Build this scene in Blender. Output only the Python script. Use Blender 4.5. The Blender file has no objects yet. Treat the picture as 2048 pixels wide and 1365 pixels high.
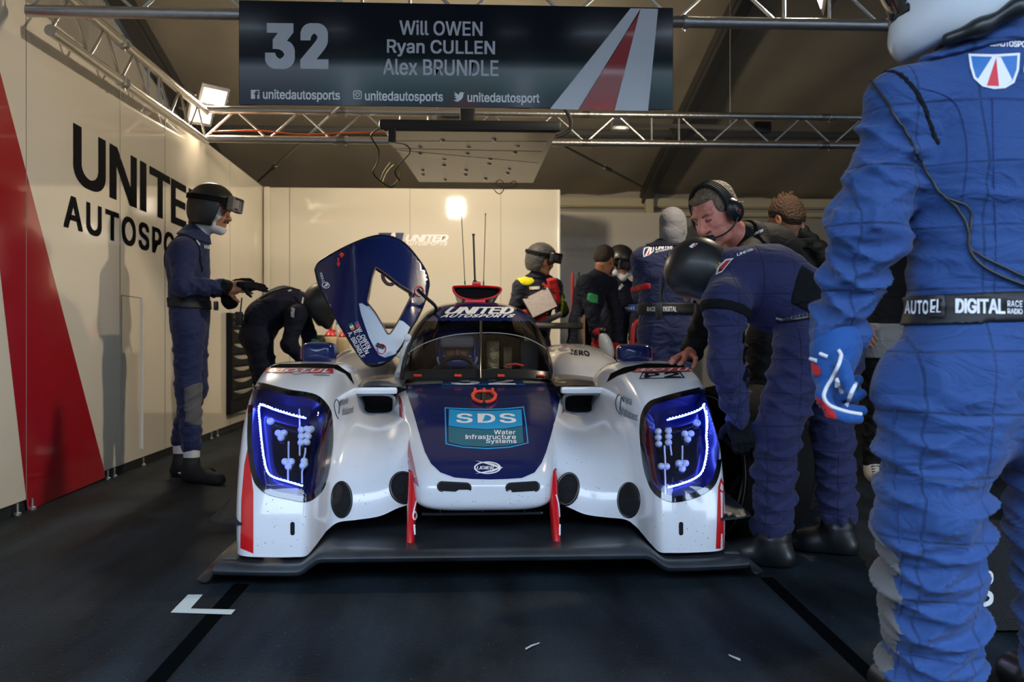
import bpy, bmesh, math, random
import numpy as np
from mathutils import Vector, Matrix
from mathutils.bvhtree import BVHTree
random.seed(4)
SC = bpy.context.scene
COL = SC.collection
# ------------------------------------------------------------------ camera
FPX = 1991.0
YAW = math.atan(104.0/FPX)
CAM = Vector((0, 0, .84))
cam = bpy.data.cameras.new('camera'); cam.sensor_width = 36; cam.lens = 36*FPX/2048
cam.dof.use_dof = True; cam.dof.focus_distance = 3.7; cam.dof.aperture_fstop = 5.0
cam.clip_start = .05
camo = bpy.data.objects.new('camera', cam); COL.objects.link(camo)
camo.location = CAM; camo.rotation_euler = (math.pi/2, 0, -YAW)
SC.camera = camo
# ------------------------------------------------------------------ world, lights, exposure
SC.view_settings.view_transform = 'Standard'; SC.view_settings.look = 'None'
SC.view_settings.exposure = 0.0; SC.view_settings.gamma = 1.0; SC.view_settings.use_curve_mapping = False
W = bpy.data.worlds.new('world'); SC.world = W; W.use_nodes = True
_n = W.node_tree.nodes; _l = W.node_tree.links
_bg = _n['Background']; _bg.inputs[1].default_value = 5.0
_tc = _n.new('ShaderNodeTexCoord'); _sp = _n.new('ShaderNodeSeparateXYZ'); _rmp = _n.new('ShaderNodeValToRGB')
_l.new(_tc.outputs['Generated'], _sp.inputs[0]); _l.new(_sp.outputs[2], _rmp.inputs[0])
_rmp.color_ramp.elements[0].position = .02; _rmp.color_ramp.elements[0].color = (.05, .06, .07, 1)
_rmp.color_ramp.elements[1].position = .5; _rmp.color_ramp.elements[1].color = (1.0, 1.25, 1.6, 1)
_e = _rmp.color_ramp.elements.new(.12); _e.color = (.75, .9, 1.1, 1)
_l.new(_rmp.outputs[0], _bg.inputs[0])

def area(name, loc, target, power, color, sx, sy):
    L = bpy.data.lights.new(name, 'AREA'); L.energy = power; L.color = color
    L.shape = 'RECTANGLE'; L.size = sx; L.size_y = sy
    o = bpy.data.objects.new(name, L); COL.objects.link(o); o.location = loc
    o.rotation_euler = (Vector(target)-Vector(loc)).to_track_quat('-Z', 'Y').to_euler()
    return o
WARM = (1.0, .84, .62)
# ------------------------------------------------------------------ helpers
def ray(u, v):
    f = Vector((math.sin(YAW), math.cos(YAW), 0)); r = Vector((math.cos(YAW), -math.sin(YAW), 0))
    return f + r*((u-1024)/FPX) + Vector((0, 0, 1))*((682.5-v)/FPX)
def at(u, v, Y):
    d = ray(u, v); return CAM + d*(Y/d.y)
def at_x(u, v, X):
    d = ray(u, v); return CAM + d*(X/d.x)
def at_z(u, v, Z):
    d = ray(u, v); return CAM + d*((Z-CAM.z)/d.z)

MATS = {}
def mat(name, color, rough=.5, metal=0., coat=0., bump=None, emit=None, spec=.5, noise=None, sheen=0.):
    """Principled material; bump=(scale, strength, stretch) noise; noise=(scale, darkest factor) mottles the colour."""
    if name in MATS: return MATS[name]
    m = bpy.data.materials.new(name); m.use_nodes = True
    nt = m.node_tree; b = nt.nodes['Principled BSDF']
    b.inputs['Base Color'].default_value = (*color, 1); b.inputs['Roughness'].default_value = rough
    b.inputs['Metallic'].default_value = metal; b.inputs['Coat Weight'].default_value = coat
    b.inputs['Coat Roughness'].default_value = .04
    b.inputs['Specular IOR Level'].default_value = spec
    if sheen: b.inputs['Sheen Weight'].default_value = sheen
    tc = nt.nodes.new('ShaderNodeTexCoord')
    if bump:
        mp = nt.nodes.new('ShaderNodeMapping'); mp.inputs['Scale'].default_value = bump[2] if len(bump) > 2 else (1, 1, 1)
        nz = nt.nodes.new('ShaderNodeTexNoise'); nz.inputs['Scale'].default_value = bump[0]; nz.inputs['Detail'].default_value = 4
        bp = nt.nodes.new('ShaderNodeBump'); bp.inputs['Strength'].default_value = bump[1]; bp.inputs['Distance'].default_value = .02
        nt.links.new(tc.outputs['Object'], mp.inputs[0]); nt.links.new(mp.outputs[0], nz.inputs['Vector'])
        nt.links.new(nz.outputs[0], bp.inputs['Height']); nt.links.new(bp.outputs[0], b.inputs['Normal'])
    if noise:
        nz = nt.nodes.new('ShaderNodeTexNoise'); nz.inputs['Scale'].default_value = noise[0]; nz.inputs['Detail'].default_value = 6
        rp = nt.nodes.new('ShaderNodeValToRGB'); rp.color_ramp.elements[0].position = .3; rp.color_ramp.elements[1].position = .7
        rp.color_ramp.elements[0].color = (*[c*noise[1] for c in color], 1); rp.color_ramp.elements[1].color = (*color, 1)
        nt.links.new(tc.outputs['Object'], nz.inputs['Vector']); nt.links.new(nz.outputs[0], rp.inputs[0]); nt.links.new(rp.outputs[0], b.inputs['Base Color'])
    if emit:
        b.inputs['Emission Color'].default_value = (*emit[0], 1); b.inputs['Emission Strength'].default_value = emit[1]
    MATS[name] = m; return m

def link(name, me, m, parent=None):
    o = bpy.data.objects.new(name, me); COL.objects.link(o)
    if m is not None:
        for k in (m if isinstance(m, (list, tuple)) else [m]): me.materials.append(k)
    if parent is not None: o.parent = parent
    return o
def smooth(me, angle=None):
    me.polygons.foreach_set('use_smooth', [True]*len(me.polygons))
    if angle is not None:
        bm = bmesh.new(); bm.from_mesh(me)
        for e in bm.edges:
            if len(e.link_faces) == 2 and e.calc_face_angle(0) > angle: e.smooth = False
        bm.to_mesh(me); bm.free()
def from_bm(name, bm, m, parent=None, sm=True, angle=.6):
    me = bpy.data.meshes.new(name); bm.normal_update(); bm.to_mesh(me); bm.free()
    if sm: smooth(me, angle)
    return link(name, me, m, parent)
def tag(o, label, cat, group=None, kind=None):
    o['label'] = label; o['category'] = cat
    if group: o['group'] = group
    if kind: o['kind'] = kind
    return o
def thing(name, label, cat, loc=(0, 0, 0), group=None):
    o = bpy.data.objects.new(name, None); COL.objects.link(o); o.location = loc; o.empty_display_size = .1
    return tag(o, label, cat, group)
def struct(o, label=None):
    o['kind'] = 'structure'
    if label: o['label'] = label
    return o
# bmesh shape adders -------------------------------------------------
def bx(bm, c, s, rot=None, bevel=0.):
    r = bmesh.ops.create_cube(bm, size=1); vs = r['verts']
    M = Matrix.Translation(Vector(c)) @ (rot.to_4x4() if rot else Matrix()) @ Matrix.Diagonal((*s, 1))
    bmesh.ops.transform(bm, matrix=M, verts=vs)
    if bevel:
        es = list({e for v in vs for e in v.link_edges})
        bmesh.ops.bevel(bm, geom=es, offset=bevel, segments=2, affect='EDGES', profile=.6)
    return bm
def quad(bm, pts):
    return bm.faces.new([bm.verts.new(p) for p in pts])
def tube(bm, pts, r, seg=10, cap=True):
    """a round tube along a polyline; r may be a list"""
    pts = [Vector(p) for p in pts]; n = len(pts); rr = r if isinstance(r, (list, tuple)) else [r]*n
    rings = []; up = None
    for i, p in enumerate(pts):
        t = (pts[min(i+1, n-1)]-pts[max(i-1, 0)]).normalized()
        if up is None: up = t.orthogonal().normalized()
        up = (up - t*up.dot(t)).normalized(); w = t.cross(up)
        rings.append([bm.verts.new(p + (up*math.cos(a)+w*math.sin(a))*rr[i]) for a in [2*math.pi*k/seg for k in range(seg)]])
    for a, b in zip(rings, rings[1:]):
        for k in range(seg): bm.faces.new((a[k], a[(k+1) % seg], b[(k+1) % seg], b[k]))
    if cap:
        bm.faces.new(rings[0][::-1]); bm.faces.new(rings[-1])
    return bm
def crv(pts, n=8):
    """Catmull-Rom through points"""
    P = [np.array(p, float) for p in pts]; out = []
    for i in range(len(P)-1):
        p0, p1, p2, p3 = P[max(i-1, 0)], P[i], P[i+1], P[min(i+2, len(P)-1)]
        for k in range(n):
            t = k/n
            out.append(.5*((2*p1)+(-p0+p2)*t+(2*p0-5*p1+4*p2-p3)*t*t+(-p0+3*p1-3*p2+p3)*t**3))
    out.append(P[-1]); return out
def lathe(bm, prof, M=Matrix(), seg=32, closed=False):
    """prof: (r, z) list, revolved about local z, then transformed"""
    rings = []
    for r, z in prof:
        rings.append([bm.verts.new(M @ Vector((r*math.cos(2*math.pi*k/seg), r*math.sin(2*math.pi*k/seg), z))) for k in range(seg)])
    pr = list(zip(rings, rings[1:])) + ([(rings[-1], rings[0])] if closed else [])
    for a, b in pr:
        for k in range(seg): bm.faces.new((a[k], a[(k+1) % seg], b[(k+1) % seg], b[k]))
    return bm
def axes(z, x=None):
    z = Vector(z).normalized(); x = Vector(x) if x is not None else z.orthogonal()
    x = (x - z*x.dot(z)).normalized(); y = z.cross(x)
    return Matrix((x, y, z)).transposed()
def frame(loc, z, x=None): return Matrix.Translation(Vector(loc)) @ axes(z, x).to_4x4()
def grid_bm(G, bm=None, flip=False):
    """G: (n, m, 3) array -> quads"""
    bm = bm or bmesh.new(); G = np.asarray(G); n, m = G.shape[:2]
    V = [[bm.verts.new(G[i, j]) for j in range(m)] for i in range(n)]
    for i in range(n-1):
        for j in range(m-1):
            q = [V[i][j], V[i+1][j], V[i+1][j+1], V[i][j+1]]
            try: bm.faces.new(q[::-1] if flip else q)
            except ValueError: pass
    return bm
def resample(stations, nu, nv):
    """stations: list of equal-length point lists -> (nu, nv, 3) Catmull-Rom grid"""
    A = np.array(stations, float)
    def cr(A, n):
        N = len(A); t = np.linspace(0, N-1-1e-9, n); i = t.astype(int); f = (t-i)[:, None, None]
        g = lambda k: A[np.clip(i+k, 0, N-1)]
        p0, p1, p2, p3 = g(-1), g(0), g(1), g(2)
        return .5*((2*p1)+(-p0+p2)*f+(2*p0-5*p1+4*p2-p3)*f**2+(-p0+3*p1-3*p2+p3)*f**3)
    A = cr(A, nu); A = cr(A.transpose(1, 0, 2), nv).transpose(1, 0, 2)
    return A
# 2-D artwork (lettering and filled outlines) --------------------------
_TXT = {}
try:    # the grotesque face that ships with Blender; the built-in one serves where it is missing
    import os
    FONT = bpy.data.fonts.load(os.path.join(bpy.utils.system_resource('DATAFILES', path='fonts'), 'Inter.woff2'))
except Exception:
    FONT = None
def _glyphs(s, bold, shear, sp, res):
    c = bpy.data.curves.new('t', 'FONT'); c.body = s; c.shear = shear; c.space_character = sp; c.resolution_u = res; c.fill_mode = 'FRONT'
    if FONT: c.font = FONT
    else: c.offset = bold
    o = bpy.data.objects.new('t', c); COL.objects.link(o)
    bpy.context.view_layer.update()
    me = bpy.data.meshes.new_from_object(o.evaluated_get(bpy.context.evaluated_depsgraph_get()))
    v = np.array([p.co[:2] for p in me.vertices]).reshape(-1, 2); f = [tuple(p.vertices) for p in me.polygons]
    bpy.data.objects.remove(o); bpy.data.curves.remove(c); bpy.data.meshes.remove(me)
    return v, f
def text2d(s, bold=.02, shear=0., sp=1.08, res=4):
    """flat letter mesh scaled to the unit square: (verts n x 2, faces, aspect)"""
    key = (s, bold, shear, sp)
    if key in _TXT: return _TXT[key]
    if FONT and 'I' in s:   # plain stroke for the capital I: letters set one by one
        H, _ = _glyphs('H', bold, 0, 1, res); h0, h1 = H[:, 1].min(), H[:, 1].max(); V = []; f = []; x = 0.; gap = .13*(h1-h0)*sp
        for ch in s:
            if ch == ' ': x += .3*(h1-h0); continue
            if ch == 'I':
                w = .15*(h1-h0); g = np.array([(0, h0), (w, h0), (w, h1), (0, h1)]); gf = [(0, 1, 2, 3)]
            else: g, gf = _glyphs(ch, bold, 0, 1, res)
            g = g.copy(); g[:, 0] += x-g[:, 0].min(); k = sum(len(q) for q in V); V.append(g); f += [tuple(i+k for i in q) for q in gf]; x = g[:, 0].max()+gap*(.6 if ch in 'TLFA' else 1)
        v = np.concatenate(V); v[:, 0] += shear*v[:, 1]
    else: v, f = _glyphs(s, bold, shear, sp, res)
    asp = np.ptp(v[:, 0])/np.ptp(v[:, 1])
    if FONT and bold > .015:    # a heavier weight: the outline swept around a small square
        d = bold*np.ptp(v[:, 1])*.95; n = len(v); vv = [np.c_[v, np.zeros(n)]]; ff = list(f)
        for k, (a, b) in enumerate(((1, 0), (1, 1), (0, 1), (-1, 1), (-1, 0), (-1, -1), (0, -1), (1, -1))):
            vv.append(np.c_[v[:, :2]+d*np.array([a, b*.8]), np.full(n, (k+1)*5e-5)]); ff += [tuple(i+n*(k+1) for i in q) for q in f]
        v = np.concatenate(vv); f = ff
    v[:, :2] = (v[:, :2]-v[:, :2].min(0))/np.ptp(v[:, :2], axis=0)
    _TXT[key] = (v, f, asp); return _TXT[key]
def poly2d(pts):
    """filled outline (possibly concave): verts, faces"""
    bm = bmesh.new(); vs = [bm.verts.new((p[0], p[1], 0)) for p in pts]
    es = [bm.edges.new((vs[i], vs[(i+1) % len(vs)])) for i in range(len(vs))]
    bmesh.ops.triangle_fill(bm, use_beauty=True, use_dissolve=False, edges=es, normal=(0, 0, 1))
    bm.verts.index_update()
    out = (np.array([v.co[:2] for v in bm.verts]), [tuple(v.index for v in f.verts) for f in bm.faces]); bm.free()
    return out
def homog(q):
    """unit square -> quad (bl, br, tr, tl) projective map"""
    src = [(0, 0), (1, 0), (1, 1), (0, 1)]; A = []; b = []
    for (x, y), (u, v) in zip(src, q):
        A += [[x, y, 1, 0, 0, 0, -u*x, -u*y], [0, 0, 0, x, y, 1, -v*x, -v*y]]; b += [u, v]
    h = np.append(np.linalg.solve(np.array(A, float), np.array(b, float)), 1).reshape(3, 3)
    def f(p):
        P = np.c_[p, np.ones(len(p))] @ h.T
        return P[:, :2]/P[:, 2:]
    return f
def bvh(objs):
    """BVH of world-space meshes"""
    V = []; F = []
    bpy.context.view_layer.update()
    for o in (objs if isinstance(objs, (list, tuple)) else [objs]):
        k = len(V); V += [o.matrix_world @ v.co for v in o.data.vertices]; F += [tuple(i+k for i in p.vertices) for p in o.data.polygons]
    return BVHTree.FromPolygons(V, F)
def wrap(name, art, tree, m, parent, off=.0015, step=7., origin=None, inv=None):
    """lay pixel-plane artwork (verts, faces) on a surface: every vertex ends on the surface itself, lifted by off"""
    v, f = art[0], art[1]
    bm = bmesh.new(); vs = [bm.verts.new((p[0], p[1], p[2] if len(p) > 2 else 0)) for p in v]
    for q in f:
        try: bm.faces.new([vs[i] for i in q])
        except ValueError: pass
    if step:
        for ax in (0, 1):
            lo, hi = v[:, ax].min(), v[:, ax].max(); n = int((hi-lo)/step)
            for k in range(1, n+1):
                co = [0, 0, 0]; co[ax] = lo+k*(hi-lo)/(n+1); no = [0, 0, 0]; no[ax] = 1
                bmesh.ops.bisect_plane(bm, geom=bm.verts[:]+bm.edges[:]+bm.faces[:], plane_co=co, plane_no=no)
    bad = []; M = parent.matrix_world.inverted() if parent else Matrix()
    for w in bm.verts:
        d = ray(w.co.x, w.co.y).normalized()
        hit, no, _, _ = tree.ray_cast(CAM, d)
        if hit is None: bad.append(w); continue
        if no.dot(d) > 0: no = -no
        w.co = M @ (hit + no*(off+w.co.z))
    bmesh.ops.delete(bm, geom=bad, context='VERTS')
    for fc in bm.faces:
        fc.normal_update()
        c = parent.matrix_world @ fc.calc_center_median() if parent else fc.calc_center_median()
        nn = (parent.matrix_world.to_3x3() @ fc.normal) if parent else fc.normal
        if nn.dot(c-CAM) > 0: fc.normal_flip()
    return from_bm(name, bm, m, parent, True, None)
def wtext(s, quad_px, tree, m, parent, name='lettering', bold=.02, shear=0., sp=1.08, off=.0015, step=9.):
    """lettering wrapped on a surface inside the pixel quad (bl, br, tr, tl)"""
    v, f, _ = text2d(s, bold, shear, sp)
    return wrap(name, (np.c_[homog(quad_px)(v[:, :2]), v[:, 2:]], f), tree, m, parent, off, step)
def rectq(x0, y0, x1, y1): return [(x0, y1), (x1, y1), (x1, y0), (x0, y0)]
def flat_art(name, items, O, X, Y, m, parent=None, off=.0):
    """artwork pieces in one plane: point = O + X*u + Y*v"""
    O, X, Y = Vector(O), Vector(X), Vector(Y); N = X.cross(Y).normalized()
    bm = bmesh.new()
    for v, f in items:
        vs = [bm.verts.new(O+X*p[0]+Y*p[1]+N*(off+(p[2] if len(p) > 2 else 0))) for p in v]
        for q in f:
            try: bm.faces.new([vs[i] for i in q])
            except ValueError: pass
    return from_bm(name, bm, m, parent, False)
def ptext(s, x, y, h, w=None, bold=.02, shear=0., sp=1.08, center=False, h_is_cap=True):
    """text placed in plane units: left x, bottom y, height h"""
    v, f, asp = text2d(s, bold, shear, sp); w = w or h*asp
    v = v.copy(); v[:, :2] = v[:, :2]*np.array([w, h]) + np.array([x-(w/2 if center else 0), y]); return v, f
# ================================================================== materials
def floor_mat():
    m = bpy.data.materials.new('rubber_mat'); m.use_nodes = True; nt = m.node_tree; b = nt.nodes['Principled BSDF']
    tc = nt.nodes.new('ShaderNodeTexCoord')
    def nz(scale, sc, det=6):
        mp = nt.nodes.new('ShaderNodeMapping'); mp.inputs['Scale'].default_value = sc
        t = nt.nodes.new('ShaderNodeTexNoise'); t.inputs['Scale'].default_value = scale; t.inputs['Detail'].default_value = det
        nt.links.new(tc.outputs['Object'], mp.inputs[0]); nt.links.new(mp.outputs[0], t.inputs['Vector']); return t
    a = nz(1.6, (3.0, .55, 1)); c = nz(60, (1, 1, 1), 3); s = nz(170, (1, 1, 1), 2)
    r1 = nt.nodes.new('ShaderNodeValToRGB'); e = r1.color_ramp.elements
    e[0].position = .38; e[0].color = (.0014, .0052, .0082, 1); e[1].position = .75; e[1].color = (.020, .034, .048, 1)
    nt.links.new(a.outputs[0], r1.inputs[0])
    r2 = nt.nodes.new('ShaderNodeValToRGB'); r2.color_ramp.elements[0].position = .715; r2.color_ramp.elements[1].position = .74
    nt.links.new(s.outputs[0], r2.inputs[0])
    mx = nt.nodes.new('ShaderNodeMixRGB'); mx.inputs[2].default_value = (.35, .38, .42, 1)
    nt.links.new(r2.outputs[0], mx.inputs[0]); nt.links.new(r1.outputs[0], mx.inputs[1]); nt.links.new(mx.outputs[0], b.inputs['Base Color'])
    bp = nt.nodes.new('ShaderNodeBump'); bp.inputs['Strength'].default_value = .25; bp.inputs['Distance'].default_value = .01
    nt.links.new(c.outputs[0], bp.inputs['Height']); nt.links.new(bp.outputs[0], b.inputs['Normal'])
    b.inputs['Roughness'].default_value = .7; b.inputs['Specular IOR Level'].default_value = .2
    return m
M_FLOOR = floor_mat()
M_WALL = mat('wall_panel_white', (.76, .70, .58), .06, spec=.5)
M_RED = mat('vinyl_red', (.40, .010, .018), .16, coat=.5)
M_BLK = mat('black_plastic', (.010, .012, .014), .35)
M_BLKM = mat('black_matte', (.008, .010, .012), .75)
M_CANV = mat('tent_canvas', (.48, .42, .32), .75, bump=(2.2, .55, (1, .25, 1)), noise=(1.2, .82))
M_CANVW = mat('tent_canvas_wall', (.58, .54, .46), .7, bump=(6, .5, (1, 4, .1)))
M_ALU = mat('aluminium', (.62, .60, .56), .32, metal=.9, bump=(40, .12, (1, 1, 1)))
M_ALUD = mat('dark_beam', (.10, .10, .10), .5, metal=.5)
M_CREAM = mat('cream_beam', (.85, .74, .48), .5)
M_WHITE = mat('white_vinyl', (.80, .80, .82), .4)
M_NAVY = mat('banner_navy', (.003, .008, .018), .10, coat=.12)
M_GREY = mat('banner_silver', (.66, .69, .74), .4)
M_INK = mat('wall_ink', (.014, .014, .016), .9, spec=.02)
XW = -2.14
# ================================================================== room
bm = bmesh.new(); quad(bm, [(-9, -9, 0), (11, -9, 0), (11, 16, 0), (-9, 16, 0)])
struct(from_bm('floor', bm, M_FLOOR, sm=False), 'dark rubber matting over the whole garage floor')
def slab(name, x0, x1, y0, y1, z0, z1, m, bev=.004):
    bm = bmesh.new(); bx(bm, ((x0+x1)/2, (y0+y1)/2, (z0+z1)/2), (x1-x0, y1-y0, z1-z0), bevel=bev); return from_bm(name, bm, m, sm=False)
WZ0, WZ1 = .055, 2.52
def y_of_u(u): return at_x(u, 682, XW).y
wl = struct(slab('wall_left', XW-.05, XW, 2.2, 11.05, WZ0, WZ1, M_WALL), 'tall glossy cream panel wall along the left side')
wb = struct(slab('wall_back', XW-.05, 1.10, 11.0, 11.05, WZ0, WZ1, M_WALL), 'cream panel wall across the back of the garage')
wr = struct(slab('wall_rear', .9, 2.72, 12.9, 12.95, WZ0, WZ1, M_WALL), 'cream panel wall set further back on the right')
struct(slab('wall_return', 1.06, 1.10, 11.05, 12.9, WZ0, WZ1, M_WALL), 'short return wall joining the two back walls')
# red stripe of the left wall, two panels split by the seam
def wall_poly(name, px, m, parent, off):
    pts = [at_x(u, v, XW) for u, v in px]
    return flat_art(name, [poly2d([(p.y, p.z) for p in pts])], (XW, 0, 0), (0, 1, 0), (0, 0, 1), m, parent, off)
wall_poly('stripe', [(-160, 145-4.0*160+0), (0, 145), (212, 955), (55, 1022), (0, 545), (-160, 545-8.7*160)], M_RED, wl, .0012)
# seams and black feet strip
bm = bmesh.new()
for u in (52, 240, 330, 460): 
    y = y_of_u(u); bx(bm, (XW+.0005, y, (WZ0+WZ1)/2), (.003, .005, WZ1-WZ0))
y = y_of_u(283); 
from_bm('seam', bm, mat('seam_grey', (.30, .28, .25), .5), wl, False)
bm = bmesh.new(); bx(bm, (XW+.006, y, .62), (.012, .018, 1.02), bevel=.003)
from_bm('door_edge', bm, M_WHITE, wl, False)
bm = bmesh.new(); ya, yb = y_of_u(243), y_of_u(281)
for a, b in (((ya, 1.13), (yb, 1.13)), ((ya, .12), (ya, 1.13))): tube(bm, [(XW+.001, *a), (XW+.001, *b)], .003, 6)
from_bm('door_outline', bm, mat('seam_grey', (.3, .28, .25)), wl, False)
bm = bmesh.new()
for x in (XW+.28, -.55, .45): bx(bm, (x, 10.9985, (WZ0+WZ1)/2), (.005, .004, WZ1-WZ0))
from_bm('seam', bm, mat('seam_grey', (.3, .28, .25)), wb, False)
bm = bmesh.new(); bx(bm, (XW+.045, 10.955, (WZ0+WZ1)/2), (.07, .07, WZ1-WZ0), bevel=.02); from_bm('corner_profile', bm, M_WALL, wb)
bm = bmesh.new(); bx(bm, (1.095, 10.995, (WZ0+WZ1)/2), (.03, .03, WZ1-WZ0), bevel=.012); from_bm('end_profile', bm, mat('profile_white', (.85, .84, .80), .25), wb)
bm = bmesh.new(); bx(bm, (2.71, 12.895, (WZ0+WZ1)/2), (.035, .03, WZ1-WZ0), bevel=.012)
for x in (1.28,): bx(bm, (x, 12.9, 1.3), (.006, .004, 2.4))
from_bm('end_profile', bm, mat('profile_white', (.85, .84, .80), .25), wr)
struct(slab('gap_shade_left', XW-.045, XW-.012, 2.2, 11.0, 0, WZ0, M_BLKM, 0), 'shadow gap strip under the left wall')  # black strips stand in for the shade in the open gap under the walls
struct(slab('gap_shade_back', XW, 1.10, 11.012, 11.04, 0, WZ0, M_BLKM, 0), 'shadow gap strip under the back wall')
struct(slab('gap_shade_rear', 1.1, 2.72, 12.912, 12.94, 0, WZ0, M_BLKM, 0), 'shadow gap strip under the rear wall')
k = 0
for u in (30, 60, 212, 225, 283, 420, 432):
    bm = bmesh.new(); p = Vector((XW+.012, y_of_u(u), 0))
    lathe(bm, [(0, 0), (.018, 0), (.018, .012), (.007, .016), (.007, .056), (0, .056)], Matrix.Translation(p), 12)
    o = from_bm('levelling_foot', bm, M_ALU)
    tag(o, 'small steel levelling foot under the long left wall panels', 'wall foot', 'levelling feet under the left wall')
# wall lettering
yU0, yU1 = y_of_u(146), y_of_u(410)
zt0, zb0 = at_x(149, 247, XW).z, at_x(171, 377, XW).z
it = [ptext('UNITED', yU0, zb0, zt0-zb0, yU1-yU0, bold=.042, shear=0, sp=1.5)]
flat_art('lettering', it, (XW, 0, 0), (0, 1, 0), (0, 0, 1), M_INK, wl, .0018)
za, zb = at_x(150, 394, XW).z, at_x(128, 455, XW).z
it = [ptext('AUTOSPORTS', y_of_u(127), zb, za-zb, y_of_u(408)-y_of_u(127), bold=.045, sp=1.14)]
flat_art('lettering', it, (XW, 0, 0), (0, 1, 0), (0, 0, 1), M_INK, wl, .0018)
# logo on the back wall
YB = 10.997
def bwq(u0, v0, u1, v1):
    a, b = at(u0, v1, YB), at(u1, v0, YB); return a.x, a.z, b.x, b.z
M_LOGOB = mat('logo_blue', (.015, .04, .16), .3); M_LOGOR = mat('logo_red', (.6, .02, .03), .3)
M_WLET = mat('wall_white_letters', (.95, .95, .95), .3, emit=((1, 1, 1), .0))
x0, z0, x1, z1 = bwq(811, 470, 897, 483)
flat_art('lettering', [ptext('UNITED', x0, z0, z1-z0, x1-x0, .06, .3)], (0, YB, 0), (1, 0, 0), (0, 0, 1), M_WLET, wb, .002)
x0, z0, x1, z1 = bwq(809, 483, 895, 491)
flat_art('lettering', [ptext('AUTOSPORTS', x0, z0, z1-z0, x1-x0, .06, .3)], (0, YB, 0), (1, 0, 0), (0, 0, 1), M_WLET, wb, .002)
def bw(pts): return poly2d([(at(u, v, YB).x, at(u, v, YB).z) for u, v in pts])
flat_art('emblem', [bw([(757, 466), (808, 466), (802, 492), (762, 492)])], (0, YB, 0), (1, 0, 0), (0, 0, 1), M_LOGOB, wb, .002)
flat_art('emblem', [bw([(772, 492), (784, 466), (791, 466), (791, 492)])], (0, YB, 0), (1, 0, 0), (0, 0, 1), M_WLET, wb, .003)
flat_art('emblem', [bw([(778, 492), (786, 470), (787, 492)])], (0, YB, 0), (1, 0, 0), (0, 0, 1), M_LOGOR, wb, .004)
# ------------------------------------------------------------------ tent
def roof_z(y): return 2.89 + .233*(14-y)
def roof_z2(y): return 2.89+.233*14*.62 if False else roof_z(4.0) - .233*(4.0-y)
nx, ny = 60, 76; G = np.zeros((nx, ny, 3))
for i, x in enumerate(np.linspace(-3.2, 9.5, nx)):
    for j, y in enumerate(np.linspace(-1, 14.1, ny)):
        bay = math.sin(math.pi*((x+3.1) % 5.7)/5.7)
        G[i, j] = (x, y, min(roof_z(y), roof_z2(y)) - .10*bay*abs(math.sin(y*1.02)) + .02*math.sin(x*7+y*2)+.10)
struct(from_bm('ceiling', grid_bm(G, flip=True), M_CANV), 'khaki tent canvas roof sloping up towards the front')
bm = bmesh.new(); n = 50
pts = [(-3.22+.02*math.sin(y*9), y) for y in np.linspace(-1, 14.1, n)]
for (xa, ya), (xb, yb) in zip(pts, pts[1:]):
    quad(bm, [(xa, ya, 0), (xb, yb, 0), (xb, yb, min(roof_z(yb), roof_z2(yb))+.1), (xa, ya, min(roof_z(ya), roof_z2(ya))+.1)])
struct(from_bm('wall_tent_side', bm, M_CANVW), 'pale tent fabric end wall beyond the left truss')
bm = bmesh.new(); quad(bm, [(-3.2, 14.1, 0), (9.5, 14.1, 0), (9.5, 14.1, 3.1), (-3.2, 14.1, 3.1)])
struct(from_bm('wall_tent_back', bm, M_CANVW, sm=False), 'pale tent fabric wall at the far back')
bm = bmesh.new(); quad(bm, [(9.5, -1, 0), (9.5, 14.1, 0), (9.5, 14.1, 3.1), (9.5, 9, 4.2), (9.5, 4, 5.4), (9.5, -1, 4.1)])
struct(from_bm('wall_tent_right', bm, M_CANVW, sm=False), 'pale tent fabric end wall on the right')
def beam(name, a, b, w, h, m, label):
    bm = bmesh.new(); a, b = Vector(a), Vector(b); d = b-a
    R = axes(d, (1, 0, 0) if abs(d.normalized().x) < .9 else (0, 0, 1))
    M = R; bx(bm, (a+b)/2, (w, h, d.length), rot=M, bevel=.01)
    # a shallow keder groove gives the extrusion its profile
    for s in (-1, 1): bx(bm, (a+b)/2 + M @ Vector((s*w*.5, 0, 0)), (.02, h*.35, d.length*.999), rot=M)
    return struct(from_bm(name, bm, m, sm=False), label)
def raft(x, nm, lab):
    beam(nm, (x, 14, 2.87), (x, 4.0, roof_z(4)-.02), .13, .22, M_ALUD, lab)
raft(-3.1, 'trim_1', 'dark tent rafter behind the left truss'); raft(2.62, 'trim_2', 'dark tent rafter running up to the right')
raft(8.3, 'trim_3', 'dark tent rafter far to the right')
for i, y in enumerate((11.9, 8.4)):
    z = roof_z(y)-.04
    beam('trim_%d' % (4+i), (-3.1, y, z), (9.4, y, z), .07, .10, M_ALUD, ('thin tent purlin nearest the back wall', 'thin tent purlin above the monitor panel')[i])
beam('trim_6', (1.3, 14, 2.80), (9.4, 14, 2.80), .12, .17, M_CREAM, 'cream eave beam across the back of the tent')
beam('trim_7', (1.3, 13.97, 2.64), (9.4, 13.97, 2.64), .04, .06, M_CREAM, 'thin cream rail below the eave beam')
bm = bmesh.new(); p = at(1298, 400, 13.8); bx(bm, (p.x, 13.8, 1.45), (.11, .13, 2.9), bevel=.008)
for z in (2.72, 2.64): tube(bm, [(p.x-.02, 13.73, z), (p.x-.02, 13.72, z)], .012, 8)
struct(from_bm('trim_8', bm, M_CREAM, sm=False), 'cream tent upright at the end of the rear wall')
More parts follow.
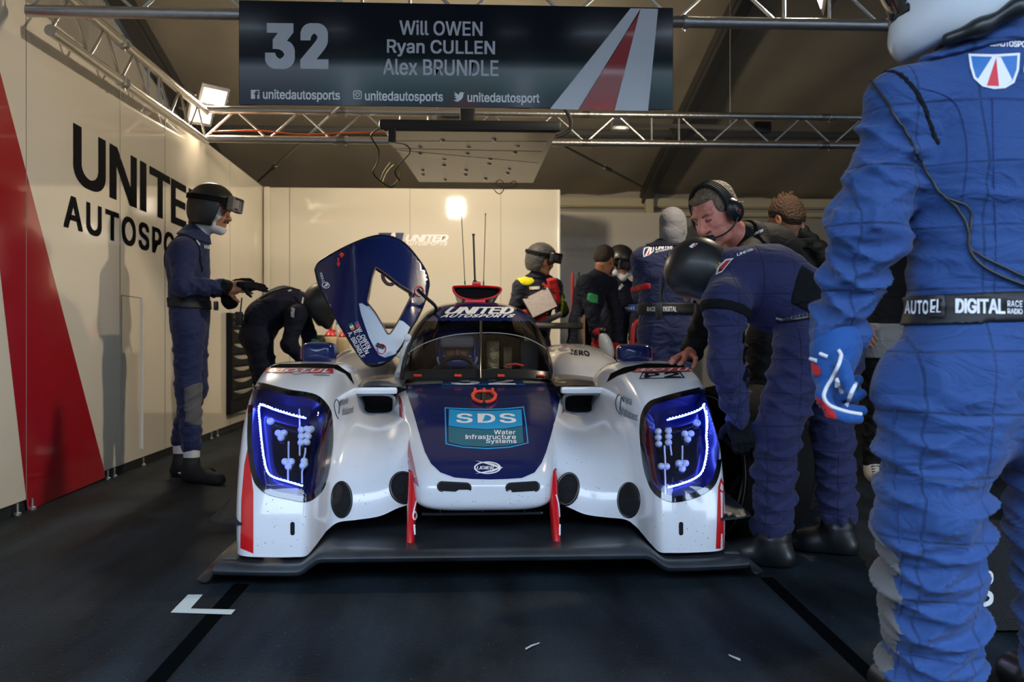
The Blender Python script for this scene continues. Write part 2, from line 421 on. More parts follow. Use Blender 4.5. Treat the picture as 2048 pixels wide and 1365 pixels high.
for i, (a, b) in enumerate((((585, 300, 9.8), (528, 352, 11.6)), ((1128, 292, 9.8), (1262, 362, 12.2)))):
    bm = bmesh.new(); A = at(*a); B = at(*b); d = (B-A); 
    tube(bm, [A-d*(.1 if i else 1.2), B+d*.25], .012, 8); c = A+d*.6; tube(bm, [c-d*.05, c+d*.05], .022, 8)
    struct(from_bm('trim_%d' % (9+i), bm, M_ALUD), ('dark wind brace of the roof above the left wall', 'dark wind brace of the roof right of the panel')[i])
# ------------------------------------------------------------------ trusses
def truss(label, p, q, up=.235, depth=.235, bay=.52, side=None, rise=Vector((0, 0, 1))):
    """box truss: four chords, diagonal braces and collars"""
    p, q = Vector(p), Vector(q); L = (q-p).length; t = (q-p)/L
    s = side if side is not None else t.cross(rise)
    r = thing('box_truss', label, 'truss', p); r_inv = -p
    ch = []
    for a, b in ((0, 0), (1, 0)):
        o = rise*(a*up)+s*(b*depth); ch.append(o)
        bm = bmesh.new(); tube(bm, [r_inv+p+o, r_inv+q+o], .029, 14)
        for c in range(1, int(L/2.0)+1):
            x = c*2.0-.9
            for dx in (-.045, .045): tube(bm, [t*(x+dx-.01)+o, t*(x+dx+.01)+o], .036, 14)
            tube(bm, [t*(x-.04)+o, t*(x+.04)+o], .029, 14)
            tube(bm, [t*(x+.04)+o, t*(x+.04)+o-rise*.045], .006, 6)
        from_bm('chord', bm, M_ALU, r)
    n = max(2, int(round(L/bay)))
    for fa, fb in ((0, 1),):
        A, B = ch[fa], ch[fb]
        for i in range(n):
            x0, x1 = L*i/n, L*(i+.5)/n; x2 = L*(i+1)/n
            if i % 4 == 3:
                tubes = [(t*(x0+.03)+A, t*(x0+.03)+B), (t*x1+A, t*x1+B), (t*x1+B, t*x2+A)]
            else:
                tubes = [(t*x0+A, t*x1+B), (t*x1+B, t*x2+A)]
            for a_, b_ in tubes: bm = bmesh.new(); tube(bm, [a_, b_], .009, 7); from_bm('brace', bm, M_ALU, r)
    return r
ZT = 2.49
truss('front box truss crossing the garage behind the name banner', at(62, 22, 4.82) + Vector((-.02, 0, 0)), Vector((6.2, 4.82, at(62, 22, 4.82).z)), side=Vector((0, 1, 0)))
truss('long box truss running back along the top of the left wall', at(100, 60, 4.98), at(412, 283, 8.15), side=Vector((1, 0, 0))*.9)
truss('rear box truss carrying the overhead panel', at(412, 278, 8.15)-Vector((.02, 0, 0)), Vector((6.2, 8.15, at(412, 278, 8.15).z)), side=Vector((0, 1, 0)))
# orange cable along the rear truss
p = at(412, 272, 8.12); bm = bmesh.new()
tube(bm, crv([(p.x+.05+i*.35, 8.12, p.z+.035+.015*math.sin(i*2.1)) for i in range(9)], 6), .006, 8)
tag(from_bm('orange_cable', bm, mat('cable_orange', (.75, .13, .01), .5)), 'orange power cable lying along the rear truss chord', 'cable')
# ------------------------------------------------------------------ banner
P = [at(478, 5, 4.76), at(1347, 18, 4.76), at(1341, 222, 4.76), at(482, 212, 4.76)]
bx0, bx1 = (P[0].x+P[3].x)/2, (P[1].x+P[2].x)/2; bz1, bz0 = (P[0].z+P[1].z)/2, (P[2].z+P[3].z)/2
bw_, bh_ = bx1-bx0, bz1-bz0
ban = thing('name_banner', 'long dark navy banner with car number and driver names hung on the front truss', 'banner', (bx0, 4.745, bz0))
bm = bmesh.new(); bx(bm, (bw_/2, 0, bh_/2), (bw_, .02, bh_), bevel=.002); from_bm('board', bm, M_NAVY, ban, False)
K = bw_/866.0   # metres per banner pixel
def bp(u, v):   # photo pixel -> banner plane
    p = at(u, v, 4.735); return (p.x-bx0, p.z-bz0)
def btext(s, u0, v0, u1, v1, **k):
    a = bp(u0, v1); b = bp(u1, v0); return ptext(s, a[0], a[1], b[1]-a[1], b[0]-a[0], **k)
FO = dict(O=(0, -.0115, 0), X=(1, 0, 0), Y=(0, 0, 1))
flat_art('number', [btext('32', 530, 47, 657, 138, bold=.085)], m=M_GREY, parent=ban, **FO)
for s, q in (('Will OWEN', (799, 43, 965, 70)), ('Ryan CULLEN', (774, 82, 990, 113)), ('Alex BRUNDLE', (766, 121, 997, 150))):
    flat_art('name_lettering', [btext(s, *q, bold=.028, sp=1.0)], m=M_GREY, parent=ban, **FO)
for s, q in (('unitedautosports', (526, 181, 680, 203)), ('unitedautosports', (730, 184, 886, 206)), ('unitedautosport', (935, 187, 1079, 209))):
    flat_art('account_lettering', [btext(s, *q, bold=.028, sp=1.0)], m=mat('banner_white', (.95, .96, .98), .4), parent=ban, **FO)
MW = mat('banner_white', (.95, .96, .98), .4)
def bpoly(pts): return poly2d([bp(*p) for p in pts])
def ringart(cx, cy, r0, r1, n=28, sq=None):
    a = [bp(cx+r1*math.cos(t), cy+r1*math.sin(t)) for t in np.linspace(0, 2*math.pi, n, endpoint=False)]
    b = [bp(cx+r0*math.cos(t), cy+r0*math.sin(t)) for t in np.linspace(0, 2*math.pi, n, endpoint=False)]
    return np.array(a+b), [(i, (i+1) % n, n+(i+1) % n, n+i) for i in range(n)]
flat_art('badge', [bpoly([(502, 180), (519, 180), (519, 198), (502, 198)])], m=MW, parent=ban, **FO)
flat_art('badge', [btext('f', 508, 182, 518, 199, bold=.06)], m=M_NAVY, parent=ban, O=(0, -.0125, 0), X=(1, 0, 0), Y=(0, 0, 1))
def rsq(cx, cy, h, r, n=6):
    o = []
    for k, (sx, sy) in enumerate(((1, 1), (-1, 1), (-1, -1), (1, -1))):
        for t in np.linspace(0, math.pi/2, n):
            a = t + k*math.pi/2; o.append((cx+sx*(h-r)+r*math.cos(a), cy+sy*(h-r)+r*math.sin(a)))
    return o
a = [bp(*p) for p in rsq(715, 190, 8.5, 4)]; b = [bp(*p) for p in rsq(715, 190, 6.8, 2.8)]; n = len(a)
flat_art('badge', [(np.array(a+b), [(i, (i+1) % n, n+(i+1) % n, n+i) for i in range(n)]), ringart(715, 190, 2.9, 4.6), ringart(720, 185, 0.01, 1.1)], m=MW, parent=ban, **FO)
flat_art('badge', [bpoly([(907, 201), (914, 199), (909, 195), (912, 194), (908, 189), (911, 189), (908, 184), (916, 189), (918, 190), (919, 186), (923, 184), (926, 186), (929, 185), (927, 188), (926, 194), (922, 200), (915, 204)])], m=MW, parent=ban, **FO)
flat_art('stripe', [bpoly([(1100, 218), (1261, 17), (1281, 17), (1156, 220)]), bpoly([(1229, 221), (1281, 17), (1316, 18), (1296, 222)])], m=mat('banner_silver2', (.74, .78, .82), .3), parent=ban, **FO)
flat_art('stripe', [bpoly([(1157, 220), (1278, 26), (1228, 221)])], m=M_RED, parent=ban, **FO)
# ------------------------------------------------------------------ overhead glossy panel
py0, py1 = 6.0, 8.25
A0, A1 = at(768, 262, py0), at(1113, 262, py0); B0, B1 = at(838, 362, py1), at(1066, 368, py1)
pan = thing('overhead_panel', 'glossy studded panel hanging flat above the car from the rear truss', 'ceiling panel', (0, 0, 0))
zA, zB = A0.z, (B0.z+B1.z)/2
M_PAN = mat('panel_gloss', (.060, .050, .042), .22, spec=.12)
bm = bmesh.new()
low = [(A0.x, py0, zA), (A1.x, py0, zA), (B1.x, py1, zB), (B0.x, py1, zB)]
vs = [bm.verts.new(p) for p in low]; vt = [bm.verts.new((p[0], p[1], p[2]+.03)) for p in low]
bm.faces.new(vs[::-1]); bm.faces.new(vt)
for i in range(4): bm.faces.new((vs[i], vs[(i+1) % 4], vt[(i+1) % 4], vt[i]))
from_bm('board', bm, M_PAN, pan, False)
bm = bmesh.new(); c = (A0.x+A1.x)/2; w = A1.x-A0.x
bx(bm, (c, py0-.01, zA+.035), (w*1.055, .06, .062), bevel=.02); from_bm('front_edge', bm, M_BLK, pan)
bm = bmesh.new(); bx(bm, (at(935, 230, 6.6).x, 6.6, zA+.25), (.10, .10, .44), bevel=.01); from_bm('hanger', bm, M_BLK, pan)
for x_ in (B0.x+.1, B1.x-.1):
    bm = bmesh.new(); tube(bm, [(x_, 8.17, zB+.02), (x_, 8.17, at(412, 278, 8.15).z+.01)], .008, 8); from_bm('hanger_rod', bm, M_ALU, pan)
def pz(u, v):
    d = ray(u, v); n = Vector((0, (zA-zB), (py1-py0))); t = n.dot(Vector((0, py0, zA))-CAM)/n.dot(d); return CAM+d*t
bm = bmesh.new()
for u, v in ((885, 281), (988, 279), (840, 294), (937, 294), (1035, 292), (840, 307), (935, 307), (1030, 305), (888, 319), (980, 318), (888, 331), (978, 328), (1018, 338), (845, 341), (932, 341), (846, 350), (931, 350), (1015, 347), (890, 360), (971, 358)):
    q = pz(u, v); lathe(bm, [(0, -.012), (.012, -.010), (.018, 0), (.018, .003)], Matrix.Translation(q), 10)
from_bm('stud', bm, mat('chrome', (.8, .8, .8), .12, metal=1), pan)
def pstripe(name, px, m, dz=-.0015):
    bm = bmesh.new(); bm.faces.new([bm.verts.new(pz(*p)+Vector((0, 0, dz))) for p in px]); bm.normal_update(); return from_bm(name, bm, m, pan, False)
pstripe('stripe', [(775, 282), (1095, 283), (1085, 302), (788, 296)], mat('panel_silver', (.20, .17, .17), .22, spec=.12))
pstripe('stripe', [(788, 297), (1085, 303), (1076, 325)], mat('panel_brown', (.06, .024, .016), .22, spec=.12), -.002)
pstripe('stripe', [(790, 300), (1076, 326), (1070, 345), (798, 305)], mat('panel_silver', (.2, .17, .17)))
bm = bmesh.new(); q = at(784, 270, py0-.05); bx(bm, q, (.045, .05, .09), bevel=.006); from_bm('plug', bm, M_BLK, pan)
def cable(name, px, r, m, label, group=None):
    bm = bmesh.new(); tube(bm, crv([at(*p) for p in px], 6), r, 7); o = from_bm(name, bm, m, pan); o['label'] = label; return o
M_CB = mat('cable_black', (.01, .012, .014), .5)
cable('black_cable', [(757, 258, 6.0), (742, 272, 6.1), (757, 300, 6.2), (755, 325, 6.4), (746, 345, 6.5), (760, 362, 6.5), (782, 375, 6.5), (792, 366, 6.5)], .0045, M_CB, 'thin black cable looping down left of the studded panel')
cable('yellow_cable', [(782, 325, 6.5), (768, 345, 6.55), (762, 368, 6.6), (785, 372, 6.6), (800, 350, 6.6), (790, 330, 6.6), (772, 350, 6.7), (765, 372, 6.7)], .006, mat('cable_yellow', (.45, .36, .03), .5), 'coiled yellow cable under the left edge of the studded panel')
cable('black_cable', [(790, 285, 5.95), (812, 290, 6.0), (820, 305, 6.1), (800, 328, 6.3), (790, 345, 6.4), (800, 362, 6.4)], .0045, M_CB, 'thin black cable curling from the plug on the panel')
cable('black_cable', [(1112, 275, 6.0), (1138, 262, 6.0), (1141, 240, 6.0), (1130, 218, 6.0)], .012, M_CB, 'thick black cable bundle right of the studded panel')
cable('black_cable', [(993, 362, 6.4), (988, 378, 6.4), (1000, 388, 6.4), (1010, 372, 6.4), (1000, 360, 6.4), (992, 368, 6.4), (1012, 376, 6.4), (1035, 370, 6.4), (1028, 362, 6.4), (1020, 368, 6.4)], .003, M_CB, 'tangled thin wire dangling under the right of the panel')
# ------------------------------------------------------------------ floodlights on the left truss corner
M_LAMP = mat('lamp_face', (1, 1, 1), .4, emit=((1, .95, .85), 14))
def flood(u, v, Y, aim, label, power, size=.22, col=WARM):
    p = at(u, v, Y) if Y else Vector(u)
    r = thing('floodlight', label, 'floodlight', p, 'floodlights on the trusses')
    z = (Vector(aim)-p).normalized(); M = axes(z, (0, 0, 1))
    bm = bmesh.new(); bx(bm, (0, 0, 0), (size*1.15, size*1.35, .05), rot=M, bevel=.012)
    for k in range(5): bx(bm, M @ Vector((-.08*size*5+.16*size*2.5*k*.4, 0, -.035)), (.006, size, .03), rot=M)
    from_bm('housing', bm, mat('lamp_grey', (.35, .34, .32), .45, metal=.5), r)
    bm = bmesh.new(); bx(bm, M @ Vector((0, 0, .026)), (size*.8, size*1.05, .004), rot=M); from_bm('lens', bm, M_LAMP, r, False)
    bm = bmesh.new(); h = size*.75
    tube(bm, [M @ Vector((0, -h, 0)), M @ Vector((0, -h, -.1)), M @ Vector((0, h, -.1)), M @ Vector((0, h, 0))], .009, 6); from_bm('bracket', bm, M_ALU, r)
    if power: area('flood_light', p+z*.05, aim, power, col, size*.8, size)
    return r
flood(424, 197, 8.4, (1.0, 5.4, .8), 'upper floodlight where the left and rear trusses meet', 42, .20)
flood(399, 226, 8.3, (.9, 5.0, .9), 'lower floodlight where the left and rear trusses meet', 14, .17)

flood((-.05, 8.30, 2.68), 0, None, (-.2, 11.6, 1.5), 'floodlight behind the overhead panel, turned to the back wall', 60)
flood((1.9, 5.15, 2.72), 0, None, (-2.1, 6.4, 1.3), 'added unseen floodlight on the front truss brightening the left wall', 60)  # lamp added out of view to brighten the left wall
# ------------------------------------------------------------------ across the pit lane
struct(slab('wall_opposite', -18, 18, -20.3, -20, 0, 8.8, mat('opposite_grey', (.12, .13, .15), .7), 0), 'grey building on the far side of the pit lane')
struct(slab('trim_11', -4, 11, -20.05, -19.95, 8.1, 8.75, mat('opposite_green', (.01, .22, .15), .6), 0), 'green fascia of the building across the pit lane')
for k_, x_ in enumerate((-3.2, 1.9, 7.2)):
    struct(slab('trim_%d' % (12+k_), x_-.25, x_+.25, -19.95, -19.9, 6.6, 8.7, mat('opposite_white', (.8, .8, .8), .6), 0), 'white pier of the building across the pit lane')
for k_, (x_, w_) in enumerate(((.2, .5), (4.3, .7), (9.3, .7))):
    struct(slab('trim_%d' % (15+k_), x_-w_/2, x_+w_/2, -19.95, -19.9, 6.9, 7.9, mat('opposite_orange', (.9, .09, .01), .6), 0), 'orange panel of the building across the pit lane')
bm = bmesh.new(); bx(bm, (3.1, -1, 3.90), (12.6, .02, .36))
struct(from_bm('trim_18', bm, M_CANV, sm=False), 'canvas valance along the front edge of the tent roof')
# ================================================================== the race car
CX, CY = .085, 3.4
car = thing('race_car', 'white and navy closed prototype race car with blue glowing headlights and its left door raised', 'race car', (CX, CY, 0))
M_PAINT = mat('paint_white', (.74, .77, .82), .22, coat=.8)
M_PNAVY = mat('paint_navy', (.006, .014, .085), .18, coat=.25, spec=.4)
M_PRED = mat('paint_red', (.62, .008, .012), .2, coat=.8)
M_PALE = mat('paint_pale', (.50, .62, .78), .3, coat=.4)
M_CARB = mat('carbon', (.012, .015, .019), .32, coat=.35, bump=(220, .08))
M_CARBT = mat('carbon_scuffed', (.040, .050, .062), .42, coat=.15, noise=(4, .22))
M_MESH = mat('mesh_black', (.012, .014, .016), .6, bump=(260, .8))
M_VOID = mat('void_black', (.002, .003, .004), .9)
M_DEC = mat('decal_white', (.85, .87, .90), .3)
M_CYAN = mat('decal_cyan', (.02, .36, .72), .25, coat=.4)
M_TEAL = mat('decal_teal', (.008, .15, .22), .25, coat=.4)
M_ORNG = mat('clip_orange', (.85, .06, .03), .4)
M_CHROME = mat('chrome', (.8, .8, .8), .12, metal=1)
def glass(name, tint, refl=.12):
    if name in MATS: return MATS[name]
    m = bpy.data.materials.new(name); m.use_nodes = True; nt = m.node_tree; nt.nodes.clear()
    o = nt.nodes.new('ShaderNodeOutputMaterial'); mx = nt.nodes.new('ShaderNodeMixShader'); t = nt.nodes.new('ShaderNodeBsdfTransparent')
    g = nt.nodes.new('ShaderNodeBsdfGlossy'); g.inputs['Roughness'].default_value = .02; t.inputs[0].default_value = (*tint, 1)
    lw = nt.nodes.new('ShaderNodeLayerWeight'); lw.inputs[0].default_value = .25
    mt = nt.nodes.new('ShaderNodeMath'); mt.operation = 'MULTIPLY_ADD'; mt.inputs[1].default_value = .7; mt.inputs[2].default_value = refl
    nt.links.new(lw.outputs['Fresnel'], mt.inputs[0]); nt.links.new(mt.outputs[0], mx.inputs[0])
    nt.links.new(t.outputs[0], mx.inputs[1]); nt.links.new(g.outputs[0], mx.inputs[2]); nt.links.new(mx.outputs[0], o.inputs[0])
    MATS[name] = m; return m
M_GLASS = glass('screen_glass', (.80, .80, .82), .045)
M_COVER = glass('lamp_cover', (.90, .93, 1.0), .05)
def px(p):
    """world point -> photo pixel"""
    d = Vector(p)-CAM; f = Vector((math.sin(YAW), math.cos(YAW), 0)); r = Vector((math.cos(YAW), -math.sin(YAW), 0))
    z = d.dot(f); return 1024+FPX*d.dot(r)/z, 682.5-FPX*d.z/z
def in_poly(q, P):
    x, y = q; c = False; j = len(P)-1
    for i in range(len(P)):
        if (P[i][1] > y) != (P[j][1] > y) and x < (P[j][0]-P[i][0])*(y-P[i][1])/(P[j][1]-P[i][1])+P[i][0]: c = not c
        j = i
    return c
def loopn(P, n): # smooth closed outline
    A = crv(P+[P[0]], n)[:-1]; return [tuple(a) for a in A]
def inset(P, s, cx=None, cy=None):
    cx = cx if cx is not None else sum(p[0] for p in P)/len(P); cy = cy if cy is not None else sum(p[1] for p in P)/len(P)
    return [(cx+(p[0]-cx)*s, cy+(p[1]-cy)*s) for p in P]
def spts(pts, tree, off=.0):
    """photo pixels -> car-space points lying on the surface"""
    o = []
    for u, v in pts:
        d = ray(u, v).normalized(); h, n, _, _ = tree.ray_cast(CAM, d)
        if h is None: continue
        if n.dot(d) > 0: n = -n
        o.append(h+n*off-Vector((CX, CY, 0)))
    return o
def stroke(name, pts, tree, r, m, off=0., seg=8, parent=None, dense=5):
    P = spts([tuple(p) for p in crv(pts, dense)], tree, off)
    if len(P) < 2:
        print('STROKE MISSED', name, pts[0]); return None
    bm = bmesh.new(); tube(bm, P, r, seg); return from_bm(name, bm, m, parent or car)
def ring2d(A, B):
    n = len(A); return np.array(A+B, float), [(i, (i+1) % n, n+(i+1) % n, n+i) for i in range(n)]
def ell(cx, cy, rx, ry, n=28, rot=0.):
    c, s = math.cos(rot), math.sin(rot)
    return [(cx+rx*math.cos(t)*c-ry*math.sin(t)*s, cy+rx*math.cos(t)*s+ry*math.sin(t)*c) for t in np.linspace(0, 2*math.pi, n, endpoint=False)]
# ------------------------------------------------------------------ front fenders with the inner bodywork
FP = np.array([(.07, .095), (.072, .16), (.085, .24), (.12, .34), (.18, .45), (.27, .555), (.40, .645), (.58, .708), (.78, .744), (1.0, .750), (1.25, .722), (1.5, .64)])
VP = np.array([(.30, .18), (.305, .225), (.32, .275), (.35, .325), (.40, .375), (.48, .42), (.58, .455), (.70, .482), (.82, .502), (.92, .514), (.97, .518), (1.0, .52)])
def stn(xs, P, dy=0., dz=0., dztop=0.):
    P = np.array(P); n = len(P); w = np.linspace(0, 1, n)**1.5
    xs = np.interp(np.linspace(0, 1, n), np.linspace(0, 1, len(np.atleast_1d(xs))), np.atleast_1d(xs))
    return [(xs[i], P[i, 0]+dy, P[i, 1]+dz+dztop*w[i]) for i in range(n)]
mixP = lambda t: FP*(1-t)+VP*t
STN = [
    stn([.868, .883, .890], FP, .48, -.03, -.12), stn([.876, .894, .902], FP, .27, -.01, -.085), stn([.877, .895, .903], FP, .145, -.002, -.05), stn([.867, .885, .893], FP, .075, 0, -.022), stn([.842, .859, .865], FP, .028, 0, -.006),
    stn(.80, FP, .005), stn(.72, FP, -.006), stn([.655, .655, .62], FP, -.005, .0, -.003), stn([.618, .612, .575], FP, .012, 0, -.012),
    stn([.597, .585, .545], mixP(.10), .045, .01, -.035), stn([.580, .565, .530], mixP(.36), .06, .01, -.03), stn([.565, .55, .52], mixP(.68), .03, 0, 0),
    stn([.53, .52, .50], mixP(.93)), stn([.46, .45, .44], VP), stn(.38, VP, .005, .012), stn(.31, VP, .02, .04), stn(.22, VP, .06, .06)]
HL = {-1: [(502, 770), (523, 768), (576, 781), (615, 787), (636, 794), (652, 809), (662, 830), (665, 876), (661, 918), (651, 965), (636, 990), (611, 1004), (576, 999), (540, 991), (520, 978), (507, 958), (499, 918), (496, 876), (498, 816)],
      1: [(1430, 772), (1400, 777), (1356, 787), (1320, 797), (1298, 806), (1285, 826), (1281, 852), (1282, 885), (1288, 933), (1298, 967), (1312, 989), (1334, 1002), (1356, 1004), (1393, 995), (1422, 978), (1435, 956), (1441, 922), (1442, 878), (1439, 826), (1436, 788)]}
LED = {-1: [(613, 826), (588, 821), (548, 809), (520, 799), (512, 805), (515, 840), (518, 876), (523, 911), (530, 938), (543, 950), (576, 960), (611, 969)],
       1: [(1336, 830), (1364, 823), (1393, 814), (1417, 804), (1425, 809), (1424, 834), (1420, 863), (1422, 885), (1418, 914), (1411, 938), (1396, 952), (1367, 964), (1336, 972)]}
M_HLB = mat('lamp_bucket', (.006, .009, .06), .3, coat=.4)
M_LED = mat('led_blue', (.3, .4, 1), .3, emit=((.05, .08, 1.0), 20))
M_LEDW = mat('led_core', (.6, .7, 1), .3, emit=((.30, .45, 1.0), 13))
M_LENS = mat('lens_glass', (.78, .82, .90), .15, metal=.2)
M_RIM = mat('lamp_rim', (.004, .005, .008), .12, coat=.6)
G0 = resample(STN, 120, 100)
fend = {}
for s in (-1, 1):
    G = G0*np.array([s, 1, 1]); bm = grid_bm(G, flip=(s < 0))
    full = bm.copy(); me = bpy.data.meshes.new('tmp'); full.to_mesh(me); full.free()
    for p in me.vertices: p.co += Vector((CX, CY, 0))
    T = BVHTree.FromPolygons([v.co.copy() for v in me.vertices], [tuple(p.vertices) for p in me.polygons]); bpy.data.meshes.remove(me)
    fend[s] = T
    P = loopn(HL[s], 4); Pi = inset(P, .955)
    cut = [f for f in bm.faces if in_poly(px(f.calc_center_median()+Vector((CX, CY, 0))), Pi)]
    bmesh.ops.delete(bm, geom=cut, context='FACES')
    fo = from_bm('front_fender', bm, M_PAINT, car, True, None)
    bpy.context.view_layer.update()
    hl = bpy.data.objects.new('headlight', None); COL.objects.link(hl); hl.parent = car
    bpy.context.view_layer.update()
    wrap('bucket', poly2d(Pi), T, M_HLB, hl, -.060, 9)
    a = spts(Pi, T, .001); b = spts(Pi, T, -.062); bm = bmesh.new(); n = len(a)
    if len(a) != len(b): print('BUCKET', s, len(a), len(b))
    va = [bm.verts.new(p) for p in a]; vb = [bm.verts.new(p) for p in b]
    for i in range(n): bm.faces.new((va[i], va[(i+1) % n], vb[(i+1) % n], vb[i]))
    from_bm('bucket_wall', bm, M_HLB, hl)
    Pr = inset(P, .90, cy=890)
    wrap('rim', ring2d(inset(P, 1.012), Pr), T, M_RIM, hl, .0022, 9)
    wrap('cover', poly2d(P), T, M_COVER, hl, .0035, 9)
    L = LED[s]; pl = spts([tuple(p) for p in crv(L, 5)], T, -.028)
    bm = bmesh.new(); tube(bm, pl, .0034, 8); from_bm('led_strip', bm, M_LED, hl)
    bm = bmesh.new(); d = 0; last = pl[0]
    for q in spts([tuple(p) for p in crv(L, 14)], T, -.024):
        if (q-last).length > .0115 or q is pl[0]:
            bmesh.ops.create_icosphere(bm, subdivisions=1, radius=.0040, matrix=Matrix.Translation(q)); last = q
    from_bm('led_bead', bm, M_LEDW, hl)
    # inner reflector panels and lenses
    inner = {-1: [(538, 822), (590, 835), (640, 838), (650, 860), (643, 920), (632, 952), (600, 956), (560, 945), (545, 930), (538, 890)], 1: [(1412, 822), (1360, 836), (1312, 840), (1302, 862), (1308, 920), (1318, 952), (1350, 956), (1388, 944), (1404, 926), (1412, 885)]}[s]
    wrap('reflector', poly2d(loopn(inner, 3)), T, mat('lamp_inner', (.006, .007, .012), .12, coat=.5), hl, -.050, 9)
    red = {-1: [(659, 830), (648, 870), (645, 920), (640, 975), (652, 950), (661, 900), (664, 850)], 1: [(1288, 832), (1300, 880), (1304, 930), (1312, 975), (1298, 955), (1288, 905), (1284, 860)]}[s]
    wrap('red_lens', poly2d(red), T, mat('lamp_red', (.12, .006, .012), .15, coat=.5), hl, -.012, 9)
    lens = {-1: [(551, 853), (563, 853), (557, 863), (565, 914), (579, 914), (572, 925), (609, 923), (624, 923), (616, 914), (602, 846), (602, 860), (602, 874), (615, 844), (615, 858), (615, 872), (626, 848), (626, 862), (626, 876), (640, 852)],
            1: [(1376, 855), (1389, 855), (1382, 867), (1364, 918), (1378, 918), (1371, 930), (1322, 925), (1335, 925), (1317, 850), (1317, 863), (1317, 877), (1341, 848), (1341, 861), (1341, 874)]}[s]
    for q, r_ in [(q, .0125) for q in lens]+[({-1: (535, 828), 1: (1402, 832)}[s], .014)]:
        c = spts([q], T, -.040)
        if not c: continue
        bm = bmesh.new(); M = frame(c[0], (-.0, -1, .15))
        lathe(bm, [(0, .012), (r_*.5, .0105), (r_*.85, .006), (r_, 0), (r_*1.05, -.014), (0, -.014)], M, 12)
        from_bm('lens', bm, M_LENS, hl)
    bars = {-1: [[(573, 870), (573, 912)], [(617, 885), (616, 920)], [(572, 927), (572, 958)], [(616, 928), (617, 962)], [(597, 800), (600, 900)]], 1: [[(1330, 880), (1331, 925)], [(1371, 880), (1371, 915)], [(1330, 930), (1331, 1000)], [(1345, 880), (1347, 900)]]}[s]
    for b_ in bars: stroke('light_guide', b_, T, .0035, mat('guide', (.75, .8, .9), .15, metal=.3), -.044, parent=hl, dense=3)
bpy.context.view_layer.update()
for s in (-1, 1):
    T = fend[s]
    red = {-1: [(481, 1097), (507, 1108), (507, 985), (501, 935), (497, 890), (489, 930), (483, 1000)], 1: [(1431, 1107), (1454, 1095), (1455, 1000), (1451, 945), (1446, 895), (1442, 955), (1436, 974)]}[s]
    wrap('stripe', poly2d(red), T, M_PRED, car, .0012, 9)
    c = {-1: 585, 1: 1362}[s]
    wrap('slot', poly2d([(c+4.5*math.cos(t), 1058+4.5*math.sin(t)+(9 if math.sin(t) > 0 else -9)) for t in np.linspace(0.01, 2*math.pi+.01, 24, endpoint=False)]), T, M_VOID, car, .0012, 0)
    # fender-top vent and class marks
    v = {-1: [(530, 737), (560, 729), (640, 728), (675, 731), (700, 748), (708, 770), (690, 748), (668, 738), (600, 736)], 1: [(1214, 765), (1222, 748), (1248, 736), (1290, 728), (1350, 729), (1392, 736), (1370, 738), (1300, 737), (1262, 744), (1236, 752)]}[s]
    wrap('vent', poly2d(v), T, mat('vent_black', (.003, .0035, .004), .9, spec=.02), car, .002, 6)
    q = {-1: [(529, 746), (666, 748), (666, 739), (535, 737)], 1: [(1264, 746), (1403, 744), (1397, 736), (1275, 738)]}[s]; qt = [(a+(6 if k in (0, 3) else -6), b+(-1.2 if k < 2 else 1.2)) for k, (a, b) in enumerate(q)]
    wrap('band', poly2d(q), T, mat('band_red', (.50, .02, .02), .3), car, .0025, 5)
    wtext('MOTUL', qt, T, M_DEC, car, 'lettering', .03, .3, off=.0035, step=6)
    if s > 0:
        wtext('P2', [(1288, 757), (1362, 756), (1358, 746), (1290, 748)], T, M_INK, car, 'class_lettering', .04, 0, off=.0025)
        wrap('frame_line', ring2d([(1278, 759), (1370, 757), (1360, 744), (1285, 746)], [(1281, 757.6), (1366, 755.8), (1358, 745.4), (1287, 747.2)]), T, M_INK, car, .002, 6)
    else:
        wtext('P2', [(585, 750), (660, 753), (655, 744), (590, 742)], T, mat('band_grey', (.35, .30, .32), .4), car, 'class_lettering', .05, 0, off=.0028)
    # sponsor name: heart-shaped M and two words
    M_GRN = mat('decal_darkgreen', (.006, .035, .045), .35)
    if s > 0:
        wtext('Maria', [(1246, 806), (1264, 811), (1264, 795), (1246, 790)], T, M_GRN, car, 'lettering', .012, .1, 1.0)
        wtext('Mallaband', [(1241, 831), (1275, 843), (1275, 828), (1241, 813)], T, M_GRN, car, 'lettering', .012, .05, 1.0)
        stroke('emblem', [(1240, 828), (1234, 820), (1232, 806), (1235, 793), (1240, 790), (1243, 797), (1241, 812), (1240, 822), (1242, 800), (1245, 796), (1247, 803)], T, .0022, M_GRN, .001)
    else:
        wtext('Maria', [(680, 814), (695, 807), (696, 793), (681, 799)], T, M_GRN, car, 'lettering', .012, .1, 1.0)
        wtext('Mallaband', [(684, 832), (706, 826), (707, 812), (685, 818)], T, M_GRN, car, 'lettering', .012, .05, 1.0)
        stroke('emblem', [(676, 838), (671, 828), (668, 812), (671, 801), (675, 801), (678, 812), (677, 828), (679, 806), (683, 802)], T, .0022, M_GRN, .001)
    # oval brake duct with its recess collar
    gx, gy, rx, ry = {-1: (683, 1000, 20, 35), 1: (1258, 1001, 22, 34)}[s]
    wrap('brake_duct', poly2d(ell(gx, gy, rx, ry)), T, M_MESH, car, .002, 6)
    e = ell(gx, gy, rx, ry, 28); stroke('duct_collar', e+[e[0]], T, .0045, M_BLK, .001, dense=2)
    gx, gy, rx, ry = {-1: (807, 976, 26, 30), 1: (1135, 979, 21, 31)}[s]
    wrap('brake_duct', poly2d(ell(gx, gy, rx, ry, rot=.2*s)), T, M_MESH, car, .002, 6)
    e = ell(gx, gy, rx, ry, 28, rot=.2*s); stroke('duct_collar', e+[e[0]], T, .006, M_BLK, .001, dense=2)
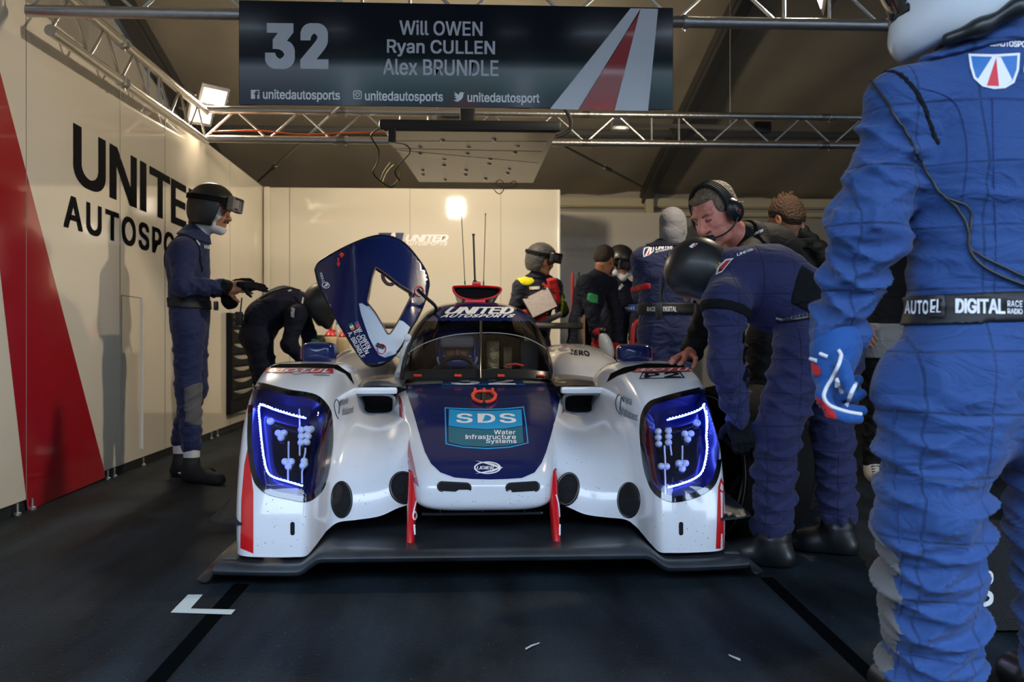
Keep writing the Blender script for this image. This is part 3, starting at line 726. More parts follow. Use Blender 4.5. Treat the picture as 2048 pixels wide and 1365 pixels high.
# road grime: stone chips and tar flecks on the front panels
rng = random.Random(7)
for s in (-1, 1):
    bm = bmesh.new()
    for k in range(130):
        u = rng.uniform(512, 640) if k < 60 else rng.uniform(700, 815); v = rng.uniform(1000, 1105) if k < 60 else rng.uniform(880, 1010)
        if k >= 60 and rng.random() < .55: continue
        if s > 0: u = 1936-u
        c = spts([(u, v)], fend[s], .0008)
        if not c: continue
        h, n, _, _ = fend[s].ray_cast(CAM, ray(u, v).normalized())
        if n.dot(ray(u, v)) > 0: n = -n
        r_ = rng.choice([.0006, .0008, .0010, .0016]); R = axes(n)
        vs = [bm.verts.new(c[0]+R @ Vector((r_*rng.uniform(.6, 1.5)*math.cos(t), r_*rng.uniform(.6, 1.5)*math.sin(t), 0))) for t in np.linspace(0, 2*math.pi, 6, endpoint=False)]
        bm.faces.new(vs)
    o = from_bm('grime_flecks', bm, mat('grime', (.06, .045, .035), .8), car, False); o['kind'] = 'stuff'
# ------------------------------------------------------------------ splitter
NX = 121; prof = [(.95, -.040), (.30, -.042), (.06, -.042), (.022, -.040), (.006, -.032), (.0, -.021), (.006, -.009), (.022, -.001), (.06, .001), (.16, .003), (.30, .005), (.55, .01), (.95, .03)]
G = np.zeros((NX, len(prof), 3))
for i, x in enumerate(np.linspace(-.925, .925, NX)):
    a = abs(x); t = min(1, max(0, (a-.555)/.085)); t = t*t*(3-2*t); zt = .122*(1-t)+.078*t
    for j, (y, z) in enumerate(prof):
        sw = .035*(max(0, a-.64)/.285)**2
        G[i, j] = (x, y*(1-.25*t*(y > .5))+sw+.03*t*(1 if y < .2 else 0)*0, zt+z*(1 if z < 0 else (1-.6*t)))
from_bm('splitter', grid_bm(G, flip=True), M_CARBT, car, True, .9)
for s in (-1, 1):
    P = [(s*.905, .05, .062), (s*.925, .045, .060), (s*.934, .05, .040), (s*.945, .06, .020), (s*.962, .07, .012), (s*.99, .08, .020)]
    Gx = np.array([P, [(p[0], p[1]+.30, p[2]+.012) for p in P], [(p[0]-s*.02, p[1]+.62, p[2]+.03) for p in P]])
    o = from_bm('end_fence', grid_bm(Gx), M_CARB, car); m_ = o.modifiers.new('s', 'SOLIDIFY'); m_.thickness = .006
    pl_ = [(s*.965, .15, .213), (s*.93, .13, .209), (s*.86, .105, .207), (s*.80, .085, .207), (s*.80, .10, .212), (s*.87, .16, .225), (s*.91, .36, .275), (s*.925, .34, .268)]
    bm = bmesh.new(); a_ = [bm.verts.new(p) for p in pl_]; b_ = [bm.verts.new((p[0], p[1], p[2]-.007)) for p in pl_]
    bm.faces.new(a_); bm.faces.new(b_[::-1])
    for i in range(8): bm.faces.new((a_[i], b_[i], b_[(i+1) % 8], a_[(i+1) % 8]))
    from_bm('dive_plane', bm, M_CARB, car, False)
    bm = bmesh.new(); bx(bm, (s*.885, .12, .0785+.003), (.05, .03, .002), bevel=.001); from_bm('wear_patch', bm, mat('worn_grey', (.09, .10, .11), .6), car, False)
bm = bmesh.new(); bx(bm, (0, 2.55, .105), (1.40, 3.6, .08), bevel=.02)
bx(bm, (0, 1.25, .28), (1.02, .55, .30), bevel=.02); from_bm('underbody', bm, M_VOID, car, False)
# under-nose wing element
bm = bmesh.new(); bx(bm, (0, .42, .185), (.46, .10, .012), bevel=.004)
for x in (-.16, 0, .16): bx(bm, (x, .42, .215), (.004, .09, .05))
from_bm('under_nose_vane', bm, M_CARB, car, False)
# ------------------------------------------------------------------ nose
def sup(hw, zb, zt, n, N=48, top=None):
    o = []
    for t in np.linspace(0, 2*math.pi, N, endpoint=False):
        c, s_ = math.cos(t), math.sin(t); k = n
        o.append((hw*math.copysign(abs(c)**(2/k), c), (zb+zt)/2+(zt-zb)/2*math.copysign(abs(s_)**(2/k), s_)))
    return o
NS = [(.168, .10, .285, .305, 2.5), (.170, .165, .255, .322, 3.2), (.182, .215, .236, .338, 4), (.205, .236, .226, .360, 4.2), (.25, .253, .222, .388, 4.4), (.35, .275, .225, .430, 4.8), (.55, .314, .24, .503, 5.2), (.75, .345, .26, .553, 5.6), (1.0, .380, .28, .603, 6), (1.2, .398, .29, .630, 6), (1.42, .408, .30, .648, 6)]
R = np.array([[(x, y, z) for x, z in sup(hw, zb, zt, n)]+[] for y, hw, zb, zt, n in NS])
R = np.concatenate([R, R[:, :1]], 1)
Gn = resample(R, 70, 120)
bm = grid_bm(Gn, flip=True); bmesh.ops.remove_doubles(bm, verts=bm.verts[:], dist=.0005)
tip = [v for v in bm.verts if v.co.y < .1695]
nose = from_bm('nose', bm, M_PAINT, car, True, None)
TN = bvh(nose)
bm = bmesh.new(); ring = [bm.verts.new(p) for p in Gn[0][:-1]]; bm.faces.new(ring); from_bm('nose_tip', bm, M_PAINT, car)
blue = [(826, 823), (841.5, 878), (850, 905), (862, 928), (881, 946), (909, 956), (945, 959), (980, 960), (1015, 959), (1044, 957), (1069, 946), (1083, 927), (1092, 905), (1100, 878), (1115, 823), (1121, 790), (1118, 771), (1060, 768), (960, 767), (870, 768), (812, 771), (813, 785)]
wrap('navy_panel', poly2d(blue), TN, M_PNAVY, car, .0012, 8)
sd = [(889, 816), (930, 818), (974, 819), (1010, 818), (1048, 814), (1053, 850), (1057, 888), (1020, 897), (974, 900), (925, 897), (891, 890), (890, 850)]
sdi = [(891.5, 818.5), (930, 820.5), (974, 821.5), (1010, 820.5), (1046, 817), (1051, 850), (1054.5, 886.5), (1020, 894.5), (974, 897.5), (925, 894.5), (893.5, 888), (892.5, 850)]
wrap('decal_frame', ring2d(sd, sdi), TN, M_CYAN, car, .0020, 8)
wrap('decal_field', poly2d([(898, 820), (930, 822.5), (974, 823.5), (1010, 822.5), (1043, 820), (1045, 853), (1010, 858.5), (974, 860), (930, 857.5), (897, 853)]), TN, M_CYAN, car, .0024, 8)
wrap('decal_field', poly2d([(897, 854), (930, 858.5), (974, 861), (1010, 859.5), (1045, 854), (1047, 887), (1015, 893), (974, 895.5), (925, 893), (897, 886)]), TN, M_TEAL, car, .0024, 8)
wtext('SDS', [(912, 848), (1033, 848), (1030, 829), (913, 829)], TN, M_DEC, car, 'lettering', .035, 0, 1.12, .0032, 8)
for t_, q in (('Water', (988, 862, 1031, 871)), ('Infrastructure', (931, 871, 1032, 880.5)), ('Systems', (972, 880, 1033, 890.5))):
    wtext(t_, rectq(*q), TN, M_DEC, car, 'lettering', .028, 0, 1.05, .0032, 8)
wrap('maker_emblem', ring2d(ell(975, 937, 27, 12.5), ell(975, 937, 24, 10)), TN, M_DEC, car, .0022, 6)
wrap('maker_emblem', poly2d([(950, 923), (985, 929), (1006, 937), (985, 945), (950, 949), (984, 941), (996, 937), (984, 933)]), TN, M_DEC, car, .0026, 6)
wtext('LIGIER', rectq(953, 934, 988, 940.5), TN, M_DEC, car, 'lettering', .03, .2, 1.0, .0026)
for cx_, ro in ((908.5, .06), (1045.5, -.06)):
    P = [(cx_+(24 if math.cos(t) > 0 else -24)*math.cos(ro)+9*math.cos(t), 975+(24 if math.cos(t) > 0 else -24)*math.sin(ro)+9*math.sin(t)) for t in np.linspace(.01, 2*math.pi+.01, 28, endpoint=False)]
    wrap('nose_inlet', poly2d(P), TN, M_MESH, car, .0015, 6); stroke('inlet_lip', P+[P[0]], TN, .0035, M_BLK, .0005, dense=1)
# tow hook / bonnet latch
stroke('tow_loop', [(945, 795), (948, 804), (958, 809), (966, 810)], TN, .0075, M_ORNG, .012); stroke('tow_loop', [(970, 810), (980, 809), (989, 803), (991, 795)], TN, .0075, M_ORNG, .012)
stroke('tow_loop', [(945, 796), (950, 790), (968, 788), (986, 790), (991, 796)], TN, .0065, M_ORNG, .012)
for u in (950, 968, 985): stroke('latch_pin', [(u, 782), (u, 791)], TN, .007, M_ORNG, .008)
stroke('latch_pin', [(968, 792), (968, 812)], TN, .008, M_BLK, .010)
wrap('latch_recess', poly2d(loopn([(943, 783), (968, 780), (992, 783), (990, 802), (968, 809), (947, 803)], 3)), TN, M_VOID, car, .0018, 6)
# number band in front of the screen
wrap('number_band', poly2d([(884, 772), (1050, 772), (1043, 759), (888, 758)]), TN, mat('band_blue', (.012, .09, .33), .25, coat=.4), car, .0022, 6)
wtext('32', [(900, 771), (1032, 771), (1026, 759), (908, 759)], TN, M_DEC, car, 'lettering', .05, 0, 1.1, .0032, 6)
wrap('number_band', poly2d([(940, 757.5), (1042, 758.5), (1036, 754.5), (942, 754)]), TN, M_PRED, car, .0022, 6)
for k in range(60):   # droplets of highlight dust are left to the lights
    break
# red edge stripes along the flanks of the nose and the two struts
for s in (-1, 1):
    P = {-1: [(797, 790), (803, 800), (812, 850), (822, 900), (833, 950), (838, 975), (828, 965), (820, 945), (808, 890), (800, 840)], 1: [(1131, 790), (1126, 805), (1123, 850), (1118, 900), (1112, 950), (1108, 975), (1118, 960), (1124, 930), (1129, 880), (1132, 830)]}[s]
    wrap('edge_stripe', poly2d(P), TN, mat('paint_redfade', (.40, .03, .05), .22, coat=.8), car, .0012, 6)
    bm = bmesh.new(); secs = []
    for t in np.linspace(0, 1, 14):
        c = Vector((s*(.262-.004*t), .150+.11*t+.05*t*t, .112+.245*t)); w, d = .0165+.004*t, .05
        secs.append([(c.x+w*math.copysign(abs(math.cos(a))**.8, math.cos(a)), c.y+d*math.sin(a)+d*.6, c.z) for a in np.linspace(0, 2*math.pi, 25)])
    grid_bm(np.array(secs), bm); o = from_bm('nose_strut', bm, M_PRED, car)
    TS = bvh(o)
    x_ = {-1: 829, 1: 1118}[s]
    if s < 0:
        stroke('strut_mark', [(834, 995), (828, 1020), (826, 1033), (829, 1040), (833, 1033), (830, 1024), (826, 1030)], TS, .0028, M_DEC, .0005); stroke('strut_mark', [(828, 1050), (829, 1070)], TS, .004, M_DEC, .0005)
    else:
        stroke('strut_mark', [(1112, 990), (1117, 1010), (1119, 1035)], TS, .0025, M_DEC, .0005); stroke('strut_mark', [(1119, 1050), (1119, 1072)], TS, .004, M_DEC, .0005)
# nose grime
bm = bmesh.new()
for k in range(70):
    u, v = rng.uniform(850, 1100), rng.uniform(962, 1012); c = spts([(u, v)], TN, .0008)
    if c:
        r_ = rng.choice([.0006, .0009, .0015]); bm.faces.new([bm.verts.new(c[0]+Vector((r_*math.cos(t)*rng.uniform(.6, 1.4), 0, r_*math.sin(t)*rng.uniform(.6, 1.4)))) for t in np.linspace(0, 2*math.pi, 6, endpoint=False)])
o = from_bm('grime_flecks', bm, mat('grime', (.06, .045, .035), .8), car, False); o['kind'] = 'stuff'
# ------------------------------------------------------------------ canopy and screen
CS = [(1.28, .26, .632, .652), (1.34, .335, .628, .72), (1.45, .375, .625, .80), (1.6, .388, .62, .885), (1.8, .392, .62, .962), (2.0, .392, .62, 1.022), (2.2, .39, .62, 1.056), (2.45, .375, .62, 1.064), (2.75, .34, .62, 1.045), (3.1, .26, .62, .97), (3.4, .18, .62, .90)]
def dome(hw, zb, zt, n=3.15, N=41):
    return [(hw*math.copysign(abs(math.cos(t))**(2/n), math.cos(t)), zb+(zt-zb)*abs(math.sin(t))**(2/n)) for t in np.linspace(0, math.pi, N)]
Gc = resample([[(x, y, z) for x, z in dome(hw, zb, zt)] for y, hw, zb, zt in CS], 110, 110)
def canopy_part(name, test, m, off=0.):
    bm = grid_bm(Gc, flip=False); bmesh.ops.delete(bm, geom=[f for f in bm.faces if not test(f.calc_center_median())], context='FACES')
    bmesh.ops.recalc_face_normals(bm, faces=bm.faces[:])
    return from_bm(name, bm, m, car, True, None)
def is_glass(c):
    if c.z > .955 or c.y > 2.15: return False
    side = abs(c.x)/.40
    return True
is_pillar = lambda c: c.y > 1.95 and c.z <= .955
wind = canopy_part('windscreen', lambda c: c.z <= .945 and c.y <= 1.93, M_GLASS)
canopy_part('roof', lambda c: not (c.z <= .945 and c.y <= 1.93), M_PNAVY)
bm = grid_bm(Gc); bmesh.ops.recalc_face_normals(bm, faces=bm.faces[:]); me = bpy.data.meshes.new('tmp'); bm.to_mesh(me); bm.free()
TC = BVHTree.FromPolygons([v.co+Vector((CX, CY, 0)) for v in me.vertices], [tuple(p.vertices) for p in me.polygons]); bpy.data.meshes.remove(me)
wtext('UNITED', [(888, 629), (1031, 629), (1026, 615), (897, 615)], TC, M_DEC, car, 'lettering', .055, .3, 1.12, .002, 8)
wtext('AUTOSPORTS', [(880, 636), (1027, 636), (1031, 629.5), (886, 629.5)], TC, M_DEC, car, 'lettering', .05, .3, 1.1, .002, 8)
stroke('wiper', [(961, 768), (960, 740), (961, 700), (962, 668), (962, 645)], TC, .006, M_BLK, .006)
stroke('screen_seam', [(806, 716), (840, 692), (890, 674), (950, 667), (1010, 668), (1060, 680), (1108, 708)], TC, .0022, mat('seam_silver', (.35, .36, .38), .3), .001)
stroke('screen_edge', [(803, 757), (812, 715), (828, 672), (850, 640), (880, 618)], TC, .010, M_BLK, .001)
stroke('screen_edge', [(1113, 757), (1105, 715), (1088, 672), (1064, 640), (1035, 620)], TC, .010, M_BLK, .001)
for u in (836, 916, 1002, 1081): stroke('screen_clip', [(u-7, 752.5), (u+7, 753)], TC, .006, M_ORNG, .004)
wrap('base_mask', poly2d([(806, 758), (870, 757), (960, 756), (1050, 757), (1111, 759), (1109, 745), (1060, 741), (960, 739), (870, 741), (808, 744)]), TC, M_BLK, car, .0012, 8)
# cockpit interior
bm = bmesh.new()
bx(bm, (0, 2.25, .55), (.74, .9, .12), bevel=.02); bx(bm, (0, 1.55, .645), (.62, .12, .11), bevel=.03); bx(bm, (0, 2.75, .75), (.62, .06, .5), bevel=.05)
from_bm('cockpit_tub', bm, M_BLKM, car)
bm = bmesh.new(); bx(bm, (.10, 2.2, .76), (.07, .05, .16), bevel=.01); bx(bm, (.185, 2.25, .74), (.05, .05, .14), bevel=.01); from_bm('foil_shield', bm, mat('gold_foil', (.55, .42, .20), .3, metal=.6, bump=(30, 1.)), car)
bm = bmesh.new(); bx(bm, (.30, 2.15, .74), (.10, .06, .2), bevel=.02); from_bm('side_pad', bm, mat('pad_grey', (.12, .13, .15), .6), car)
bm = bmesh.new(); tube(bm, [(.155, 1.7, .715), (.20, 1.7, .722), (.24, 1.7, .712)], .006, 8); from_bm('red_switch', bm, M_ORNG, car)
stw = [( -.10+.085*math.cos(t), 1.75, .70+.055*math.sin(t)) for t in np.linspace(0, 2*math.pi, 21)]
bm = bmesh.new(); tube(bm, stw, .012, 8, False); from_bm('steering_wheel', bm, M_BLK, car)
# roof snorkel with red lip and antennas
def cpt(u, v, y):
    p = at(u, v, CY+y); return p-Vector((CX, CY, 0))
lip = [cpt(*p, 2.3) for p in [(906, 574), (930, 573), (955, 573), (980, 574), (1001, 577), (999, 586), (988, 594), (970, 599), (953, 601), (934, 599), (917, 593), (908, 584)]]
L2 = crv(lip+[lip[0]], 4); bm = bmesh.new(); tube(bm, L2, .0065, 8, False); from_bm('snorkel_lip', bm, M_PRED, car)
ctr = sum((Vector(p) for p in L2), Vector())/len(L2)
bm = bmesh.new(); secs = [[tuple(Vector(p)*1.0+(ctr-Vector(p))*k+Vector((0, dy, dz))) for p in L2] for k, dy, dz in ((.0, 0, 0), (.02, .15, -.01), (.15, .5, -.05), (.5, .9, -.12))]
grid_bm(np.array(secs), bm); from_bm('snorkel', bm, M_PNAVY, car)
bm = bmesh.new(); bm.faces.new([bm.verts.new(Vector(p)+(ctr-Vector(p))*.05+Vector((0, .03, 0))) for p in L2[:-1]]); from_bm('snorkel_mouth', bm, M_VOID, car)
c = cpt(950, 604, 2.32); bm = bmesh.new(); bx(bm, c, (.12, .10, .022), bevel=.01); c = cpt(953, 569, 2.36); bx(bm, c, (.05, .05, .028), bevel=.006); from_bm('antenna_base', bm, M_PRED, car)
for (u0, v0, u1, v1, r_) in ((930, 570, 923, 431, .0022), (967, 571, 971, 431, .0022), (950, 566, 947, 472, .0055)):
    bm = bmesh.new(); a_, b_ = cpt(u0, v0, 2.38), cpt(u1, v1, 2.38); tube(bm, [a_, a_.lerp(b_, .05), a_.lerp(b_, .06), b_], [r_*2, r_*2, r_, r_], 8); tube(bm, [b_, b_+Vector((0, 0, .012))], r_*1.5, 8); from_bm('antenna', bm, M_BLK, car)
# ------------------------------------------------------------------ side inlets, sidepods, rear fenders, wing
for s in (-1, 1):
    x0, x1 = s*.36, s*.57; xm, w = (x0+x1)/2, abs(x1-x0)
    bm = bmesh.new(); bx(bm, (xm, 1.0, .622), (w, .06, .03), bevel=.012); from_bm('inlet_lip', bm, M_PAINT, car)
    bm = bmesh.new(); bx(bm, (xm, 1.17, .555), (w+.06, .02, .14)); from_bm('side_inlet', bm, M_VOID, car, False)
    e = [(xm+(w/2-.012)*math.copysign(abs(math.cos(t))**.5, math.cos(t)), .985, .562+.045*math.copysign(abs(math.sin(t))**.5, math.sin(t))) for t in np.linspace(0, 2*math.pi, 33)]
    bm = bmesh.new(); tube(bm, e, .008, 8, False); from_bm('inlet_collar', bm, mat('collar_grey', (.10, .11, .12), .3, coat=.5), car)
    Gp = resample([[(s*.34, y, z), (s*.45, y, z+.005), (s*.58, y, z-.005), (s*.72, y, z-.03)] for y, z in ((1.02, .637), (1.3, .655), (1.8, .66), (2.2, .64), (2.6, .6))], 20, 16)
    from_bm('sidepod_top', grid_bm(Gp, flip=(s > 0)), M_CARB, car)
    RF = [(1.75, .10, .50, .56), (1.82, .18, .45, .63), (1.98, .235, .40, .705), (2.2, .265, .35, .765), (2.5, .285, .30, .803), (2.9, .295, .2, .822), (3.4, .295, .15, .81), (4.0, .29, .15, .74), (4.3, .27, .2, .66)]
    Gr = resample([[(s*(.625)+x, y, z) for x, z in dome(hw, zb, zt, 3.0)] for y, hw, zb, zt in RF], 50, 60)
    o = from_bm('rear_fender', grid_bm(Gr), mat('paint_silver', (.42, .43, .46), .2, coat=.7), car)
    bm = bmesh.new(); lathe(bm, [(.20, -.15), (.30, -.155), (.34, -.12), (.345, 0), (.34, .12), (.30, .155), (.20, .15), (.20, -.15)], frame((s*.74, 1.03, .342), (1, 0, 0)), 40); from_bm('front_tyre', bm, M_BLKM, car)
    bm = bmesh.new(); lathe(bm, [(.20, -.16), (.30, -.165), (.34, -.13), (.345, 0), (.34, .13), (.30, .165), (.20, .16), (.20, -.16)], frame((s*.74, 3.95, .343), (1, 0, 0)), 40); from_bm('rear_tyre', bm, M_BLKM, car)
    # wing mirror
    a_, b_ = ((603, 685), (670, 726)) if s < 0 else ((1236, 688), (1303, 727))
    p0, p1 = cpt(*a_, .98), cpt(*b_, .98); c = (p0+p1)/2; hw, hh = abs(p1.x-p0.x)/2, abs(p1.z-p0.z)/2
    Gm = []
    for t, k in ((-.06, .0), (-.058, .55), (-.045, .85), (-.02, .97), (.02, 1.0), (.06, 1.0), (.062, .93), (.055, .9), (.055, 0)):
        Gm.append([(c.x+x*k, c.y+t, c.z+z*k) for x, z in sup(hw, -hh, hh, 4.2, 40)+[sup(hw, -hh, hh, 4.2, 40)[0]]])
    from_bm('wing_mirror', grid_bm(np.array(Gm), flip=True), M_PNAVY, car, True, 1.)
    bm = bmesh.new()
    for dx in (-.012, .022): tube(bm, [(c.x+dx, c.y+.02, c.z-hh), (c.x+dx, c.y+.02, .735)], .006, 8)
    from_bm('mirror_stalk', bm, M_CHROME, car)
    bm = bmesh.new(); bx(bm, (c.x+s*hw*1.0, c.y+.03, c.z), (.008, .07, hh*1.3), bevel=.003); from_bm('mirror_end', bm, mat('paint_redfade', (.4, .03, .05)), car)
TR = bvh([o for o in car.children if o.name.startswith('rear_fender')])
wtext('ZERO', [(1138, 709), (1182, 714), (1176, 703), (1140, 700)], TR, M_INK, car, 'lettering', .04, .1, 1.1, .003, 6)
bm = bmesh.new(); secs = []
for x in np.linspace(-.9, .9, 3): secs.append([(x, 4.72+.12*math.cos(t), .965+.018*math.sin(t)+.02*math.cos(t)) for t in np.linspace(0, 2*math.pi, 25)])
grid_bm(np.array(secs), bm); from_bm('rear_wing', bm, M_CARB, car)
for s in (-1, 1):
    bm = bmesh.new(); bx(bm, (s*.905, 4.72, .83), (.012, .34, .42), bevel=.004); from_bm('wing_endplate', bm, M_CARB, car, False)
    bm = bmesh.new(); bx(bm, (s*.907, 4.53, .93), (.014, .02, .24), bevel=.004); from_bm('endplate_edge', bm, mat('edge_copper', (.35, .16, .10), .3), car, False)
bm = bmesh.new()
Ge = resample([[(x, y, z) for x, z in dome(hw, .3, zt, 2.4)] for y, hw, zt in ((2.3, .36, .80), (2.9, .34, .86), (3.5, .25, .78), (4.2, .15, .62))], 20, 30); grid_bm(Ge, bm); from_bm('engine_cover', bm, M_PNAVY, car)
# ------------------------------------------------------------------ raised door
DO = loopn([(630, 540), (636, 527), (652, 515), (680, 499), (715, 483), (745, 473), (770, 471), (795, 478), (815, 492), (838, 520), (852, 543), (858, 566), (856, 582), (852, 598), (838, 632), (820, 662), (806, 690), (790, 712), (772, 725), (750, 730), (735, 729), (724, 720), (700, 685), (676, 645), (655, 608), (638, 572)], 3)
DH = [(751, 535), (770, 547), (800, 570), (821, 583), (824, 590), (815, 608), (798, 640), (786, 660), (777, 669), (768, 655), (752, 628), (740, 612), (735, 602), (741, 572), (745, 552)]
def poly2d_h(loops):
    bm = bmesh.new(); es = []
    for L in loops:
        vs = [bm.verts.new((p[0], p[1], 0)) for p in L]; es += [bm.edges.new((vs[i], vs[(i+1) % len(vs)])) for i in range(len(vs))]
    bmesh.ops.triangle_fill(bm, use_beauty=True, use_dissolve=False, edges=es, normal=(0, 0, 1)); bm.verts.index_update()
    o = (np.array([v.co[:2] for v in bm.verts]), [tuple(v.index for v in f.verts) for f in bm.faces]); bm.free(); return o
# the door skin: a slightly bowed sheet leaning back, hinged beside the screen
Gd = np.array([[tuple(cpt(u, v, 1.62 + .34*((760-v)/290) + .16*((745-u)/115)**2*.6 - .05*math.cos((u-745)/115*1.2))) for v in np.linspace(440, 760, 24)] for u in np.linspace(610, 880, 24)])
bm = grid_bm(Gd); me = bpy.data.meshes.new('tmp'); bm.to_mesh(me); bm.free()
TDs = BVHTree.FromPolygons([v.co+Vector((CX, CY, 0)) for v in me.vertices], [tuple(p.vertices) for p in me.polygons]); bpy.data.meshes.remove(me)
door = bpy.data.objects.new('raised_door', None); COL.objects.link(door); door.parent = car; bpy.context.view_layer.update()
sk = wrap('skin', poly2d_h([DO, DH]), TDs, M_PNAVY, door, 0, 9)
md = sk.modifiers.new('s', 'SOLIDIFY'); md.thickness = .03; md.offset = -1; sk.modifiers.new('b', 'BEVEL').width = .004
wrap('pale_panel', poly2d_h([[(718, 608), (724, 607), (733, 613), (741, 613), (752, 629), (768, 656), (777, 670), (787, 660), (798, 641), (806, 643), (820, 655), (812, 674), (802, 692), (788, 710), (770, 716), (758, 711), (748, 695), (738, 675), (730, 652), (722, 628)]]), TDs, M_PALE, door, .0015, 9)
e = [tuple(p) for p in loopn(DO, 1)]; stroke('edge_trim', e+[e[0]], TDs, .004, M_BLK, .0005, dense=1, parent=door)
e = DH+[DH[0]]; stroke('window_trim', e, TDs, .004, mat('trim_brown', (.10, .06, .05), .4), .0005, dense=3, parent=door)
bm = bmesh.new(); P = spts([tuple(p) for p in crv([(766, 546), (768, 556), (775, 564), (784, 566), (790, 562)], 4)], TDs, -.02); tube(bm, P, .010, 8); from_bm('pull_loop', bm, mat('strap_brown', (.10, .05, .045), .5), door)
for cx_, cy_ in ((838, 583), (763, 699)):
    e = ell(cx_, cy_, 8.5, 9.5, 24); stroke('red_ring', e+[e[0]], TDs, .003, M_PRED, .003, dense=1, parent=door)
stroke('release_handle', [(683, 510), (686, 513)], TDs, .012, M_ORNG, .006, parent=door)
wrap('arrow_mark', poly2d([(675, 516), (678.5, 516), (678.5, 526), (681, 526), (678, 535), (673, 527), (676, 527)]), TDs, M_ORNG, door, .002, 6)
wrap('maker_emblem', ring2d(ell(652, 571, 8, 6.5, 24, .3), ell(652, 571, 6.2, 4.8, 24, .3)), TDs, M_DEC, door, .002, 6)
wtext('LIGIER', [(645, 565), (640, 546), (644, 545), (650, 563)], TDs, M_DEC, door, 'lettering', .03, .2, 1., .002, 6)
wrap('maker_emblem', poly2d([(647, 575), (653, 567), (658, 568), (655, 573)]), TDs, M_DEC, door, .0022, 6)
def along(s_, x, y, dx, dy, L, h):
    n = math.hypot(dx, dy); dx, dy = dx/n, dy/n; ux, uy = -dy, dx   # text runs along d; up = rotate
    return [(x, y), (x+dx*L, y+dy*L), (x+dx*L-ux*h, y+dy*L-uy*h), (x-ux*h, y-uy*h)]
for s_, x, y, L in (('W. OWEN', 713, 659, 46), ('R. CULLEN', 706, 664, 52), ('A. BRUNDLE', 695, 667, 58)):
    wtext(s_, along(s_, x, y, 20, 37, L, -9*-1), TDs, M_DEC, door, 'lettering', .03, 0, 1.02, .002, 6)
def flagq(x, y, L, h): return along('', x, y, 20, 37, L, h)
for k, c in enumerate(((.01, .25, .1), (.8, .8, .8), (.75, .25, .03))):
    q = flagq(698, 649+0, 1, 1); x, y = 697+4.6*k*math.cos(1.08), 650+4.6*k*math.sin(1.08)
    q = along('', x, y, 20, 37, 4.6, 8); wrap('flag', poly2d(q), TDs, mat('flag_%d' % k, c, .4), door, .002, 6)
q = along('', 708, 646, 20, 37, 13, 8); wrap('flag', poly2d(q), TDs, mat('flag_stripes', (.55, .12, .14), .4), door, .002, 6)
q = along('', 708, 646, 20, 37, 5, 6); wrap('flag', poly2d([(a-0, b-0) for a, b in q]), TDs, mat('flag_canton', (.03, .08, .35), .4), door, .0025, 6)
def pole(name, pts, r, m, parent=None):
    bm = bmesh.new(); tube(bm, crv([cpt(*p) for p in pts], 4), r, 10); return from_bm(name, bm, m, parent or car)
pole('door_stay', [(836, 580, 1.75), (850, 594, 1.8), (872, 615, 1.9), (866, 632, 1.95)], .009, M_BLK, door)
pole('hinge_arm', [(755, 691, 1.66), (780, 703, 1.66), (806, 716, 1.66)], .010, mat('hinge_white', (.75, .78, .8), .3), door)
pole('hinge_arm', [(753, 690, 1.655), (768, 697, 1.655)], .013, M_BLK, door)
pole('hinge_post', [(818, 672, 1.64), (812, 690, 1.63), (806, 712, 1.62), (802, 735, 1.6)], .013, mat('hinge_white', (.75, .78, .8), .3))
bm = bmesh.new(); c = cpt(815, 675, 1.60); lathe(bm, [(0, .01), (.016, .008), (.018, 0), (.018, -.01)], frame(c, (0, -1, 0)), 20); from_bm('hinge_cap', bm, M_DEC, car)
pole('hinge_foot', [(796, 750, 1.5), (802, 735, 1.55), (808, 722, 1.6)], .018, mat('hinge_white', (.75, .78, .8)))
for u, m_ in ((800, M_PRED), (1116, M_PRED)):
    pole('bonnet_catch', [(u-6, 772, 1.25), (u+6, 768, 1.25)], .006, m_)
# ================================================================== floor marks and loose equipment
def fz(u, v, z=0.): return at_z(u, v, z)
def floor_poly(name, px_, m, label, cat, z=.002, th=.0015, group=None):
    pts = [fz(u, v, z) for u, v in px_]; c = sum((Vector(p) for p in pts), Vector())/len(pts)
    v, f = poly2d([(p.x-c.x, p.y-c.y) for p in pts]); bm = bmesh.new(); vs = [bm.verts.new((*q, th)) for q in v]
    for q in f: bm.faces.new([vs[i] for i in q])
    bmesh.ops.recalc_face_normals(bm, faces=bm.faces[:])
    for fc in bm.faces:
        fc.normal_update()
        if fc.normal.z < 0: fc.normal_flip()
    o = from_bm(name, bm, m, None, False); o.location = (c.x, c.y, 0)
    return tag(o, label, cat, group)
M_TAPED = mat('tape_black', (.0012, .0022, .003), .9, spec=.02)
floor_poly('floor_tape', [(468, 1168), (500, 1168), (330, 1365), (318, 1380), (272, 1380), (290, 1365)], M_TAPED, 'black tape line on the floor running from under the white corner mark', 'floor tape', th=.0012)
floor_poly('floor_tape', [(1520, 1155), (1546, 1155), (1775, 1365), (1795, 1385), (1750, 1385), (1738, 1365)], M_TAPED, 'black tape line on the floor beside the bright blue overalls', 'floor tape', th=.0012)
floor_poly('corner_mark', [(376, 1190), (406, 1190), (381, 1218), (471, 1220), (462, 1230), (341, 1226)], mat('tape_white', (.62, .70, .72), .6), 'white L-shaped tape mark on the floor before the car', 'floor mark', th=.0022)
for i, (px_, lab) in enumerate((([(1050, 1298), (1063, 1291), (1080, 1286), (1078, 1289), (1064, 1294), (1052, 1301)], 'thin pale scrap on the floor before the middle of the car'), ([(1457, 1310), (1470, 1315), (1481, 1319), (1481, 1324), (1468, 1318), (1458, 1313)], 'short white scrap on the floor to the right before the car'))):
    floor_poly('paper_scrap', px_, mat('scrap_white', (.6, .62, .66), .7), lab, 'scrap', th=.003)
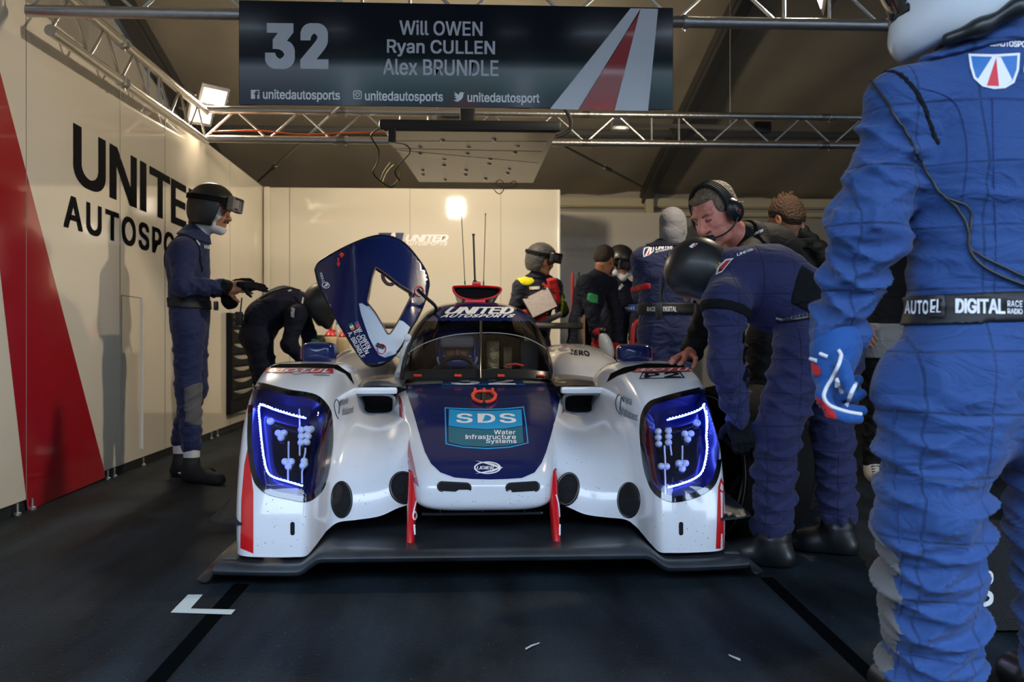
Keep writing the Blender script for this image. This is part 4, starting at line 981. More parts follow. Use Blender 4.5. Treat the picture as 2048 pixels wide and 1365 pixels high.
# tyre beside the car
t = thing('racing_slick', 'slick black tyre standing on the floor beside the right front fender', 'tyre', (1.155, 4.06, .33))
ax_ = Vector((math.cos(.28), math.sin(.28), 0))
bm = bmesh.new(); lathe(bm, [(.225, -.12), (.262, -.15), (.300, -.150), (.322, -.128), (.329, -.09), (.330, 0), (.329, .09), (.322, .128), (.300, .150), (.262, .15), (.225, .12)], frame((0, 0, 0), ax_), 64)
from_bm('tyre', bm, mat('tyre_rubber', (.007, .0065, .0065), .8, spec=.15, noise=(9, .6)), t)
bm = bmesh.new(); lathe(bm, [(.226, -.125), (.222, -.10), (.215, .0), (.20, .05), (.06, .07), (.05, .03), (0, .03)], frame((0, 0, 0), ax_), 48)
from_bm('rim', bm, mat('rim_black', (.006, .006, .007), .4), t)
for k_ in range(10):
    bm = bmesh.new(); M = frame((0, 0, 0), ax_); a_ = 2*math.pi*k_/10
    tube(bm, [M @ Vector((.05*math.cos(a_), .05*math.sin(a_), .02)), M @ Vector((.21*math.cos(a_), .21*math.sin(a_), -.04))], [.018, .012], 6); from_bm('spoke', bm, mat('rim_black', (.006, .006, .007)), t)
for s_ in (-1, 1):
    bm = bmesh.new(); M = frame((0, 0, 0), ax_); tube(bm, [M @ Vector((.285*math.cos(a_), .285*math.sin(a_), s_*.1515)) for a_ in np.linspace(0, 2*math.pi, 49)], .0022, 6, False); from_bm('sidewall_line', bm, mat('line_brown', (.12, .08, .06), .6), t)
# tool cabinet let into the left wall
y0, y1 = y_of_u(452), y_of_u(497); zc0, zc1 = .165, 1.10
tc_ = thing('tool_cabinet', 'dark tool cabinet of drawers with cream pulls against the left wall', 'tool cabinet', (XW+.034, (y0+y1)/2, 0))
W_ = y1-y0; bm = bmesh.new(); bx(bm, (-.012, 0, (zc0+zc1)/2), (.040, W_, zc1-zc0), bevel=.003); from_bm('carcass', bm, mat('cabinet_dark', (.009, .011, .016), .7, spec=.1), tc_, False)
nd = 8; zs = [1.09, 1.03, .96, .83, .72, .61, .50, .39, .29]
for k_ in range(nd):
    za_, zb_ = zs[k_], zs[k_+1]; bm = bmesh.new(); bx(bm, (.010, 0, (za_+zb_)/2), (.016, W_*.96, za_-zb_-.008), bevel=.003)
    d_ = from_bm('drawer', bm, mat('drawer_dark', (.010, .012, .018), .75, spec=.1), tc_, False)
    bm = bmesh.new(); n_ = 16; zt_ = za_-.018; secs = []
    for q in np.linspace(-1, 1, n_): secs.append([(.019, q*W_*.42, zt_), (.030, q*W_*.42, zt_-.004), (.019, q*W_*.42, zt_-.008-.028*(1-q*q))])
    grid_bm(np.array(secs), bm); from_bm('pull', bm, mat('pull_cream', (.55, .50, .40), .35), d_)
# bench with fluids behind the left fender
YBn = 8.7; a_, b_ = at(598, 707, YBn), at(712, 707, YBn)
bn = thing('workbench', 'low dark workbench behind the bent mechanic and the left mirror', 'workbench', ((a_.x+b_.x)/2, YBn+.2, 0)); Wb = b_.x-a_.x; zt = a_.z
bm = bmesh.new(); bx(bm, (0, 0, zt-.015), (Wb, .5, .03), bevel=.004); from_bm('worktop', bm, M_BLK, bn)
bm = bmesh.new(); bx(bm, (0, .02, (zt-.03)/2), (Wb*.96, .44, zt-.03), bevel=.004); from_bm('cupboard', bm, mat('cabinet_dark', (.012, .014, .020)), bn)
for s_ in (-1, 1): bm = bmesh.new(); bx(bm, (s_*Wb*.24, -.205, zt*.5), (Wb*.46, .012, zt*.85), bevel=.003); from_bm('door', bm, mat('drawer_dark', (.016, .018, .024)), bn)
def bottle(u, label, body, top, h, r, cat='spray bottle', grp='bottles on the workbench'):
    yb_ = YBn+(.22 if top is M_CAPB else .05); p = at(u, 700, yb_); r_ = thing('spray_bottle' if top is not M_CAPB else 'water_bottle', label, cat, (p.x, yb_, zt), grp)
    bm = bmesh.new(); lathe(bm, [(0, 0), (r, 0), (r*1.04, .01), (r*1.04, h*.45), (r*.95, h*.56), (r*.5, h*.68), (r*.45, h*.70), (0, h*.70)], Matrix(), 20); from_bm('body', bm, body, r_)
    bm = bmesh.new()
    if top is M_CAPB: lathe(bm, [(0, h*.70), (r*.4, h*.70), (r*.42, h*.78), (0, h*.78)], Matrix(), 14)
    else:
        lathe(bm, [(r*.96, h*.56), (r*.99, h*.60), (r*.6, h*.72), (r*.30, h*.76), (r*.28, h*.92), (0, h*.92)], Matrix(), 16); tube(bm, [(0, 0, h*.92), (0, 0, h)], r*.12, 8); tube(bm, [(-r*.45, 0, h), (r*.45, 0, h)], r*.16, 8); tube(bm, [(0, 0, h*.78), (r*.9, 0, h*.74)], r*.12, 8)
    from_bm('pump_head' if top is not M_CAPB else 'cap', bm, top, r_); return r_
M_CAPB = mat('cap_blue', (.03, .22, .55), .4); M_RPL = mat('plastic_red', (.50, .02, .02), .35); M_CRB = mat('bottle_cream', (.60, .48, .30), .4)
bottle(661, 'cream pressure sprayer with red head, nearer the mirror', M_CRB, M_RPL, .26, .055); bottle(688, 'cream pressure sprayer with red head, nearer the raised door', M_CRB, M_RPL, .25, .05)
bottle(675, 'clear bottle with blue cap between the two red-topped sprayers', mat('bottle_clear', (.45, .45, .42), .15), M_CAPB, .36, .034, 'water bottle')
p = at(626, 690, YBn); gb = thing('parts_box', 'dark green box on the workbench behind the left mirror', 'box', (p.x, YBn, zt), 'boxes on the bench')
bm = bmesh.new(); bx(bm, (0, 0, .07), (.17, .16, .14), bevel=.006); from_bm('box', bm, mat('box_green', (.004, .045, .035), .5), gb)
bm = bmesh.new(); bx(bm, (.0, 0, .148), (.175, .165, .02), bevel=.006); bx(bm, (-.03, -.082, .150), (.07, .006, .012)); from_bm('lid', bm, mat('box_lid', (.03, .05, .03), .5), gb)
# jack lances and hoop behind the car
for u, v0, m_, lab in ((1145, 547, mat('pole_red', (.38, .02, .02), .4), 'red pole standing behind the rear wing'), (1156, 545, mat('pole_red', (.38, .02, .02)), 'red pole with dark green top behind the rear wing')):
    p = at(u, v0, 9.4); r_ = thing('pole', lab, 'pole', (p.x, 9.4, 0)); bm = bmesh.new(); k_ = .72 if 'green' in lab else 1
    tube(bm, [(0, 0, 0), (0, 0, p.z*(1 if k_ == 1 else .9))], .016, 10); from_bm('shaft', bm, m_, r_)
    if k_ != 1: bm = bmesh.new(); tube(bm, [(0, 0, p.z*.9), (0, 0, p.z)], .018, 10); from_bm('grip', bm, mat('grip_green', (.02, .04, .03), .6), r_)
    bm = bmesh.new(); lathe(bm, [(0, 0), (.018, 0), (.018, .015), (.017, .03), (0, .03)], Matrix(), 14); from_bm('base', bm, M_BLK, r_)
tr = thing('trolley', 'dark red tubular trolley handle standing beside the navy overalls', 'trolley', (at(1285, 680, 6.9).x, 6.9, 0)); x_ = at(1285, 680, 6.9).x
P = [at(1264, 715, 6.9), at(1266, 662, 6.9), at(1272, 646, 6.9), at(1285, 641, 6.9), at(1310, 641, 6.9), at(1320, 650, 6.9), at(1322, 715, 6.9)]
bm = bmesh.new(); tube(bm, crv([(q.x-x_, 0, q.z) for q in P]+[], 5), .016, 10); from_bm('handle', bm, mat('pole_red', (.38, .02, .02)), tr)
bm = bmesh.new(); bx(bm, (.02, .1, .36), (.26, .3, .55), bevel=.03); from_bm('body', bm, M_BLK, tr)
for s_ in (-1, 1): bm = bmesh.new(); lathe(bm, [(.03, -.02), (.08, -.02), (.085, 0), (.08, .02), (.03, .02)], frame((.02+s_*.14, .1, .085), (1, 0, 0)), 20); from_bm('wheel', bm, M_BLKM, tr)
# case behind the near mechanic's legs
cs = thing('kit_case', 'black woven-finish case with white lettering between the bright blue trouser legs', 'case', (at(1985, 1240, 2.75).x, 2.75, 0)); cx_ = at(1985, 1240, 2.75).x
bm = bmesh.new(); bx(bm, (.04, .12, .15), (.24, .22, .30), bevel=.05); from_bm('shell', bm, mat('case_weave', (.012, .013, .016), .6, bump=(300, .7)), cs)
bm = bmesh.new(); bx(bm, (-.03, .05, .305), (.06, .05, .05), bevel=.006); from_bm('red_fitting', bm, M_RPL, cs); bm = bmesh.new(); bx(bm, (-.055, .045, .305), (.025, .05, .05), bevel=.006); from_bm('cream_fitting', bm, mat('fitting_cream', (.6, .5, .3), .5), cs)
v, f = ptext('20', 0, 0, .065, None, .05); v2 = v.copy(); v2[:, 0] = v[:, 1]; v2[:, 1] = -v[:, 0]
flat_art('lettering', [(v2, f)], (-.058, .0085, .185), (1, 0, .05), (0, 0, 1), M_WHITE, cs, .001)
# batten light fitting and box by the rear truss
p0, p1 = at(1252, 250, 8.5), at(1512, 256, 8.5)
bl = thing('batten_light', 'unlit pale batten light hanging behind the rear truss on the right', 'light fitting', tuple(p0)); bm = bmesh.new(); tube(bm, [(0, 0, 0), p1-p0], .020, 10); from_bm('tube', bm, mat('batten_pale', (.5, .47, .40), .4), bl)
for q, s_ in ((p0, -1), (p1, 1)): bm = bmesh.new(); bx(bm, q-p0+Vector((.05*s_, 0, 0)), (.15, .08, .10), bevel=.012); from_bm('end_box', bm, M_BLK if s_ > 0 else M_ALU, bl)
for q in (p0.lerp(p1, .2), p0.lerp(p1, .8)): bm = bmesh.new(); tube(bm, [q-p0, q-p0+Vector((0, 0, 1.5))], .004, 6); from_bm('hanging_wire', bm, M_ALU, bl)
# ================================================================== figures: smooth blended bodies
V3 = lambda *a: np.array(a, float)
def nrm(v): v = np.asarray(v, float); return v/np.linalg.norm(v)
def perp(d, hint=None):
    d = nrm(d); h = np.asarray(hint if hint is not None else ((0, 0, 1) if abs(d[2]) < .9 else (1, 0, 0)), float)
    a = nrm(h-d*np.dot(h, d)); return a, np.cross(d, a)
class Sdf:
    """blended distance field of tapered limbs, ellipsoids and rounded boxes"""
    def __init__(s): s.P = []
    def cone(s, a, b, ra, rb, k=.03, fold=None, flat=None, sub=False):
        a, b = np.array(a, float), np.array(b, float); m = max(ra, rb)+.02
        s.P.append(('c', np.minimum(a, b)-m, np.maximum(a, b)+m, (a, b, ra, rb, fold, flat), k, sub)); return s
    def ell(s, c, R, r, k=.03, sub=False):
        c = np.array(c, float); m = max(r)+.01
        s.P.append(('e', c-m, c+m, (c, np.array(R, float), np.array(r, float)), k, sub)); return s
    def box(s, c, R, hx, rad, k=.01, sub=False):
        c = np.array(c, float); m = np.linalg.norm(hx)+rad+.01
        s.P.append(('b', c-m, c+m, (c, np.array(R, float), np.array(hx, float), rad), k, sub)); return s
    def chain(s, pts, rs, k=.03, **kw):
        for i in range(len(pts)-1): s.cone(pts[i], pts[i+1], rs[i], rs[i+1], k, **kw)
        return s
    def grid(s, h, pad=.03, zmin=None):
        lo = np.min([p[1] for p in s.P if not p[5]], 0)-pad; hi = np.max([p[2] for p in s.P if not p[5]], 0)+pad
        if zmin is not None: lo[2] = max(lo[2], zmin)
        n = np.ceil((hi-lo)/h).astype(int)+1
        ax = [lo[i]+h*np.arange(n[i]) for i in range(3)]
        D = np.full(n, .2, np.float32)
        for t, a, b, q, k, sub in s.P:
            i0 = np.clip(((a-k-.03-lo)/h).astype(int), 0, n); i1 = np.clip(np.ceil((b+k+.03-lo)/h).astype(int)+1, 0, n)
            if np.any(i1 <= i0): continue
            sl = tuple(slice(i0[j], i1[j]) for j in range(3))
            X = ax[0][sl[0]][:, None, None]; Y = ax[1][sl[1]][None, :, None]; Z = ax[2][sl[2]][None, None, :]
            if t == 'c':
                A, B, ra, rb, fold, flat = q; ba = B-A; L2 = ba @ ba; L = math.sqrt(L2)
                px_, py_, pz_ = X-A[0], Y-A[1], Z-A[2]
                f_ = 1.
                if flat is not None:
                    n_, fl = flat; dn = px_*n_[0]+py_*n_[1]+pz_*n_[2]; g = dn*(1/fl-1); px_, py_, pz_ = px_+g*n_[0], py_+g*n_[1], pz_+g*n_[2]; f_ = .5+.5*fl
                tt = np.clip((px_*ba[0]+py_*ba[1]+pz_*ba[2])/L2, 0, 1)
                dx, dy, dz = px_-tt*ba[0], py_-tt*ba[1], pz_-tt*ba[2]
                r = np.sqrt(dx*dx+dy*dy+dz*dz); d = (r-(ra+(rb-ra)*tt))*f_
                if fold is not None:
                    amp, fr, ph = fold; e1, e2 = perp(ba); rr = r+1e-6
                    c = (dx*e1[0]+dy*e1[1]+dz*e1[2])/rr; s_ = (dx*e2[0]+dy*e2[1]+dz*e2[2])/rr; u = tt*L*fr
                    rg_ = lambda x: (1-np.abs(np.sin(x)))**1.5; w = rg_(u*.8+1.6*c+1.0*s_*c+ph)+.8*rg_(u*1.25-1.5*s_+.9*c*c+ph*2.3)+.4*rg_(u*2.1+2.0*c-1.8*s_+ph*.7)
                    d = d-amp*(w-.75)*np.clip(1.2-np.abs(d)/.05, 0, 1)
            elif t == 'e':
                c, R, r = q; px_, py_, pz_ = X-c[0], Y-c[1], Z-c[2]
                l = [(px_*R[0, j]+py_*R[1, j]+pz_*R[2, j]) for j in range(3)]
                k0 = np.sqrt(sum((l[j]/r[j])**2 for j in range(3))); k1 = np.sqrt(sum((l[j]/r[j]**2)**2 for j in range(3)))+1e-9
                d = k0*(k0-1)/k1
            else:
                c, R, hx, rad = q; px_, py_, pz_ = X-c[0], Y-c[1], Z-c[2]
                l = [np.abs(px_*R[0, j]+py_*R[1, j]+pz_*R[2, j])-hx[j] for j in range(3)]
                d = np.sqrt(sum(np.maximum(v, 0)**2 for v in l))+np.minimum(np.maximum(np.maximum(l[0], l[1]), l[2]), 0)-rad
            o = D[sl]
            if sub:
                d = -d; hh = np.clip(.5-.5*(o-d)/k, 0, 1); D[sl] = o+(d-o)*hh+k*hh*(1-hh)
            else:
                hh = np.clip(.5+.5*(o-d)/k, 0, 1); D[sl] = o+(d-o)*hh-k*hh*(1-hh)
        return D, lo, h, ax
def nets(D, lo, h):
    S = D < 0; n = np.array(D.shape)
    c = [(i, j, k) for i in (0, 1) for j in (0, 1) for k in (0, 1)]
    sh = lambda A, q: A[q[0]:n[0]-1+q[0], q[1]:n[1]-1+q[1], q[2]:n[2]-1+q[2]]
    cnt = sum(sh(S, q).astype(np.int8) for q in c); act = (cnt > 0) & (cnt < 8)
    I = np.argwhere(act); ids = np.full(act.shape, -1, np.int64); ids[act] = np.arange(len(I))
    Vv = np.stack([D[I[:, 0]+q[0], I[:, 1]+q[1], I[:, 2]+q[2]] for q in c], 1)
    acc = np.zeros((len(I), 3)); w = np.zeros(len(I))
    for a in range(8):
        for b in range(a+1, 8):
            if sum(abs(c[a][i]-c[b][i]) for i in range(3)) != 1: continue
            m = (Vv[:, a] < 0) != (Vv[:, b] < 0); t = Vv[m, a]/(Vv[m, a]-Vv[m, b])
            acc[m] += np.array(c[a])+t[:, None]*(np.array(c[b])-np.array(c[a])); w[m] += 1
    P = lo+h*(I+acc/np.maximum(w, 1)[:, None]); F = []
    for axn in range(3):
        u, v = (axn+1) % 3, (axn+2) % 3
        s0 = [slice(None)]*3; s1 = [slice(None)]*3; s0[axn] = slice(0, -1); s1[axn] = slice(1, None)
        A = S[tuple(s0)]; B = S[tuple(s1)]; E = np.argwhere(A != B)
        E = E[(E[:, u] > 0) & (E[:, v] > 0) & (E[:, u] < n[u]-1) & (E[:, v] < n[v]-1)]
        if not len(E): continue
        def cell(du, dv):
            q = E.copy(); q[:, u] += du; q[:, v] += dv; return ids[q[:, 0], q[:, 1], q[:, 2]]
        Q = np.stack([cell(-1, -1), cell(0, -1), cell(0, 0), cell(-1, 0)], 1)
        ins = A[E[:, 0], E[:, 1], E[:, 2]]; Q[~ins] = Q[~ins][:, ::-1]; F.append(Q)
    return P, (np.concatenate(F) if F else np.zeros((0, 4), int))
def mesh_np(name, P, F):
    me = bpy.data.meshes.new(name); me.vertices.add(len(P)); me.vertices.foreach_set('co', np.asarray(P, np.float32).ravel())
    me.loops.add(F.size); me.loops.foreach_set('vertex_index', F.ravel().astype(np.int32))
    me.polygons.add(len(F)); me.polygons.foreach_set('loop_start', np.arange(0, F.size, 4, dtype=np.int32))
    me.polygons.foreach_set('use_smooth', [True]*len(F)); me.update(calc_edges=True); me.validate(); return me
def sdf_obj(name, sd, h, m, parent=None, base=V3(0, 0, 0), pad=.02, cut=None):
    D, lo, h, ax = sd.grid(h, pad)
    if cut is not None:
        X, Y, Z = np.meshgrid(*ax, indexing='ij', sparse=True); D = np.maximum(D, cut(X, Y, Z))
    P, F = nets(D, lo, h); return link(name, mesh_np(name, P-base, F), m, parent)
# ------------------------------------------------------------------ cloth and skin
def cloth(name, color, quilt=0, rough=.75, sheen=.15, wr=1.):
    m = bpy.data.materials.new(name); m.use_nodes = True; nt = m.node_tree; b = nt.nodes['Principled BSDF']; N = nt.nodes.new; L = nt.links.new
    b.inputs['Base Color'].default_value = (*color, 1); b.inputs['Roughness'].default_value = rough; b.inputs['Sheen Weight'].default_value = sheen; b.inputs['Specular IOR Level'].default_value = .25
    tc = N('ShaderNodeTexCoord'); mp = N('ShaderNodeMapping'); mp.inputs['Scale'].default_value = (1, 1, 1.9); L(tc.outputs['Object'], mp.inputs[0])
    nz = N('ShaderNodeTexNoise'); nz.inputs['Scale'].default_value = 9; nz.inputs['Detail'].default_value = 3; nz.inputs['Distortion'].default_value = .8; L(mp.outputs[0], nz.inputs['Vector'])
    sub = N('ShaderNodeMath'); sub.operation = 'SUBTRACT'; sub.inputs[1].default_value = .5; L(nz.outputs[0], sub.inputs[0])
    ab = N('ShaderNodeMath'); ab.operation = 'ABSOLUTE'; L(sub.outputs[0], ab.inputs[0])
    b1 = N('ShaderNodeBump'); b1.inputs['Strength'].default_value = .7*wr; b1.inputs['Distance'].default_value = .035; L(ab.outputs[0], b1.inputs['Height'])
    wv = N('ShaderNodeTexNoise'); wv.inputs['Scale'].default_value = 420; L(tc.outputs['Object'], wv.inputs['Vector'])
    b2 = N('ShaderNodeBump'); b2.inputs['Strength'].default_value = .25; b2.inputs['Distance'].default_value = .002; L(wv.outputs[0], b2.inputs['Height']); L(b1.outputs[0], b2.inputs['Normal'])
    last = b2
    if quilt:
        sp = N('ShaderNodeSeparateXYZ'); nw = N('ShaderNodeTexNoise'); nw.inputs['Scale'].default_value = 3.5; L(tc.outputs['Object'], nw.inputs['Vector'])
        va = N('ShaderNodeVectorMath'); va.operation = 'MULTIPLY_ADD'; va.inputs[1].default_value = (.03, .03, .03); L(nw.outputs['Color'], va.inputs[0]); L(tc.outputs['Object'], va.inputs[2]); L(va.outputs[0], sp.inputs[0])
        outs = []
        for i, per in ((0, quilt), (2, quilt*1.05)):
            d = N('ShaderNodeMath'); d.operation = 'DIVIDE'; d.inputs[1].default_value = per; L(sp.outputs[i], d.inputs[0])
            f = N('ShaderNodeMath'); f.operation = 'FRACT'; L(d.outputs[0], f.inputs[0])
            s_ = N('ShaderNodeMath'); s_.operation = 'SUBTRACT'; s_.inputs[1].default_value = .5; L(f.outputs[0], s_.inputs[0])
            a_ = N('ShaderNodeMath'); a_.operation = 'ABSOLUTE'; L(s_.outputs[0], a_.inputs[0])
            r = N('ShaderNodeMapRange'); r.inputs[1].default_value = .0; r.inputs[2].default_value = .035; L(a_.outputs[0], r.inputs[0]); outs.append(r)
        mn = N('ShaderNodeMath'); mn.operation = 'MINIMUM'; L(outs[0].outputs[0], mn.inputs[0]); L(outs[1].outputs[0], mn.inputs[1])
        b3 = N('ShaderNodeBump'); b3.inputs['Strength'].default_value = .8; b3.inputs['Distance'].default_value = .0025; L(mn.outputs[0], b3.inputs['Height']); L(b2.outputs[0], b3.inputs['Normal']); last = b3
        mc = N('ShaderNodeMixRGB'); mc.inputs[1].default_value = (*[c*.62 for c in color], 1); mc.inputs[2].default_value = (*color, 1); L(mn.outputs[0], mc.inputs[0]); L(mc.outputs[0], b.inputs['Base Color'])
    L(last.outputs[0], b.inputs['Normal']); return m
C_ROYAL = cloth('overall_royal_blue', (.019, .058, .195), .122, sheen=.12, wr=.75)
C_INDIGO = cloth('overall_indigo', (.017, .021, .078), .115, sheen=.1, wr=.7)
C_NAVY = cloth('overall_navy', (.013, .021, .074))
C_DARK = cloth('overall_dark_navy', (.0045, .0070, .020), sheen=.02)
C_BLACK = cloth('jacket_black', (.0014, .0026, .0042), sheen=.0, wr=.4)
C_BLK2 = cloth('stretch_black', (.003, .004, .006), rough=.9, sheen=0)
C_JEANS = cloth('trousers_black', (.004, .004, .005), sheen=0)
C_GREYC = cloth('pad_grey_suede', (.10, .10, .105), wr=.3)
C_GREY = cloth('balaclava_grey', (.17, .17, .185), wr=.5)
C_WHITEC = cloth('balaclava_white', (.55, .56, .60), wr=.5)
C_YEL = cloth('patch_yellow', (.62, .58, .01), wr=.4)
C_REDG = cloth('glove_red', (.42, .012, .015), wr=.4)
C_YELG = cloth('sleeve_yellow_green', (.30, .34, .02))
C_GRN = cloth('band_green', (.03, .30, .10), wr=.3)
C_BBAND = cloth('band_blue', (.02, .06, .25), wr=.3)
C_BLUG = cloth('glove_blue', (.008, .062, .235), wr=.5)
C_SOCK = cloth('sock_white', (.6, .6, .6), wr=.4)
M_BELT = mat('belt_black', (.006, .007, .009), .6)
M_SKIN = mat('skin', (.40, .20, .13), .5, bump=(60, .15), noise=(14, .82))
M_SKINR = mat('skin_ruddy', (.74, .27, .195), .42, bump=(45, .25), noise=(22, .74))
M_SKINT = mat('skin_tan', (.34, .15, .08), .5, bump=(60, .15))
M_HELM = mat('helmet_black', (.010, .011, .012), .42, coat=.08)
M_HELMW = mat('helmet_white', (.62, .66, .70), .25, coat=.5)
M_BOOT = mat('boot_black', (.007, .008, .009), .4, coat=.2)
M_HAIR = mat('hair_brown', (.10, .055, .025), .6, bump=(90, 1., (1, 1, .3)))
M_HAIRG = mat('hair_greying', (.20, .145, .10), .6, bump=(80, 1., (1, .4, 1)))
M_EYE = mat('eye_dark', (.02, .012, .01), .15)
def head_frame(f, u=(0, 0, 1)):
    f = nrm(f); u = nrm(np.array(u, float)-f*np.dot(u, f)); r = np.cross(f, u); return np.stack([r, f, u], 1)   # columns right, forward, up
def head_sdf(c, R, s=1., neck=None, stern=False, nose=1.):
    S = Sdf(); L = lambda x, y, z: np.array(c)+R @ (np.array([x, y, z])*s)
    e = lambda x, y, z, r, k=.02, sub=False: S.ell(L(x, y, z), R, np.array(r)*s, k*s, sub)
    def co(a, b, ra, rb, k=.012, sub=False): S.cone(L(*a), L(*b), ra*s, rb*s, k*s, sub=sub)
    e(0, -.012, .038, (.076, .098, .088), .02); e(0, .030, -.030, (.060, .066, .082), .04)
    co((-.034, .030, -.085), (0, .070, -.098), .030, .024, .03); co((.034, .030, -.085), (0, .070, -.098), .030, .024, .03); e(0, .078, -.100, (.020, .016, .016), .02)
    for x in (-1, 1):
        e(x*.042, .058, -.022, (.024, .026, .022), .03)                       # cheekbone
        co((x*.012, .092, .030), (x*.045, .078, .028), .011, .009, .014)      # brow
        e(x*.031, .094, .006, (.017, .014, .010), .012, True)                 # socket
        e(x*.031, .079, .006, (.0135, .0135, .0115), .004)                    # eyeball under the lid
        co((x*.019, .090, -.004), (x*.042, .082, -.006), .0045, .004, .006)   # lower lid
        co((x*.018, .092, .012), (x*.043, .083, .011), .0048, .004, .005)     # upper lid
        e(x*.0125, .104*1., -.034, (.0095, .012, .0085), .008)                # nostril wing
        e(x*.0075, .112, -.043, (.004, .005, .003), .003, True)
        e(x*.079, -.008, -.002, (.009, .020, .032), .008); e(x*.087, -.004, .002, (.006, .010, .018), .005, True); e(x*.079, -.002, -.030, (.007, .010, .010), .008)
        co((x*.020, .094, -.036), (x*.036, .076, -.066), .005, .004, .01)     # cheek fold
        if stern: e(x*.045, .045, -.072, (.022, .026, .022), .03)
    co((0, .092, .026), (0, .112+.006*nose, -.026), .0085, .0125*nose, .014); e(0, .116+.006*nose, -.033, (.013, .012, .0105), .010)
    co((-.020, .090, -.058), (.020, .090, -.058), .0075, .0075, .010); e(0, .098, -.057, (.012, .006, .005), .008)
    co((-.018, .088, -.071), (.018, .088, -.071), .0085, .0085, .010); co((-.024, .099, -.0645), (.024, .099, -.0645), .0025, .0025, .003, True)
    if neck is not None: S.cone(L(0, -.025, -.055), neck, .056*s, .062*s, .03)
    return S
def hand_sdf(S, w, d, n, th=1, curl=(.5, .5, .5, .5), s=1., inf=0., spread=.12, thumb=.0, tcurl=.4):
    """palm, four unequal bent fingers and a side thumb; d to the fingers, n out of the back of the hand"""
    w = np.array(w, float); d = nrm(d); n = nrm(np.array(n, float)-d*np.dot(n, d)); sd = np.cross(d, n)*th
    R = np.stack([sd, d, n], 1); P = lambda x, y, z: w+R @ (np.array([x, y, z])*s)
    S.cone(P(0, -.02, 0), P(0, .02, 0), (.027+inf)*s, (.029+inf)*s, .02, flat=(n, .75))
    S.box(P(0, .052, 0), R, np.array((.026, .034, .004))*s, (.0115+inf)*s, .015)
    S.cone(P(.026, .02, -.006), P(.034, .06, -.008), (.015+inf)*s, (.013+inf)*s, .015)
    for i, (x, L, r) in enumerate(((-.031, .062, .0076), (-.0105, .080, .0086), (.0105, .088, .0088), (.031, .079, .0086))):
        p = P(x, .088+.004*(i in (1, 2)), .002); a = 0.; r = (r+inf)*s
        for j, (fl, k) in enumerate(((.45, .8), (.31, 1.1), (.24, .9))):
            a += curl[i]*k; dirn = R @ np.array([x*spread*8*math.cos(a), math.cos(a), -math.sin(a)])
            q = p+nrm(dirn)*L*fl*s; S.cone(p, q, r*(1-.07*j), r*(1-.07*(j+1)), .006); p = q
    p = P(.034, .022, -.008); d1 = R @ nrm((.80, .62, -.35-thumb)); q = p+d1*.042*s; d2 = R @ nrm((.80-tcurl, .80, -.40-thumb)); q2 = q+d2*.034*s
    S.cone(p, q, (.0125+inf)*s, (.0105+inf)*s, .01); S.cone(q, q2, (.0105+inf)*s, (.0088+inf)*s, .004); return S
class Person:
    def __init__(s, label, base, group=None):
        s.base = np.array([base[0], base[1], 0.]); s.root = None; s.label = label; s.group = group; s.pending = []; s.T = None
    def finish_body(s, S, h, m, extra=()):
        """the body: one mesh; finer head and hands are joined to it"""
        Ps, Fs, k = [], [], 0
        for sd, hh in [(S, h)]+list(extra):
            D, lo, hh, ax = sd.grid(hh, .02)
            X, Y, Z = np.meshgrid(*ax, indexing='ij', sparse=True); D = np.maximum(D, .012-Z+0*X+0*Y)
            P, F = nets(D, lo, hh); Ps.append(P); Fs.append(F+k); k += len(P)
        o = link('person', mesh_np('person', np.concatenate(Ps)-s.base, np.concatenate(Fs)), m)
        o.location = s.base; tag(o, s.label, 'person', s.group); s.root = o; bpy.context.view_layer.update(); return o
    def add(s, name, sd, h, m, cut=None, sub=None): return sdf_obj(name, sd, h, m, s.root, s.base, cut=cut)
    def suit(s, S, h, m, name='overalls', patches=(), cut=None):
        D, lo, h, ax = S.grid(h, .03); X, Y, Z = np.meshgrid(*ax, indexing='ij', sparse=True)
        if cut is not None: D = np.maximum(D, cut(X, Y, Z))
        P, F = nets(D, lo, h); o = link(name, mesh_np(name, P-s.base, F), m, s.root)
        for nm, pm, reg, th in patches:
            E = np.maximum(D-th, reg(X, Y, Z)); P2, F2 = nets(E, lo, h)
            if len(F2): link(nm, mesh_np(nm, P2-s.base, F2), pm, s.root)
        bpy.context.view_layer.update(); s.T = bvh(o); return o
def slab_r(c, ax_, half, r=None):
    c = np.array(c, float); ax_ = nrm(ax_)
    def f(X, Y, Z):
        d = np.abs((X-c[0])*ax_[0]+(Y-c[1])*ax_[1]+(Z-c[2])*ax_[2])-half
        if r: d = np.maximum(d, np.sqrt((X-c[0])**2+(Y-c[1])**2+(Z-c[2])**2)-r)
        return d
    return f
def ball_r(c, R): 
    c = np.array(c, float)
    return lambda X, Y, Z: np.sqrt((X-c[0])**2+(Y-c[1])**2+(Z-c[2])**2)-R
def half_r(c, n): 
    c = np.array(c, float); n = nrm(n)
    return lambda X, Y, Z: (X-c[0])*n[0]+(Y-c[1])*n[1]+(Z-c[2])*n[2]
def both(*fs): return lambda X, Y, Z: np.maximum.reduce([f(X, Y, Z)+0*X+0*Y+0*Z for f in fs])
def A(u, v, Y): p = at(u, v, Y); return V3(p.x, p.y, p.z)
